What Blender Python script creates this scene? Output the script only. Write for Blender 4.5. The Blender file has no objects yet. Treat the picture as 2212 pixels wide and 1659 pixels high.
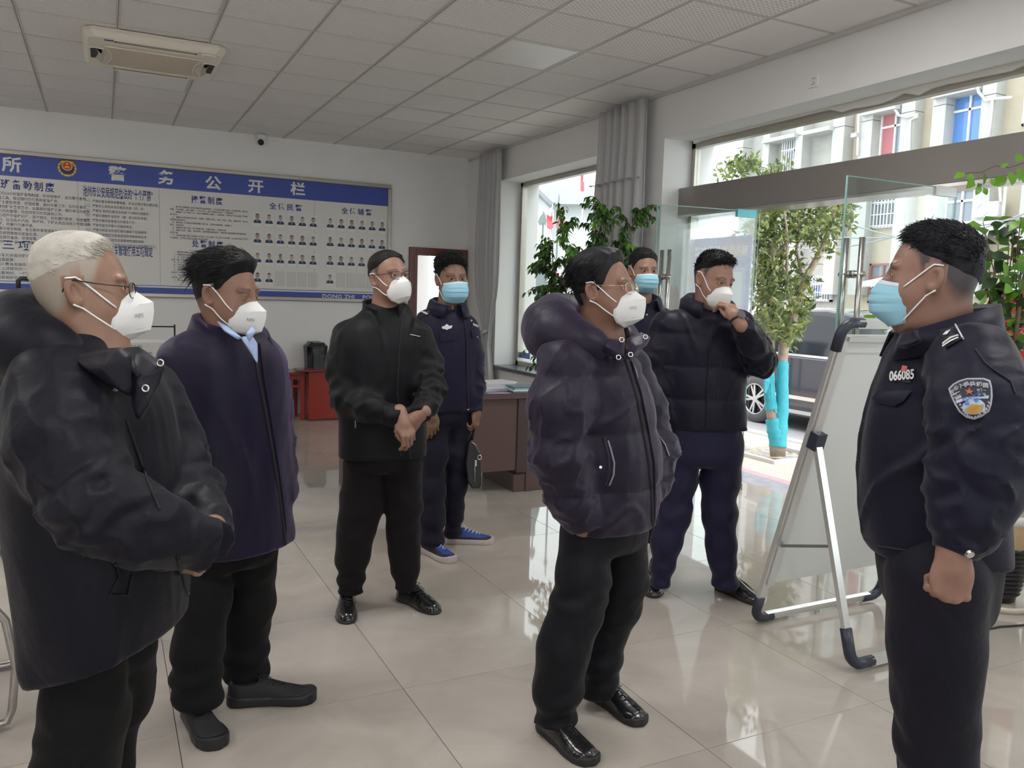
import bpy, math, random
import numpy as np
from mathutils import Vector, Matrix
from mathutils.bvhtree import BVHTree
SC = bpy.context.scene
COL = SC.collection
random.seed(7)

# ------------------------------------------------------------------ camera
FPX, YAW, PIT, ROL, EYE = 1758.24, 0.4667, -0.1066, 0.0310, 1.498   # focal length in pixels of the 2212x1659 frame
_f = np.array([math.sin(YAW) * math.cos(PIT), math.cos(YAW) * math.cos(PIT), math.sin(PIT)])
_r0 = np.array([math.cos(YAW), -math.sin(YAW), 0.0]); _u0 = np.cross(_r0, _f)
CR = _r0 * math.cos(ROL) + _u0 * math.sin(ROL); CU = -_r0 * math.sin(ROL) + _u0 * math.cos(ROL); CF = _f
CC = np.array([0.0, 0.0, EYE])
cam = bpy.data.cameras.new('camera'); camo = bpy.data.objects.new('camera', cam); COL.objects.link(camo)
cam.sensor_fit = 'HORIZONTAL'; cam.sensor_width = 36.0; cam.lens = FPX / 2212 * 36.0; cam.clip_end = 400
camo.matrix_world = Matrix(((CR[0], CU[0], -CF[0], 0), (CR[1], CU[1], -CF[1], 0), (CR[2], CU[2], -CF[2], EYE), (0, 0, 0, 1)))
SC.camera = camo
def J(px, py, dep):                    # the point seen at a pixel, dep metres along the view axis
    return CC + dep * (CF + CR * (px - 1106) / FPX - CU * (py - 829.5) / FPX)
def on_floor(px, py, z=0.0):
    d = CF + CR * (px - 1106) / FPX - CU * (py - 829.5) / FPX
    return CC + d * (z - EYE) / d[2]
HF = CF * np.array([1, 1, 0]); HF = HF / np.linalg.norm(HF)
def K(px, py, H):                      # the point seen at a pixel, H metres ahead on the level
    d = CF + CR * (px - 1106) / FPX - CU * (py - 829.5) / FPX
    return CC + d * (H / (d @ HF))
def H_of(p): return float(np.asarray(p) @ HF)
def dep_of(p): return float(np.dot(np.asarray(p) - CC, CF))

# ------------------------------------------------------------------ light: overcast sky, exposure
world = bpy.data.worlds.new('overcast_sky'); SC.world = world; world.use_nodes = True
wn = world.node_tree.nodes; wl = world.node_tree.links
bg = wn['Background']
bg.inputs[0].default_value = (0.95, 0.975, 1.0, 1); bg.inputs[1].default_value = 1.45
SC.view_settings.view_transform = 'Standard'; SC.view_settings.look = 'None'
SC.view_settings.exposure = 1.2; SC.view_settings.gamma = 1.0; SC.view_settings.use_curve_mapping = False
sun = bpy.data.lights.new('sun', 'SUN'); sun.energy = 0.45; sun.angle = math.radians(25); sun.color = (1.0, 0.97, 0.93)
suno = bpy.data.objects.new('sun', sun); COL.objects.link(suno); suno.rotation_euler = (math.radians(38), math.radians(22), 0)
try:
    SC.cycles.use_denoising = True; SC.cycles.max_bounces = 9; SC.cycles.diffuse_bounces = 5; SC.cycles.glossy_bounces = 4; SC.cycles.transparent_max_bounces = 16
    SC.cycles.sample_clamp_indirect = 4.0; SC.cycles.caustics_reflective = False; SC.cycles.caustics_refractive = False
except Exception:
    pass

# ------------------------------------------------------------------ materials
MATS = {}
def mat(name, col, rough=0.5, metal=0.0, noise=None, bump=None, coat=0.0, emit=None, spec=0.5, sheen=0.0, trans=0.0):
    """noise=(scale, amount[, detail]) varies the colour; bump=(scale, strength[, distance])"""
    if name in MATS: return MATS[name]
    m = bpy.data.materials.new(name); m.use_nodes = True; MATS[name] = m
    nt = m.node_tree; b = nt.nodes['Principled BSDF']
    b.inputs['Base Color'].default_value = (*col, 1); b.inputs['Roughness'].default_value = rough; b.inputs['Metallic'].default_value = metal
    b.inputs['Specular IOR Level'].default_value = spec; b.inputs['Coat Weight'].default_value = coat
    b.inputs['Sheen Weight'].default_value = sheen; b.inputs['Transmission Weight'].default_value = trans
    if emit: b.inputs['Emission Color'].default_value = (*emit[0], 1); b.inputs['Emission Strength'].default_value = emit[1]
    tc = nt.nodes.new('ShaderNodeTexCoord')
    if noise:
        n = nt.nodes.new('ShaderNodeTexNoise'); n.inputs['Scale'].default_value = noise[0]; n.inputs['Detail'].default_value = noise[2] if len(noise) > 2 else 4
        nt.links.new(tc.outputs['Object'], n.inputs['Vector'])
        mx = nt.nodes.new('ShaderNodeMix'); mx.data_type = 'RGBA'
        a = noise[1]; mx.inputs[6].default_value = (*[min(1, c * (1 - a)) for c in col], 1); mx.inputs[7].default_value = (*[min(1, c * (1 + a)) for c in col], 1)
        nt.links.new(n.outputs['Fac'], mx.inputs[0]); nt.links.new(mx.outputs[2], b.inputs['Base Color'])
    if bump:
        n2 = nt.nodes.new('ShaderNodeTexNoise'); n2.inputs['Scale'].default_value = bump[0]; n2.inputs['Detail'].default_value = 6
        nt.links.new(tc.outputs['Object'], n2.inputs['Vector'])
        bp = nt.nodes.new('ShaderNodeBump'); bp.inputs['Strength'].default_value = bump[1]; bp.inputs['Distance'].default_value = bump[2] if len(bump) > 2 else 0.01
        nt.links.new(n2.outputs['Fac'], bp.inputs['Height']); nt.links.new(bp.outputs['Normal'], b.inputs['Normal'])
    return m
def glass_mat(name, tint=(0.93, 0.98, 0.97), refl=0.08, rough=0.0):
    if name in MATS: return MATS[name]
    m = bpy.data.materials.new(name); m.use_nodes = True; MATS[name] = m
    nt = m.node_tree; nt.nodes.clear()
    out = nt.nodes.new('ShaderNodeOutputMaterial'); tr = nt.nodes.new('ShaderNodeBsdfTransparent'); gl = nt.nodes.new('ShaderNodeBsdfGlossy')
    fr = nt.nodes.new('ShaderNodeFresnel'); fr.inputs['IOR'].default_value = 1.5; mx = nt.nodes.new('ShaderNodeMixShader')
    mul = nt.nodes.new('ShaderNodeMath'); mul.operation = 'MULTIPLY_ADD'; mul.inputs[1].default_value = 1.0; mul.inputs[2].default_value = refl - 0.04
    tr.inputs[0].default_value = (*tint, 1); gl.inputs['Roughness'].default_value = rough; gl.inputs[0].default_value = (1, 1, 1, 1)
    ge = nt.nodes.new('ShaderNodeNewGeometry'); io = nt.nodes.new('ShaderNodeMath'); io.operation = 'MULTIPLY_ADD'; io.inputs[1].default_value = 1 / 1.5 - 1.5; io.inputs[2].default_value = 1.5
    nt.links.new(ge.outputs['Backfacing'], io.inputs[0]); nt.links.new(io.outputs[0], fr.inputs['IOR'])
    nt.links.new(fr.outputs[0], mul.inputs[0]); nt.links.new(mul.outputs[0], mx.inputs[0]); nt.links.new(tr.outputs[0], mx.inputs[1]); nt.links.new(gl.outputs[0], mx.inputs[2])
    nt.links.new(mx.outputs[0], out.inputs[0])
    return m

# ------------------------------------------------------------------ mesh helpers
def tag(o, label=None, cat=None, group=None, kind=None):
    if label: o['label'] = label
    if cat: o['category'] = cat
    if group: o['group'] = group
    if kind: o['kind'] = kind
    return o
def empty(name, loc=(0, 0, 0), rz=0.0, parent=None):
    o = bpy.data.objects.new(name, None); COL.objects.link(o); o.location = Vector([float(c) for c in loc]); o.rotation_euler = (0, 0, rz)
    o.empty_display_size = 0.1
    if parent: o.parent = parent
    return o
def link(name, me, parent=None, loc=None):
    o = bpy.data.objects.new(name, me); COL.objects.link(o)
    if parent is not None: o.parent = parent
    if loc is not None: o.location = Vector([float(c) for c in loc])
    return o
def _v(a): return np.array([float(c) for c in a])
class MB:
    """collects shapes; build() links them as ONE mesh object"""
    def __init__(s): s.v = []; s.f = []; s.m = []; s.cur = 0
    def add(s, verts, faces):
        o = len(s.v); s.v.extend([tuple(float(c) for c in p) for p in verts]); s.f.extend([tuple(o + i for i in f) for f in faces]); s.m.extend([s.cur] * len(faces)); return s
    def use(s, i): s.cur = i; return s
    def box(s, lo, hi, bev=0.0):
        x0, y0, z0 = lo; x1, y1, z1 = hi
        if bev <= 0:
            return s.add([(x0, y0, z0), (x1, y0, z0), (x1, y1, z0), (x0, y1, z0), (x0, y0, z1), (x1, y0, z1), (x1, y1, z1), (x0, y1, z1)],
                         [(0, 3, 2, 1), (4, 5, 6, 7), (0, 1, 5, 4), (1, 2, 6, 5), (2, 3, 7, 6), (3, 0, 4, 7)])
        b = bev; vs = []; idx = {}
        for ix, x in enumerate((x0, x1)):
            for iy, y in enumerate((y0, y1)):
                for iz, z in enumerate((z0, z1)):
                    sx = b if ix == 0 else -b; sy = b if iy == 0 else -b; sz = b if iz == 0 else -b
                    idx[(ix, iy, iz, 0)] = len(vs); vs.append((x, y + sy, z + sz))
                    idx[(ix, iy, iz, 1)] = len(vs); vs.append((x + sx, y, z + sz))
                    idx[(ix, iy, iz, 2)] = len(vs); vs.append((x + sx, y + sy, z))
        F = []
        for ix in (0, 1):
            q = [idx[(ix, 0, 0, 0)], idx[(ix, 1, 0, 0)], idx[(ix, 1, 1, 0)], idx[(ix, 0, 1, 0)]]; F.append(q if ix else q[::-1])
            q = [idx[(0, ix, 0, 1)], idx[(1, ix, 0, 1)], idx[(1, ix, 1, 1)], idx[(0, ix, 1, 1)]]; F.append(q[::-1] if ix else q)
            q = [idx[(0, 0, ix, 2)], idx[(1, 0, ix, 2)], idx[(1, 1, ix, 2)], idx[(0, 1, ix, 2)]]; F.append(q if ix else q[::-1])
        for a in (0, 1):
            for c in (0, 1):
                F.append([idx[(0, a, c, 1)], idx[(1, a, c, 1)], idx[(1, a, c, 2)], idx[(0, a, c, 2)]])
                F.append([idx[(a, 0, c, 0)], idx[(a, 1, c, 0)], idx[(a, 1, c, 2)], idx[(a, 0, c, 2)]])
                F.append([idx[(a, c, 0, 0)], idx[(a, c, 1, 0)], idx[(a, c, 1, 1)], idx[(a, c, 0, 1)]])
                for d in (0, 1): F.append([idx[(a, c, d, 0)], idx[(a, c, d, 1)], idx[(a, c, d, 2)]])
        return s.add(vs, F)
    def obox(s, c, ax, ay, az, sx, sy, sz):
        c, ax, ay, az = map(_v, (c, ax, ay, az)); P = []
        for k in (-.5, .5):
            for i, j in ((-.5, -.5), (.5, -.5), (.5, .5), (-.5, .5)): P.append(c + ax * sx * i + ay * sy * j + az * sz * k)
        return s.add(P, [(0, 3, 2, 1), (4, 5, 6, 7), (0, 1, 5, 4), (1, 2, 6, 5), (2, 3, 7, 6), (3, 0, 4, 7)])
    def bar(s, p, q, w, t, up=(0, 0, 1)):
        p, q = _v(p), _v(q); az = q - p; L = np.linalg.norm(az); az = az / L; up = _v(up)
        ax = np.cross(up, az); n = np.linalg.norm(ax)
        if n < 1e-6: ax = np.cross((1, 0, 0), az); n = np.linalg.norm(ax)
        ax /= n; ay = np.cross(az, ax)
        return s.obox((p + q) / 2, ax, ay, az, w, t, L)
    def tube(s, pts, r, n=8, cap=True, closed=False):
        pts = [_v(p) for p in pts]; k = len(pts); rs = r if hasattr(r, '__len__') else [r] * k; V = []; nrm = None
        for i, p in enumerate(pts):
            if closed: t = pts[(i + 1) % k] - pts[i - 1]
            else: t = pts[min(i + 1, k - 1)] - pts[max(i - 1, 0)]
            t = t / (np.linalg.norm(t) + 1e-12)
            if nrm is None:
                nrm = np.cross(t, (0, 0, 1)); 
                if np.linalg.norm(nrm) < 1e-3: nrm = np.cross(t, (1, 0, 0))
            nrm = nrm - t * np.dot(nrm, t); nrm = nrm / (np.linalg.norm(nrm) + 1e-12); bn = np.cross(t, nrm)
            for j in range(n):
                a = 2 * math.pi * j / n; V.append(p + rs[i] * (math.cos(a) * nrm + math.sin(a) * bn))
        F = []
        for i in range(k if closed else k - 1):
            i2 = (i + 1) % k
            for j in range(n): F.append((i * n + j, i * n + (j + 1) % n, i2 * n + (j + 1) % n, i2 * n + j))
        if cap and not closed: F.append(tuple(range(n))[::-1]); F.append(tuple(range((k - 1) * n, k * n)))
        return s.add(V, F)
    def cyl(s, p, q, r0, r1=None, n=16): return s.tube([p, q], [r0, r0 if r1 is None else r1], n)
    def lathe(s, prof, c=(0, 0, 0), n=24):
        V = []; F = []; k = len(prof)
        for j in range(n):
            a = 2 * math.pi * j / n
            for r, z in prof: V.append((c[0] + r * math.cos(a), c[1] + r * math.sin(a), c[2] + z))
        for j in range(n):
            j2 = (j + 1) % n
            for i in range(k - 1): F.append((j * k + i, j2 * k + i, j2 * k + i + 1, j * k + i + 1))
        return s.add(V, F)
    def prism(s, poly, o, ax, ay, az, t):
        """a flat outline (2D points) in the plane ax, ay at o, thickness t along az"""
        o, ax, ay, az = map(_v, (o, ax, ay, az)); n = len(poly)
        V = [o + ax * x + ay * y for x, y in poly] + [o + ax * x + ay * y + az * t for x, y in poly]
        return s.add(V, [tuple(range(n))[::-1], tuple(range(n, 2 * n))] + [(i, (i + 1) % n, n + (i + 1) % n, n + i) for i in range(n)])
    def sheet(s, G, closed_u=False):
        """grid of points rows x cols"""
        r = len(G); c = len(G[0]); V = [p for row in G for p in row]; F = []
        for i in range(r - 1):
            for j in range(c if closed_u else c - 1):
                j2 = (j + 1) % c; F.append((i * c + j, i * c + j2, (i + 1) * c + j2, (i + 1) * c + j))
        return s.add(V, F)
    def ball(s, c, r, n=10, m=6):
        c = _v(c); r = _v(r if hasattr(r, '__len__') else (r, r, r)); G = []
        for i in range(m + 1):
            t = math.pi * i / m; G.append([c + r * (math.sin(t) * math.cos(2 * math.pi * j / n), math.sin(t) * math.sin(2 * math.pi * j / n), math.cos(t)) for j in range(n)])
        return s.sheet(G, True)
    def mesh(s, name, mats, smooth=False):
        me = bpy.data.meshes.new(name); me.from_pydata(s.v, [], s.f)
        for m in (mats if isinstance(mats, (list, tuple)) else [mats]): me.materials.append(m)
        if any(s.m): me.polygons.foreach_set('material_index', s.m)
        if smooth: me.polygons.foreach_set('use_smooth', [True] * len(me.polygons))
        me.update(); return me
    def build(s, name, mats, parent=None, smooth=False, loc=None):
        return link(name, s.mesh(name, mats, smooth), parent, loc)
def smooth_by_angle(o, deg=40):
    me = o.data
    me.polygons.foreach_set('use_smooth', [True] * len(me.polygons))
    try: me.set_sharp_from_angle(angle=math.radians(deg))
    except Exception: pass
    return o
def copy_tree(o, parent=None, loc=None, rz=None):
    c = o.copy(); COL.objects.link(c)
    if parent is not None: c.parent = parent
    if loc is not None: c.location = loc
    if rz is not None: c.rotation_euler = (0, 0, rz)
    for ch in list(o.children):
        copy_tree(ch, c)
    return c
_txt = {}
def text_mesh(body, size=1.0, bold=0.0, depth=0.0, align='LEFT', space=1.0, res=2, shear=0.0):
    c = bpy.data.curves.new('lettering', 'FONT'); c.body = body; c.size = size; c.align_x = align; c.offset = bold; c.extrude = depth; c.resolution_u = res; c.space_character = space; c.shear = shear
    c.fill_mode = 'FRONT' if depth == 0 else 'BOTH'
    o = bpy.data.objects.new('lettering', c); COL.objects.link(o)
    dg = bpy.context.evaluated_depsgraph_get(); dg.update(); me = bpy.data.meshes.new_from_object(o.evaluated_get(dg))
    bpy.data.objects.remove(o); bpy.data.curves.remove(c); return me
def text(name, body, o, ax, ay, size, m, parent, **kw):
    """flat lettering: baseline start o, along ax, up ay"""
    wid = kw.pop('wide', 1.0)
    me = text_mesh(body, size, **kw); o, ax, ay = _v(o), _v(ax), _v(ay); az = np.cross(ax, ay)
    ob = link(name, me, parent); me.materials.clear(); me.materials.append(m)
    ob.matrix_local = Matrix(((ax[0] * wid, ay[0], az[0], o[0]), (ax[1] * wid, ay[1], az[1], o[1]), (ax[2] * wid, ay[2], az[2], o[2]), (0, 0, 0, 1)))
    return ob

# ================================================================== ROOM
YB, XR, ZC, XL, YF = 9.959, 4.304, 3.256, -4.6, -4.0     # back wall, window wall, ceiling, unseen left wall, unseen rear wall
XO = 4.85                                                # outer face of the window wall
M_wall = mat('white_paint', (0.80, 0.80, 0.79), 0.75, noise=(3, 0.03), bump=(30, 0.05, 0.004))
M_reveal = mat('white_plaster', (0.84, 0.83, 0.79), 0.8, noise=(6, 0.05), bump=(18, 0.12, 0.004))
M_grout = mat('dark_grout', (0.10, 0.085, 0.07), 0.7)
M_void = mat('dark_ceiling_void', (0.12, 0.115, 0.11), 0.9)
def stone_floor():
    m = mat('polished_floor_tile', (0.62, 0.585, 0.535), 0.035, coat=0.0, spec=0.6)
    nt = m.node_tree; b = nt.nodes['Principled BSDF']; tc = nt.nodes.new('ShaderNodeTexCoord')
    oi = nt.nodes.new('ShaderNodeObjectInfo'); ad = nt.nodes.new('ShaderNodeVectorMath'); ad.operation = 'ADD'
    mulr = nt.nodes.new('ShaderNodeMath'); mulr.operation = 'MULTIPLY'; mulr.inputs[1].default_value = 37.0
    nt.links.new(oi.outputs['Random'], mulr.inputs[0]); nt.links.new(tc.outputs['Object'], ad.inputs[0]); nt.links.new(mulr.outputs[0], ad.inputs[1])
    n = nt.nodes.new('ShaderNodeTexNoise'); n.inputs['Scale'].default_value = 2.2; n.inputs['Detail'].default_value = 8; n.inputs['Roughness'].default_value = 0.6; n.inputs['Distortion'].default_value = 1.2
    nt.links.new(ad.outputs[0], n.inputs['Vector'])
    rp = nt.nodes.new('ShaderNodeValToRGB'); e = rp.color_ramp.elements
    e[0].position = 0.3; e[0].color = (0.385, 0.345, 0.305, 1); e[1].position = 0.72; e[1].color = (0.48, 0.435, 0.39, 1)
    nt.links.new(n.outputs['Fac'], rp.inputs[0]); nt.links.new(rp.outputs[0], b.inputs['Base Color']); return m
M_floor = stone_floor()
floor = MB().box((XL, YF, -0.12), (XO, YB + 0.2, -0.004)).build('floor', M_grout); tag(floor, kind='structure')
TS = 0.8; fx0, fy0 = 0.9946, 2.8145
tile_me = MB().box((0.0012, 0.0012, -0.03), (TS - 0.0012, TS - 0.0012, 0.0), 0.0008).mesh('floor_tile', M_floor)
for i in range(-8, 6):
    for j in range(-9, 10):
        x, y = fx0 + i * TS, fy0 + j * TS
        x0, x1, y0, y1 = max(x, XL), min(x + TS, XO), max(y, YF), min(y + TS, YB)
        if x1 - x0 < 0.05 or y1 - y0 < 0.05: continue
        if x1 - x0 > TS - .001 and y1 - y0 > TS - .001:
            link('floor_tile', tile_me, floor, (x, y, 0))
        else:
            MB().box((0.0012, 0.0012, -0.03), (x1 - x0 - 0.0012, y1 - y0 - 0.0012, 0), 0.0008).build('floor_tile', M_floor, floor, loc=(x0, y0, 0))
# back wall with the doorway on the right
DX0, DX1, DH = 3.58, 4.22, 2.01
m = MB()
m.box((XL, YB, 0), (DX0, YB + 0.2, ZC + 0.3)).box((DX0, YB, DH), (DX1, YB + 0.2, ZC + 0.3)).box((DX1, YB, 0), (XR + 0.6, YB + 0.2, ZC + 0.3))
wb = m.build('wall_back', M_wall); tag(wb, kind='structure')
# room behind the doorway
m = MB().box((2.2, YB + 3.0, 0), (4.9, YB + 3.1, 3.2)).box((2.2, YB + .2, 3.2), (4.9, YB + 3.1, 3.3)).box((2.1, YB + .2, 0), (2.2, YB + 3.1, 3.2)).box((2.2, YB + .2, -.1), (4.9, YB + 3.1, 0.0)).box((4.85, YB + .2, 0), (4.9, YB + 3.1, .9)).box((4.85, YB + .2, 2.6), (4.9, YB + 3.1, 3.2)).box((4.85, YB + .2, .9), (4.9, YB + 1.1, 2.6))
tag(m.build('wall_backroom', M_wall), kind='structure')
# left and rear walls (behind the camera), rear wall with two openings added to let in sky light
tag(MB().box((XL - .2, YF, 0), (XL, YB + .2, ZC + .3)).build('wall_left', M_wall), kind='structure')
m = MB()
m.box((XL - .2, YF - .2, 0), (XO, YF, 0.9)).box((XL - .2, YF - .2, 2.75), (XO, YF, ZC + .3))
for x0, x1 in ((XL - .2, -4.1), (-1.3, -0.2), (2.9, XO)): m.box((x0, YF - .2, .9), (x1, YF, 2.75))
tag(m.build('wall_rear', M_wall), kind='structure')
# window wall: openings (y0, y1, z0, z1); first two unseen, added for more daylight
OPEN = [(-3.6, -1.0, 0.66, 2.88), (-0.4, 1.9, 0.66, 2.88), (2.47, 5.80, 0.0, 2.88), (6.35, 9.05, 0.66, 2.88)]
m = MB(); yprev = YF
for y0, y1, z0, z1 in OPEN:
    m.box((XR, yprev, 0), (XO, y0, ZC + .3)); m.box((XR, y0, z1), (XO, y1, ZC + .3))
    if z0 > 0: m.box((XR, y0, 0), (XO, y1, z0 - .04))
    yprev = y1
m.box((XR, yprev, 0), (XO, YB + .2, ZC + .3))
ww = m.build('wall_right', M_wall); tag(ww, kind='structure')
# sills of dark stone
M_sill = mat('dark_stone_sill', (0.10, 0.11, 0.12), 0.25, noise=(20, .3))
for k, (y0, y1, z0, z1) in enumerate(OPEN):
    if z0 > 0: tag(MB().box((XR - .05, y0 - .03, z0 - .04), (XO, y1 + .03, z0), .006).build('trim_%d' % (k + 1), M_sill), kind='structure')
M_frame = mat('aged_aluminium_frame', (0.50, 0.475, 0.42), 0.35, 0.6, noise=(8, .12))
M_pane = glass_mat('window_glass', (0.95, 0.985, 0.98), 0.05)
def glazed_window(k, y0, y1, z0, z1, mull):
    xf = 4.60
    w = MB(); t = .05
    w.box((xf, y0, z0), (xf + .07, y0 + t, z1)).box((xf, y1 - t, z0), (xf + .07, y1, z1)).box((xf, y0, z1 - t), (xf + .07, y1, z1)).box((xf, y0, z0), (xf + .07, y1, z0 + t))
    o = w.build('window_%d' % k, M_frame); tag(o, kind='structure')
    ys = [y0 + t] + mull + [y1 - t]
    for a, b in zip(ys[:-1], ys[1:]):
        MB().box((xf + .03, a + .002, z0 + t), (xf + .038, b - .002, z1 - t)).build('pane', M_pane, o)
    MB().box((xf - .012, y0 + t, z0 + t), (xf + .02, y0 + t + .02, z1 - t)).box((xf - .012, y1 - t - .02, z0 + t), (xf + .02, y1 - t, z1 - t)).build('frame_bead', M_frame, o)
    return o
w4 = glazed_window(4, 6.35, 9.05, .66, 2.88, [7.45])
glazed_window(1, -3.6, -1.0, .66, 2.88, [-2.3]); glazed_window(2, -.4, 1.9, .66, 2.88, [.75])  # unseen pair, added to brighten the room with sky light
# blue film strip low on the far window pane
MB().box((4.622, 8.72, .75), (4.6285, 9.0, .82)).build('blue_film_strip', mat('blue_film', (.12, .22, .62), .4), w4)
# ---- entrance: transom box, upper glass, side panels, frame
M_beam = mat('brown_grey_transom', (0.27, 0.245, 0.23), 0.3, 0.3, noise=(1.5, .1))
ent = MB().box((4.48, 2.47, 2.245), (4.72, 5.80, 2.475), .004).build('door_1', M_beam); tag(ent, 'brushed brown-grey transom box over the glass entrance', kind='structure')
M_chan = mat('polished_channel', (0.62, 0.60, 0.58), .18, .9)
MB().box((4.482, 2.47, 2.225), (4.718, 5.80, 2.245)).build('transom_channel', M_chan, ent)
w = MB(); xf = 4.60
w.box((xf, 5.75, 2.475), (xf + .06, 5.80, 2.88)).box((xf, 2.47, 2.475), (xf + .06, 2.52, 2.88)).box((xf, 2.47, 2.82), (xf + .06, 5.80, 2.88)).box((xf, 5.76, 0), (xf + .06, 5.80, 2.225)).box((xf, 2.47, 0), (xf + .06, 2.51, 2.225)).box((xf, 4.93, 0), (xf + .05, 5.76, .05)).box((xf, 2.51, 0), (xf + .05, 3.2, .05))
w.build('door_frame', M_frame, ent)
MB().box((xf + .025, 2.52, 2.475), (xf + .033, 5.75, 2.82)).build('pane', M_pane, ent)
side = MB().box((xf + .02, 4.95, .05), (xf + .032, 5.76, 2.225)).build('side_panel', M_pane, ent)
MB().box((xf + .02, 2.51, .05), (xf + .032, 3.17, 2.225)).build('side_panel', M_pane, ent)
# crumbling plaster edge above the entrance
w = MB(); rr = random.Random(3); ys = np.linspace(2.5, 5.75, 34); top = []; 
for y in ys: top.append(2.88 - .012 - .03 * max(0, math.sin(y * 2.1 + 1)) * rr.random() - (.035 if 3.5 < y < 4.2 else 0) * rr.random())
w.sheet([[(4.57, y, 2.88) for y in ys], [(4.57, y, t) for y, t in zip(ys, top)], [(4.60, y, t) for y, t in zip(ys, top)]])
w.build('plaster_edge', M_reveal, ent)
# glass door leaves, open inwards
M_edge = mat('glass_edge_green', (0.25, 0.47, 0.44), 0.15)
M_leaf = glass_mat('door_glass', (0.925, 0.975, 0.965), 0.07)
M_steel = mat('brushed_steel', (0.45, 0.44, 0.42), .25, .95, noise=(40, .15))
M_clampw = mat('painted_clamp', (0.72, 0.73, 0.73), .35, .2); M_clampb = mat('turquoise_clamp', (0.16, 0.58, 0.66), .35, .1)
def door_leaf(hx, hy, fx, fy, clamp, label):
    root = empty('glass_door', (hx, hy, 0)); tag(root, label, 'door')
    d = np.array([fx - hx, fy - hy, 0.0]); L = np.linalg.norm(d); d /= L; n = np.array([-d[1], d[0], 0])
    def pt(a, b, z): return d * a + n * b + np.array([0, 0, z])
    g = MB(); g.obox(pt(L / 2, 0, 1.115), d, n, (0, 0, 1), L - .004, .010, 2.18); g.build('glass_leaf', M_leaf, root)
    e = MB(); e.obox(pt(L - .002, 0, 1.115), d, n, (0, 0, 1), .004, .0115, 2.18); e.obox(pt(L / 2, 0, 2.206), d, n, (0, 0, 1), L, .0115, .004); e.obox(pt(.002, 0, 1.115), d, n, (0, 0, 1), .004, .0115, 2.18)
    e.build('glass_edge', M_edge, root)
    for z in (2.185, .05):
        c = MB(); c.obox(pt(.10, 0, z), d, n, (0, 0, 1), .165, .032, .055); c.build('clamp', clamp if z > 1 else M_steel, root)
    h = MB()
    for s_ in (-1, 1): h.cyl(pt(L - .09, s_ * .055, .93), pt(L - .09, s_ * .055, 1.88), .0165, n=14)
    hh = h.build('pull_handle', M_steel, root, True)
    k = MB()
    for z in (1.13, 1.68): k.cyl(pt(L - .09, -.085, z), pt(L - .09, .085, z), .015, n=12); k.cyl(pt(L - .09, -.022, z), pt(L - .09, -.008, z), .022, n=12); k.cyl(pt(L - .09, .008, z), pt(L - .09, .022, z), .022, n=12)
    k.build('handle_mount', M_steel, hh, True)
    return root
door_leaf(4.50, 4.845, 3.65, 4.969, M_clampb, 'open glass door leaf with turquoise clamp in front of the blue poster')
door_leaf(4.50, 3.205, 3.619, 3.228, M_clampw, 'open glass door leaf with white clamp behind the whiteboard easel')
# anti-fraud poster behind the side panel
def poster():
    y0, y1, z0, z1 = 4.965, 5.705, .55, 1.825; x = 4.655
    root = tag(MB().box((x, y0, z0), (x + .004, y1, z1)).build('poster', mat('poster_blue', (.07, .12, .52), .4, noise=(2.5, .35, 2))), 'blue police reminder poster behind the entrance side glass', 'poster')
    fx = x - .001; ax, ay = (0, -1, 0), (0, 0, 1)
    def quad(nm, a, b, c, d, mm, lift=.001, rad=0):
        poly = [(0, 0), (b - a, 0), (b - a, d - c), (0, d - c)] if not rad else [(q + rad * math.cos(t), p + rad * math.sin(t)) for q, p, t0 in ((b - a - rad, d - c - rad, 0), (rad, d - c - rad, 90), (rad, rad, 180), (b - a - rad, rad, 270)) for t in np.radians(np.linspace(t0, t0 + 90, 5))]
        return MB().prism(poly, (x - lift, y1 - a, c), ax, ay, (-1, 0, 0), .0006).build(nm, mm, root)
    lw = mat('poster_lavender', (.36, .38, .78), .4); pw = mat('poster_white', (.78, .84, .86), .45); rd = mat('poster_red', (.75, .16, .12), .4)
    quad('poster_frame_print', .05, .69, z0 + .04, 1.57, lw, .001, .03); quad('poster_sheet_print', .085, .655, z0 + .07, 1.535, pw, .002, .02)
    quad('poster_banner_print', .38, .70, 1.655, 1.77, rd, .001, .03); quad('poster_tab_print', .18, .42, 1.48, 1.56, MATS['poster_blue'], .003, .02)
    wm = mat('poster_lettering', (.85, .86, .88), .5)
    text('lettering', '警方提醒', (x - .0015, y1 - .025, 1.68), ax, ay, .088, wm, root, bold=.0015, shear=.15, wide=.95); text('lettering', '防范诈骗', (x - .0025, y1 - .39, 1.68), ax, ay, .08, wm, root, bold=.0015, shear=.15, wide=.95)
    text('lettering', '警民同心', (x - .004, y1 - .2, 1.505), ax, ay, .04, wm, root, bold=.001)
    root.location = (0, .085, .225); return root
poster()
# wall socket high over the entrance
so = empty('wall_socket', (XR, 4.167, 3.0)); tag(so, 'white power socket plate high on the wall above the entrance', 'socket')
MB().box((-.012, -.043, -.043), (0, .043, .043), .004).build('plate', mat('white_plastic', (.8, .8, .79), .4), so)
m = MB()
for dy, dz, h in ((-.009, .017, .004), (.009, .017, .004), (0, -.006, .003), (-.009, -.02, .004), (.009, -.02, .004)): m.box((-.0135, dy - .0025, dz - h), (-.0118, dy + .0025, dz + h))
m.build('socket_slot', mat('black_plastic', (.02, .02, .022), .45), so)
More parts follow.
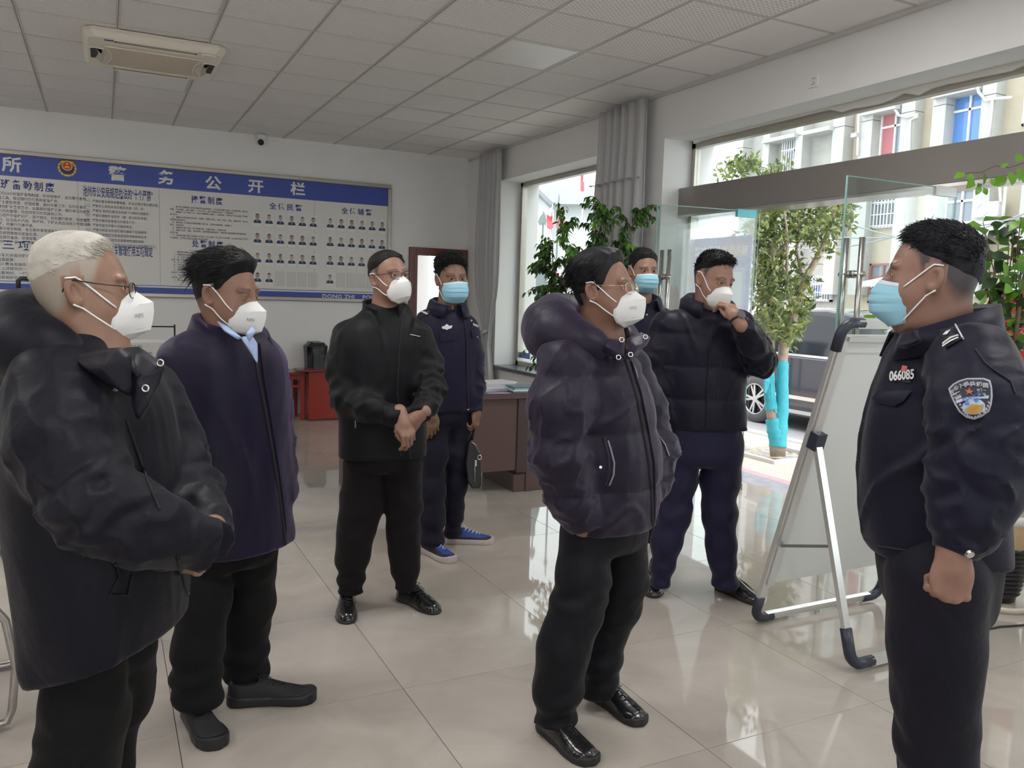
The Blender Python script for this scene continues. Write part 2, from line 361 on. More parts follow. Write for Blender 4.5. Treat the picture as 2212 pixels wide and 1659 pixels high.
# ---- ceiling: grid, tiles, lights
M_tbar = mat('white_tbar', (.62, .60, .58), .5, .1)
ceil = MB().box((XL, YF, ZC + .10), (XO, YB + .2, ZC + .2)).build('ceiling', M_void); tag(ceil, kind='structure')
def tile_mat():
    m = mat('wave_relief_tile', (.70, .675, .66), .7); nt = m.node_tree; b = nt.nodes['Principled BSDF']; tc = nt.nodes.new('ShaderNodeTexCoord')
    mp = nt.nodes.new('ShaderNodeMapping'); mp.inputs['Scale'].default_value = (1, 1, 1); nt.links.new(tc.outputs['Object'], mp.inputs[0])
    sx = nt.nodes.new('ShaderNodeSeparateXYZ'); nt.links.new(mp.outputs[0], sx.inputs[0])
    def mth(op, a, bb=None):
        n = nt.nodes.new('ShaderNodeMath'); n.operation = op
        for i, v in enumerate((a, bb)):
            if v is None: continue
            if isinstance(v, (int, float)): n.inputs[i].default_value = v
            else: nt.links.new(v, n.inputs[i])
        return n.outputs[0]
    tri = mth('PINGPONG', sx.outputs['X'], .02)                        # zig-zag across
    ph = mth('ADD', mth('MULTIPLY', sx.outputs['Y'], 2 * math.pi / .033), mth('MULTIPLY', tri, 2 * math.pi / .033 * .8))
    s = mth('SINE', ph); s2 = mth('MULTIPLY_ADD', s, .5); nt.nodes[-1].inputs[2].default_value = .5
    rp = nt.nodes.new('ShaderNodeValToRGB'); e = rp.color_ramp.elements; e[0].position = .35; e[0].color = (.66, .635, .63, 1); e[1].position = .62; e[1].color = (.89, .87, .865, 1)
    nt.links.new(s2, rp.inputs[0]); nt.links.new(rp.outputs[0], b.inputs['Base Color'])
    bp = nt.nodes.new('ShaderNodeBump'); bp.inputs['Strength'].default_value = .5; bp.inputs['Distance'].default_value = .003; nt.links.new(s2, bp.inputs['Height']); nt.links.new(bp.outputs[0], b.inputs['Normal'])
    return m
M_tile = tile_mat(); M_plain = mat('plain_border_tile', (.86, .835, .83), .55)
cx0, cy0, CT = -.4732, 10.0033, .6
ct_me = MB().box((.010, .010, 0), (CT - .010, CT - .010, .012), .003).mesh('ceiling_tile', M_tile)
LIGHTS = {(5, -4), (5, -8), (1, -4), (1, -8), (1, -12), (5, -12), (-3, -8), (-3, -12), (1, -16), (5, -16), (-3, -4), (-3, -16)}
grid = MB()
for i in range(-7, 9):
    x = cx0 + i * CT
    if XL < x < XR: grid.box((x - .012, YF, ZC), (x - .003, YB, ZC + .008)).box((x + .003, YF, ZC), (x + .012, YB, ZC + .008)).box((x - .004, YF, ZC + .008), (x + .004, YB, ZC + .014))
for j in range(-24, 1):
    y = cy0 + j * CT
    if YF < y < YB: grid.box((XL, y - .007, ZC + .001), (XR, y - .001, ZC + .008)).box((XL, y + .001, ZC + .001), (XR, y + .007, ZC + .008)).box((XL, y - .003, ZC + .006), (XR, y + .003, ZC + .012))
grid.box((XR - .03, YF, ZC - .025), (XR, YB, ZC + .004))
grid.build('ceiling_grid', M_tbar, ceil)
for i in range(-7, 8):
    for j in range(-24, 0):
        x, y = cx0 + i * CT, cy0 + j * CT
        x0, x1, y0, y1 = max(x, XL), min(x + CT, XR), max(y, YF), min(y + CT, YB)
        if x1 - x0 < .06 or y1 - y0 < .06 or (i, j) in LIGHTS: continue
        if i == 7: MB().box((.010, .010, 0), (x1 - x0 - .005, CT - .010, .012), .003).build('ceiling_tile', M_plain, ceil, loc=(x0, y0, ZC + .004))
        elif x1 - x0 > CT - .01 and y1 - y0 > CT - .05: link('ceiling_tile', ct_me, ceil, (x, y, ZC + .004 + random.uniform(-.001, .002)))
        else: MB().box((.010, .010, 0), (x1 - x0 - .010, y1 - y0 - .010, .012), .003).build('ceiling_tile', M_tile, ceil, loc=(x0, y0, ZC + .004))
# flat LED panels: the ones in view are switched off, the glowing ones out of view are added as fill light
M_diff = mat('light_diffuser', (.80, .795, .78), .35); M_on = mat('added_fill_diffuser', (.9, .9, .9), .4, emit=((1, .985, .965), 11.5))
lit = {(1, -12), (5, -12), (-3, -8), (-3, -12), (1, -16), (5, -16), (-3, -4), (-3, -16)}
lab = {(5, -4): 'switched-off square ceiling light panel nearest the domed camera side of the ceiling', (5, -8): 'switched-off square ceiling light panel above the purple puffer jacket man',
       (1, -4): 'switched-off square ceiling light panel right behind the air conditioner', (1, -8): 'switched-off square ceiling light panel cut by the top picture edge'}
for (i, j) in sorted(LIGHTS):
    x, y = cx0 + i * CT, cy0 + j * CT
    r = empty('ceiling_light', (x + .3, y + .3, ZC)); tag(r, lab.get((i, j), 'added square fill light panel in the ceiling, out of view'), 'ceiling light', 'square panel lights in the ceiling grid')
    f = MB()
    for a in (-1, 1): f.box((min(a * .29, a * .272), -.29, 0), (max(a * .29, a * .272), .29, .01)).box((-.272, min(a * .29, a * .272), 0), (.272, max(a * .29, a * .272), .01))
    f.build('light_frame', M_tbar, r); MB().box((-.272, -.272, .004), (.272, .272, .012)).build('diffuser', M_on if (i, j) in lit else M_diff, r)

# ================================================================== OUTSIDE
def on_x(X, px, py):
    d = CF + CR * (px - 1106) / FPX - CU * (py - 829.5) / FPX
    return CC + d * (X / d[0])
def leaf_mesh(name, P, D, N, L, W, mats, mi=None, fold=.25, droop=.25):
    """many leaves as one mesh: base P, direction D, normal N, length L, width W"""
    P, D, N = map(np.asarray, (P, D, N)); n = len(P)
    D = D / np.linalg.norm(D, axis=1, keepdims=True); S = np.cross(D, N); S /= np.linalg.norm(S, axis=1, keepdims=True) + 1e-9; N = np.cross(S, D)
    L = np.asarray(L)[:, None]; W = np.asarray(W)[:, None]
    a = P + D * L * .45 + N * W * .12; tip = P + D * L - N * L * droop * .6
    l1 = P + D * L * .42 + S * W * .5 + N * W * fold; r1 = P + D * L * .42 - S * W * .5 + N * W * fold
    l2 = P + D * L * .78 + S * W * .28 + N * (W * fold * .4 - L * droop * .25); r2 = P + D * L * .78 - S * W * .28 + N * (W * fold * .4 - L * droop * .25)
    m2 = P + D * L * .78 - N * L * droop * .25
    V = np.stack([P, l1, a, r1, l2, m2, r2, tip], 1).reshape(-1, 3); b = np.arange(n) * 8
    tr = np.concatenate([np.stack([b + i, b + j, b + k], 1) for i, j, k in ((0, 2, 1), (0, 3, 2), (4, 5, 7), (5, 6, 7))])
    q = np.concatenate([np.stack([b + i, b + j, b + k, b + l], 1) for i, j, k, l in ((1, 2, 5, 4), (2, 3, 6, 5))])
    me = bpy.data.meshes.new(name); me.from_pydata(V.tolist(), [], tr.tolist() + q.tolist())
    for m_ in (mats if isinstance(mats, (list, tuple)) else [mats]): me.materials.append(m_)
    if mi is not None: me.polygons.foreach_set('material_index', np.concatenate([np.tile(mi, 4), np.tile(mi, 2)]).astype(np.int32))
    me.polygons.foreach_set('use_smooth', [True] * len(me.polygons)); me.update(); return me
def leafy(name, col, rough=.4):
    m = mat(name, col, rough, noise=(7, .3)); nt = m.node_tree; b = nt.nodes['Principled BSDF']
    tl = nt.nodes.new('ShaderNodeBsdfTranslucent'); tl.inputs[0].default_value = (col[0] * 1.5 + .03, col[1] * 1.6 + .03, col[2] * .6, 1); ms = nt.nodes.new('ShaderNodeMixShader'); ms.inputs[0].default_value = .3
    nt.links.new(b.outputs[0], ms.inputs[1]); nt.links.new(tl.outputs[0], ms.inputs[2]); nt.links.new(ms.outputs[0], nt.nodes['Material Output'].inputs[0]); return m
def rand_dirs(rg, n, up=0.0):
    v = rg.normal(size=(n, 3)); v[:, 2] += up; return v / np.linalg.norm(v, axis=1, keepdims=True)
# ---- pavement and street
ZS, ZR = -.05, -.19
M_slab = mat('grey_granite_slab', (.30, .30, .33), .6, noise=(9, .35)); M_pink = mat('pink_kerb_tile', (.62, .33, .36), .6, noise=(10, .12)); M_pav = mat('tan_paver', (.60, .53, .44), .7, noise=(5, .18))
M_kerb = mat('pale_kerb_stone', (.68, .66, .62), .7, noise=(12, .1)); M_asph = mat('grey_asphalt', (.42, .42, .43), .8, noise=(30, .12)); M_soil = mat('dry_soil', (.50, .44, .35), .9, noise=(14, .3), bump=(25, .6, .03))
tag(MB().box((XO, -14, ZS - .1), (7.0, 45, ZS - .012)).build('pavement_base', M_slab), kind='structure')
st = MB()
pv = tag(MB().box((XO, -14, ZS - .02), (5.2, 45, ZS + .03)).build('pavement', M_slab), kind='structure')
for k in range(-6, 30):
    MB().box((5.2, k * .6 + .004, ZS - .02), (5.4, k * .6 + .596, ZS + .004), .003).build('kerb_tile', M_pink, pv)
pvm = MB().box((.003, .003, -.03), (.197, .597, 0), .003).mesh('paver', M_pav)
for i in range(8):
    for k in range(4, 16):
        x, y = 5.4 + i * .2, k * .6 + (.3 if i % 2 else 0)
        if 5.86 - .2 < x < 6.57 and 5.85 - .6 < y < 6.64: 
            continue
        link('paver', pvm, pv, (x, y, ZS))
MB().box((5.4, -14, ZS - .03), (7.0, 2.4, ZS - .002)).box((5.4, 9.9, ZS - .03), (7.0, 45, ZS - .002)).build('paver_field', M_pav, pv)
# tree pit fill round the opening
MB().box((5.4, 5.0, ZS - .03), (5.84, 7.3, ZS - .003)).box((6.6, 5.0, ZS - .03), (7.0, 7.3, ZS - .003)).box((5.84, 5.0, ZS - .03), (6.6, 5.84, ZS - .003)).box((5.84, 6.66, ZS - .03), (6.6, 7.3, ZS - .003)).build('paver_field', M_pav, pv)
pit = empty('tree_pit', (6.21, 6.25, ZS)); tag(pit, 'square pale stone tree pit round the turquoise-wrapped tree', 'tree pit')
for a, b in (((-.37, -.41, -.03), (.37, -.36, .035)), ((-.37, .36, -.03), (.37, .41, .035)), ((-.37, -.36, -.03), (-.32, .36, .035)), ((.32, -.36, -.03), (.37, .36, .035))): MB().box(a, b, .006).build('kerb_stone', M_kerb, pit)
rg = np.random.default_rng(2); G = [[(-.32 + .64 * i / 12, -.36 + .72 * j / 12, -.01 + rg.uniform(-.012, .012)) for i in range(13)] for j in range(13)]; MB().sheet(G).build('soil', M_soil, pit, True)
kb = tag(MB().box((7.0, -14, ZR - .1), (7.12, 45, ZS + .02), .01).build('kerb', M_kerb), kind='structure')
tag(MB().box((7.12, -14, ZR - .1), (30, 60, ZR)).build('street', M_asph), kind='structure')
tag(MB().box((XO, 10.4, ZR - .12), (60, 70, ZR - .01)).build('ground', M_asph), kind='structure')
# ---- tree with turquoise wrap
def tree():
    root = empty('street_tree', (6.2, 6.2, ZS)); tag(root, 'two-stemmed street tree wrapped in turquoise cloth outside the entrance', 'tree')
    M_bark = mat('pale_bark', (.36, .29, .23), .8, noise=(14, .3), bump=(40, .5, .01)); M_wrap = mat('turquoise_cloth', (.05, .42, .50), .75, noise=(12, .22), bump=(30, .5, .01))
    b = np.array([6.2, 6.2, ZS])
    def px(x, y, dd=0): return J(x, y, 8.25 + dd) - b
    s1 = [px(1680, 985), px(1683, 940), px(1690, 870), px(1690, 780), px(1694, 740), px(1712, 690), px(1735, 610), px(1775, 540), px(1800, 470), px(1815, 400)]
    s2 = [px(1680, 985), px(1676, 945), px(1668, 900), px(1662, 850), px(1663, 790), px(1665, 720), px(1664, 640), px(1668, 560), px(1665, 470), px(1640, 380)]
    MB().tube(s1, [.075, .07, .05, .052, .05, .045, .035, .03, .02, .012], 10).build('trunk', M_bark, root, True)
    MB().tube(s2, [.075, .07, .052, .05, .045, .042, .04, .035, .025, .015], 10).build('trunk', M_bark, root, True)
    br = MB()
    for pts, r in (([px(1668, 560), px(1720, 500, .3), px(1740, 440, .4)], .022), ([px(1712, 690), px(1700, 600, -.2), px(1700, 500, -.3), px(1690, 420, -.3)], .02), ([px(1664, 640), px(1630, 560, -.2), px(1615, 480, -.2)], .018), ([px(1735, 610), px(1720, 540, .3), px(1730, 470, .3)], .018)): br.tube(pts, [r, r * .8, r * .6, r * .4][:len(pts)], 7)
    br.build('branch', M_bark, root, True)
    def wrap(pts, rs):
        w = MB(); P = []; R_ = []
        rgw = np.random.default_rng(5)
        for i in range(len(pts) - 1):
            for t in np.linspace(0, 1, 9)[:-1]: P.append(pts[i] * (1 - t) + pts[i + 1] * t); R_.append((rs[i] * (1 - t) + rs[i + 1] * t) * (1 + rgw.uniform(-.05, .06)))
        w.tube(P, R_, 14); return w.build('cloth_wrap', M_wrap, root, True)
    wrap([px(1680, 965), px(1683, 935), px(1690, 870), px(1690, 768)], [.085, .082, .062, .06]); wrap([px(1680, 960), px(1676, 935), px(1668, 900)], [.08, .085, .065]); wrap([px(1667, 885), px(1662, 850), px(1661, 800)], [.062, .058, .05])
    f = MB(); f.sheet([[px(1657, 800, -.06), px(1668, 798, -.07)], [px(1652, 822, -.1), px(1664, 826, -.08)], [px(1652, 848, -.07), px(1655, 850, -.06)]]); f.build('loose_cloth', M_wrap, root)
    f = MB(); f.sheet([[px(1663, 800, -.06), px(1671, 815, -.06)], [px(1665, 845, -.06), px(1674, 850, -.06)], [px(1668, 880, -.06), px(1680, 895, -.06)]]); f.build('loose_cloth', M_wrap, root)
    # crown: leaf tufts at twig ends
    rgl = np.random.default_rng(11); P = []; D = []; Nn = []; L = []; Wd = []; mi = []
    def tuft(c, n, spread, l):
        o = rand_dirs(rgl, 1, .3)[0]
        for k in range(n):
            d = rand_dirs(rgl, 1, .1)[0] * .9 + o * .5; P.append(c + rgl.normal(size=3) * spread); D.append(d); Nn.append(rand_dirs(rgl, 1, 1.2)[0]); L.append(l * rgl.uniform(.7, 1.2)); Wd.append(l * rgl.uniform(.32, .45)); mi.append(rgl.choice(3, p=[.45, .35, .2]))
    zone = [(1700, 480, 85, 55, 90), (1740, 450, 90, 40, 70), (1660, 520, 50, 60, 70), (1690, 600, 55, 60, 80), (1655, 620, 38, 50, 60), (1700, 680, 42, 45, 60), (1662, 690, 34, 40, 40), (1705, 725, 20, 25, 22), (1800, 460, 45, 40, 45), (1770, 520, 30, 45, 30), (1735, 640, 25, 45, 25), (1640, 470, 35, 40, 30), (1600, 365, 50, 24, 34), (1670, 370, 26, 22, 18), (1700, 400, 80, 35, 45), (1640, 555, 25, 40, 25)]
    for cx, cy, rx, ry, n in zone:
        for k in range(n):
            a = rgl.uniform(0, 2 * math.pi); q = math.sqrt(rgl.uniform(0, 1)); tuft(px(cx + rx * q * math.cos(a), cy + ry * q * math.sin(a), rgl.normal() * .3), rgl.integers(5, 9), .03, .085)
    me = leaf_mesh('foliage', P, D, Nn, L, Wd, [leafy('leaf_mid', (.13, .17, .075)), leafy('leaf_light', (.24, .28, .11)), leafy('leaf_dark', (.05, .085, .045))], np.array(mi)); tag(link('foliage', me, root), kind='stuff')
    P2 = [px(1595 + rgl.uniform(-14, 22), 545 + rgl.uniform(-45, 45), rgl.normal() * .1) for k in range(46)] ; n2 = len(P2)
    me = leaf_mesh('dry_foliage', P2, rand_dirs(rgl, n2, -.4), rand_dirs(rgl, n2, .5), np.full(n2, .085), np.full(n2, .04), [mat('dry_leaf', (.46, .27, .17), .6)]); tag(link('dry_foliage', me, root), kind='stuff')
tree()
# ---- cars
def car(name, loc, prof, green, wy, col_m, label, width=1.78, wheel_r=.34):
    """side profile along y (front at -y), near flank at x=0, width towards +x"""
    root = empty(name, loc); tag(root, label, 'car')
    M_cg = mat('car_window_glass', (.03, .035, .045), .05, spec=.8); M_ch = mat('chrome_strip', (.8, .8, .82), .12, 1.0); M_ty = mat('tyre_rubber', (.10, .10, .105), .7); M_rim = mat('alloy_rim', (.62, .62, .63), .25, .8)
    # lower body with wheel arches
    poly = []
    zs = .2
    for y in wy[::-1]:
        poly.append((y + wheel_r + .07, zs))
        for a in np.radians(np.linspace(0, 180, 11)): poly.append((y + (wheel_r + .07) * math.cos(a), wheel_r + (wheel_r + .05) * math.sin(a)))
        poly.append((y - wheel_r - .07, zs))
    poly = [(prof[-1][0], zs)] + poly + [(prof[0][0], zs)] + prof
    def body_sheet(pl, inset=.0, top=None): pass
    m_ = MB(); m_.prism(poly, (0, 0, 0), (0, 1, 0), (0, 0, 1), (1, 0, 0), width); o = m_.build('body', col_m, root)
    bv = o.modifiers.new('edge', 'BEVEL'); bv.width = .05; bv.segments = 3; bv.limit_method = 'ANGLE'; bv.angle_limit = math.radians(50); smooth_by_angle(o)
    # greenhouse: tapered cabin
    g = MB(); n = len(green); cz = min(z for _, z in green); hz = max(z for _, z in green) - cz
    V = [];
    for side in (0, 1):
        for y, z in green:
            k = (z - cz) / hz; ins = .03 + .16 * k; V.append((ins if side == 0 else width - ins, y, z))
    g.add(V, [tuple(range(n))[::-1], tuple(range(n, 2 * n))] + [(i, (i + 1) % n, n + (i + 1) % n, n + i) for i in range(n)]); cab = g.build('cabin', col_m, root); bv = cab.modifiers.new('edge', 'BEVEL'); bv.width = .04; bv.segments = 2; smooth_by_angle(cab)
    # side windows: inset polygons split at pillars
    gy0, gy1 = min(y for y, _ in green), max(y for y, _ in green)
    def zlim(y):
        zz = [];
        for i in range(n):
            (y0_, z0_), (y1_, z1_) = green[i], green[(i + 1) % n]
            if (y0_ - y) * (y1_ - y) <= 0 and y0_ != y1_: zz.append(z0_ + (z1_ - z0_) * (y - y0_) / (y1_ - y0_))
        return max(zz) if zz else cz
    ysp = np.linspace(gy0 + .28, gy1 - .25, 4)
    for a_, b_ in zip(ysp[:-1], ysp[1:]):
        pts = []
        yy = np.linspace(a_ + .04, b_ - .04, 8); lo_ = [(y, cz + .05) for y in yy]; hi_ = [(y, max(cz + .07, zlim(y) - .09)) for y in yy]
        w_ = MB(); w_.sheet([[(.03 + .16 * (z - cz) / hz - .006, y, z) for y, z in lo_], [(.03 + .16 * (z - cz) / hz - .006, y, z) for y, z in hi_]]); w_.build('side_window', M_cg, root)
    MB().bar((-.004, gy0 + .25, cz + .03), (-.004, gy1 - .2, cz + .03), .012, .03).build('chrome_strip', M_ch, root); MB().bar((-.01, wy[0] + .42, .46), (-.01, wy[1] - .42, .46), .02, .05).build('chrome_strip', M_ch, root); MB().bar((-.01, wy[0] + .45, .27), (-.01, wy[1] - .45, .27), .04, .05).build('sill_strip', M_ch, root)
    for y in (ysp[1], ysp[2]):
        MB().box((-.004, y - .004, .35), (.01, y + .004, cz + .05)).build('door_seam', mat('dark_seam', (.01, .01, .012), .6), root)
        MB().tube([(-.005, y - .02 - .03, cz - .12), (-.035, y - .06, cz - .115), (-.035, y - .20, cz - .115), (-.005, y - .23, cz - .12)], .014, 8).build('door_handle', M_ch, root, True)
    for y in wy:
        for x in (.02, width - .22):
            wroot = empty('wheel', (x, y, wheel_r), 0, root); wm = MB(); pr = [(wheel_r * .62, 0), (wheel_r * .72, -.015), (wheel_r * .95, -.005), (wheel_r, .03), (wheel_r, .17), (wheel_r * .9, .2)]
            V = []; k = len(pr); nn = 32
            for j in range(nn):
                a = 2 * math.pi * j / nn
                for r, xx in pr: V.append((xx, r * math.cos(a), r * math.sin(a)))
            wm.add(V, [(j * k + i, ((j + 1) % nn) * k + i, ((j + 1) % nn) * k + i + 1, j * k + i + 1) for j in range(nn) for i in range(k - 1)]); wm.build('tyre', M_ty, wroot, True)
            sp = MB(); R0 = wheel_r * .64; sp.cyl((.0, 0, 0), (.03, 0, 0), .05, n=14)
            for j in range(5):
                for da in (-.16, .16):
                    a = 2 * math.pi * j / 5 + da; c_, s_ = math.cos(a), math.sin(a); sp.bar((.012, c_ * .04, s_ * .04), (.02, c_ * R0, s_ * R0), .03, .022, up=(1, 0, 0))
            sp.tube([(.0, R0 * math.cos(a), R0 * math.sin(a)) for a in np.linspace(0, 2 * math.pi, 25)[:-1]], .012, 6, closed=True); sp.build('rim', M_rim, wroot)
            MB().cyl((.05, 0, 0), (.06, 0, 0), R0, n=20).build('brake_well', mat('dark_seam', (.01, .01, .012), .6), wroot)
    return root
M_dark = mat('dark_blue_car_paint', (.020, .022, .040), .12, coat=1.0, spec=.7); M_white = mat('white_car_paint', (.80, .80, .80), .15, coat=1.0)
SUV = [(-2.25, .45), (-2.3, .75), (-2.15, .92), (-1.2, 1.02), (1.9, 1.04), (2.25, .98), (2.33, .6), (2.28, .4)]
car('black_suv', (8.33, 7.45, ZR), SUV, [(-1.35, 1.0), (-.55, 1.55), (.3, 1.66), (1.6, 1.62), (2.2, 1.0)], [-1.4, 1.36], M_dark, 'dark glossy car with chrome trim parked behind the wrapped tree')
SED = [(-2.3, .45), (-2.35, .7), (-2.2, .82), (-1.1, .92), (1.5, .95), (2.2, .92), (2.3, .6), (2.25, .4)]
car('white_sedan', (10.7, 9.6, ZR), SED, [(-1.3, .9), (-.35, 1.38), (.4, 1.45), (1.0, 1.40), (1.9, .93)], [-1.42, 1.38], M_white, 'white sedan parked across the street beyond the dark car', wheel_r=.32)
# ---- boundary wall with coping, across the street
bw = empty('boundary_wall', (13.0, 14, ZR)); tag(bw, 'low white boundary wall with blue trim and tiled coping across the street', 'wall')
MB().box((0, -13, 0), (.2, 13, 1.42)).build('wall_panel', mat('white_wall_print', (.78, .81, .83), .6, noise=(.8, .12)), bw); MB().box((-.012, -13, 1.30), (0, 13, 1.35)).box((-.012, -13, .05), (0, 13, .12)).build('blue_trim', mat('blue_trim', (.12, .30, .72), .5), bw)
M_cop = mat('brown_coping', (.42, .35, .28), .8, noise=(6, .3))
for k in range(52):
    y = -13 + k * .5; MB().add([(-.38, y + .01, 1.40), (-.38, y + .49, 1.40), (.12, y + .49, 1.66), (.12, y + .01, 1.66), (-.38, y + .01, 1.36), (-.38, y + .49, 1.36), (.12, y + .49, 1.62), (.12, y + .01, 1.62)], [(0, 1, 2, 3), (7, 6, 5, 4), (0, 4, 5, 1), (1, 5, 6, 2), (2, 6, 7, 3), (3, 7, 4, 0)]).build('coping_tile', M_cop, bw)
# small post-printed circle and person-like marks are left off the wall; blue uprights
for y in np.arange(-12, 13, 2.6): MB().box((-.015, y, .1), (0, y + .06, 1.32)).build('blue_upright', MATS['blue_trim'], bw)
# ---- apartment block across the street
XF = 17.0
ab = empty('apartment_block', (XF, 12, ZR)); tag(ab, 'weathered grey and beige apartment block across the street', 'building')
M_con = mat('grey_concrete', (.43, .42, .395), .85, noise=(3, .22), bump=(20, .4, .02)); M_bei = mat('beige_render', (.52, .45, .35), .85, noise=(2, .15)); M_pil = mat('pale_pilaster', (.50, .50, .48), .8, noise=(5, .12))
M_wfr = mat('white_window_frame', (.80, .80, .79), .4); M_wgl = mat('far_window_glass', (.20, .25, .30), .08, spec=.8); M_wbl = mat('blue_window_film', (.10, .26, .62), .12, spec=.7); M_cur = mat('red_curtain', (.48, .17, .19), .7); M_bar = mat('window_bar', (.70, .71, .72), .4, .3); M_redw = mat('maroon_window_frame', (.33, .12, .11), .6); M_bcur = mat('blue_curtain', (.10, .20, .62), .7)
def A(p): return np.asarray(p) - np.array([XF, 12, ZR])
yL = on_x(XF, 1612, 300)[1]; ybm = on_x(XF, 1846, 300)[1]
MB().box((0, ybm - 12, 0), (10, yL - 12, 10.5)).build('wall', M_con, ab)
MB().box((-.02, -14, 0), (10, ybm - 12, 11)).build('wall', M_bei, ab)
for a, b in ((1612, 1626), (1669, 1683), (1740, 1755), (1819, 1844), (1877, 1904), (1965, 1994), (2032, 2060), (2136, 2166), (2240, 2270), (2330, 2360)):
    y1, y0 = on_x(XF, a, 300)[1] - 12, on_x(XF, b, 300)[1] - 12; p_ = MB()
    for z in np.arange(2.0, 10.5, 1.4): p_.box((-.35, y0, z), (0, y1, z + 1.385))
    p_.build('pilaster', M_pil, ab)
def facade_window(px0, py0, px1, py1, kind, depth=.0):
    a = A(on_x(XF, px0, py0)); b = A(on_x(XF, px1, py1)); y1, y0 = a[1], b[1]; z1 = a[2]; z0 = b[2]
    o = empty('window', (-.03, y0, z0), 0, ab); W_, H_ = y1 - y0, z1 - z0; t = .05
    fm = {'red': M_redw}.get(kind, M_wfr)
    f = MB(); f.box((-.05, 0, 0), (.02, t, H_)).box((-.05, W_ - t, 0), (.02, W_, H_)).box((-.05, 0, 0), (.02, W_, t)).box((-.05, 0, H_ - t), (.02, W_, H_)).box((-.04, W_ * .5 - .025, 0), (.02, W_ * .5 + .025, H_)).box((-.04, 0, H_ * .66 - .025), (.02, W_, H_ * .66 + .025)); f.build('window_frame', fm, o)
    gm = {'blue': M_wbl, 'arch': M_wgl}.get(kind, M_wgl)
    for ya, yb_ in ((t, W_ * .5 - .025), (W_ * .5 + .025, W_ - t)):
        for za, zb in ((t, H_ * .66 - .025), (H_ * .66 + .025, H_ - t)): MB().box((0, ya, za), (.012, yb_, zb)).build('pane', gm, o)
    if kind == 'curtain': MB().box((-.012, W_ * .5, .08), (-.002, W_ - t, H_ - .08)).build('curtain', M_cur, o)
    if kind == 'arch': MB().box((-.012, W_ * .45, .05), (-.002, W_ - t, H_ - .3)).build('curtain', M_bcur, o)
    if kind in ('bars', 'arch'):
        g = MB()
        for y in np.linspace(.04, W_ - .04, 9): g.box((-.16, y - .012, 0), (-.14, y + .012, H_ * (.68 if kind == 'arch' else 1)))
        for z in (.05, H_ * .35, H_ * .67): g.box((-.165, 0, z - .012), (-.135, W_, z + .012))
        if kind == 'arch':
            for aa in np.radians(np.linspace(10, 170, 7)): g.bar((-.15, W_ / 2, H_ * .68), (-.15, W_ / 2 + W_ * .48 * math.cos(aa), H_ * .68 + H_ * .3 * math.sin(aa)), .02, .02)
        g.build('window_bars', M_bar, o)
facade_window(1700, 303, 1739, 372, 'bars'); facade_window(1909, 245, 1966, 332, 'curtain'); facade_window(2062, 206, 2135, 306, 'blue'); facade_window(1893, 414, 1952, 490, 'bars'); facade_window(2047, 413, 2117, 482, 'plain'); facade_window(1757, 596, 1799, 652, 'arch'); facade_window(1884, 570, 1935, 656, 'red'); facade_window(1640, 470, 1680, 540, 'bars'); facade_window(1780, 440, 1820, 500, 'plain'); facade_window(2220, 180, 2290, 260, 'plain')
for a, b, y in ((1675, 1745, 300), (1762, 1822, 285), (1890, 1965, 240), (2045, 2136, 200), (1868, 1880, 300)):
    p0, p1 = A(on_x(XF, a, y + 4)), A(on_x(XF, b, y)); MB().box((-.5, p1[1], p1[2]), (0, p0[1], p1[2] + .1)).build('ledge', M_pil, ab)
def ac_unit(px0, py0, px1, py1):
    a = A(on_x(XF, px0, py0)); b = A(on_x(XF, px1, py1)); o = empty('air_conditioner_box', (-.45, b[1], b[2]), 0, ab)
    MB().box((0, 0, 0), (.3, a[1] - b[1], a[2] - b[2]), .02).build('casing', M_wfr, o); c = ((a[1] - b[1]) * .62, (a[2] - b[2]) / 2)
    MB().tube([(-.012, c[0] + c[1] * .8 * math.cos(t), c[1] + c[1] * .8 * math.sin(t)) for t in np.linspace(0, 2 * math.pi, 17)[:-1]], .015, 6, closed=True).build('fan_ring', M_bar, o)
ac_unit(2134, 442, 2182, 470); ac_unit(1925, 215, 1962, 236); ac_unit(2085, 178, 2138, 197); ac_unit(2134, 482, 2182, 512)
def pipe(pts): MB().tube([A(on_x(XF, x, y)) + np.array([-.4, 0, 0]) for x, y in pts], .03, 6).build('drain_pipe', M_wfr, ab, True)
pipe([(1953, 222), (1958, 240), (1967, 254), (1985, 257), (2008, 252)]); pipe([(2008, 256), (1992, 264), (1990, 330)]); pipe([(2134, 182), (2140, 205), (2155, 222), (2180, 218), (2212, 216)]); pipe([(2170, 222), (2162, 300)]); pipe([(2160, 440), (2163, 405), (2185, 402), (2188, 440)]); pipe([(2200, 390), (2193, 470)]); pipe([(2030, 415), (2040, 490)]); pipe([(1980, 410), (1975, 490)]); pipe([(1880, 230), (1877, 340)])
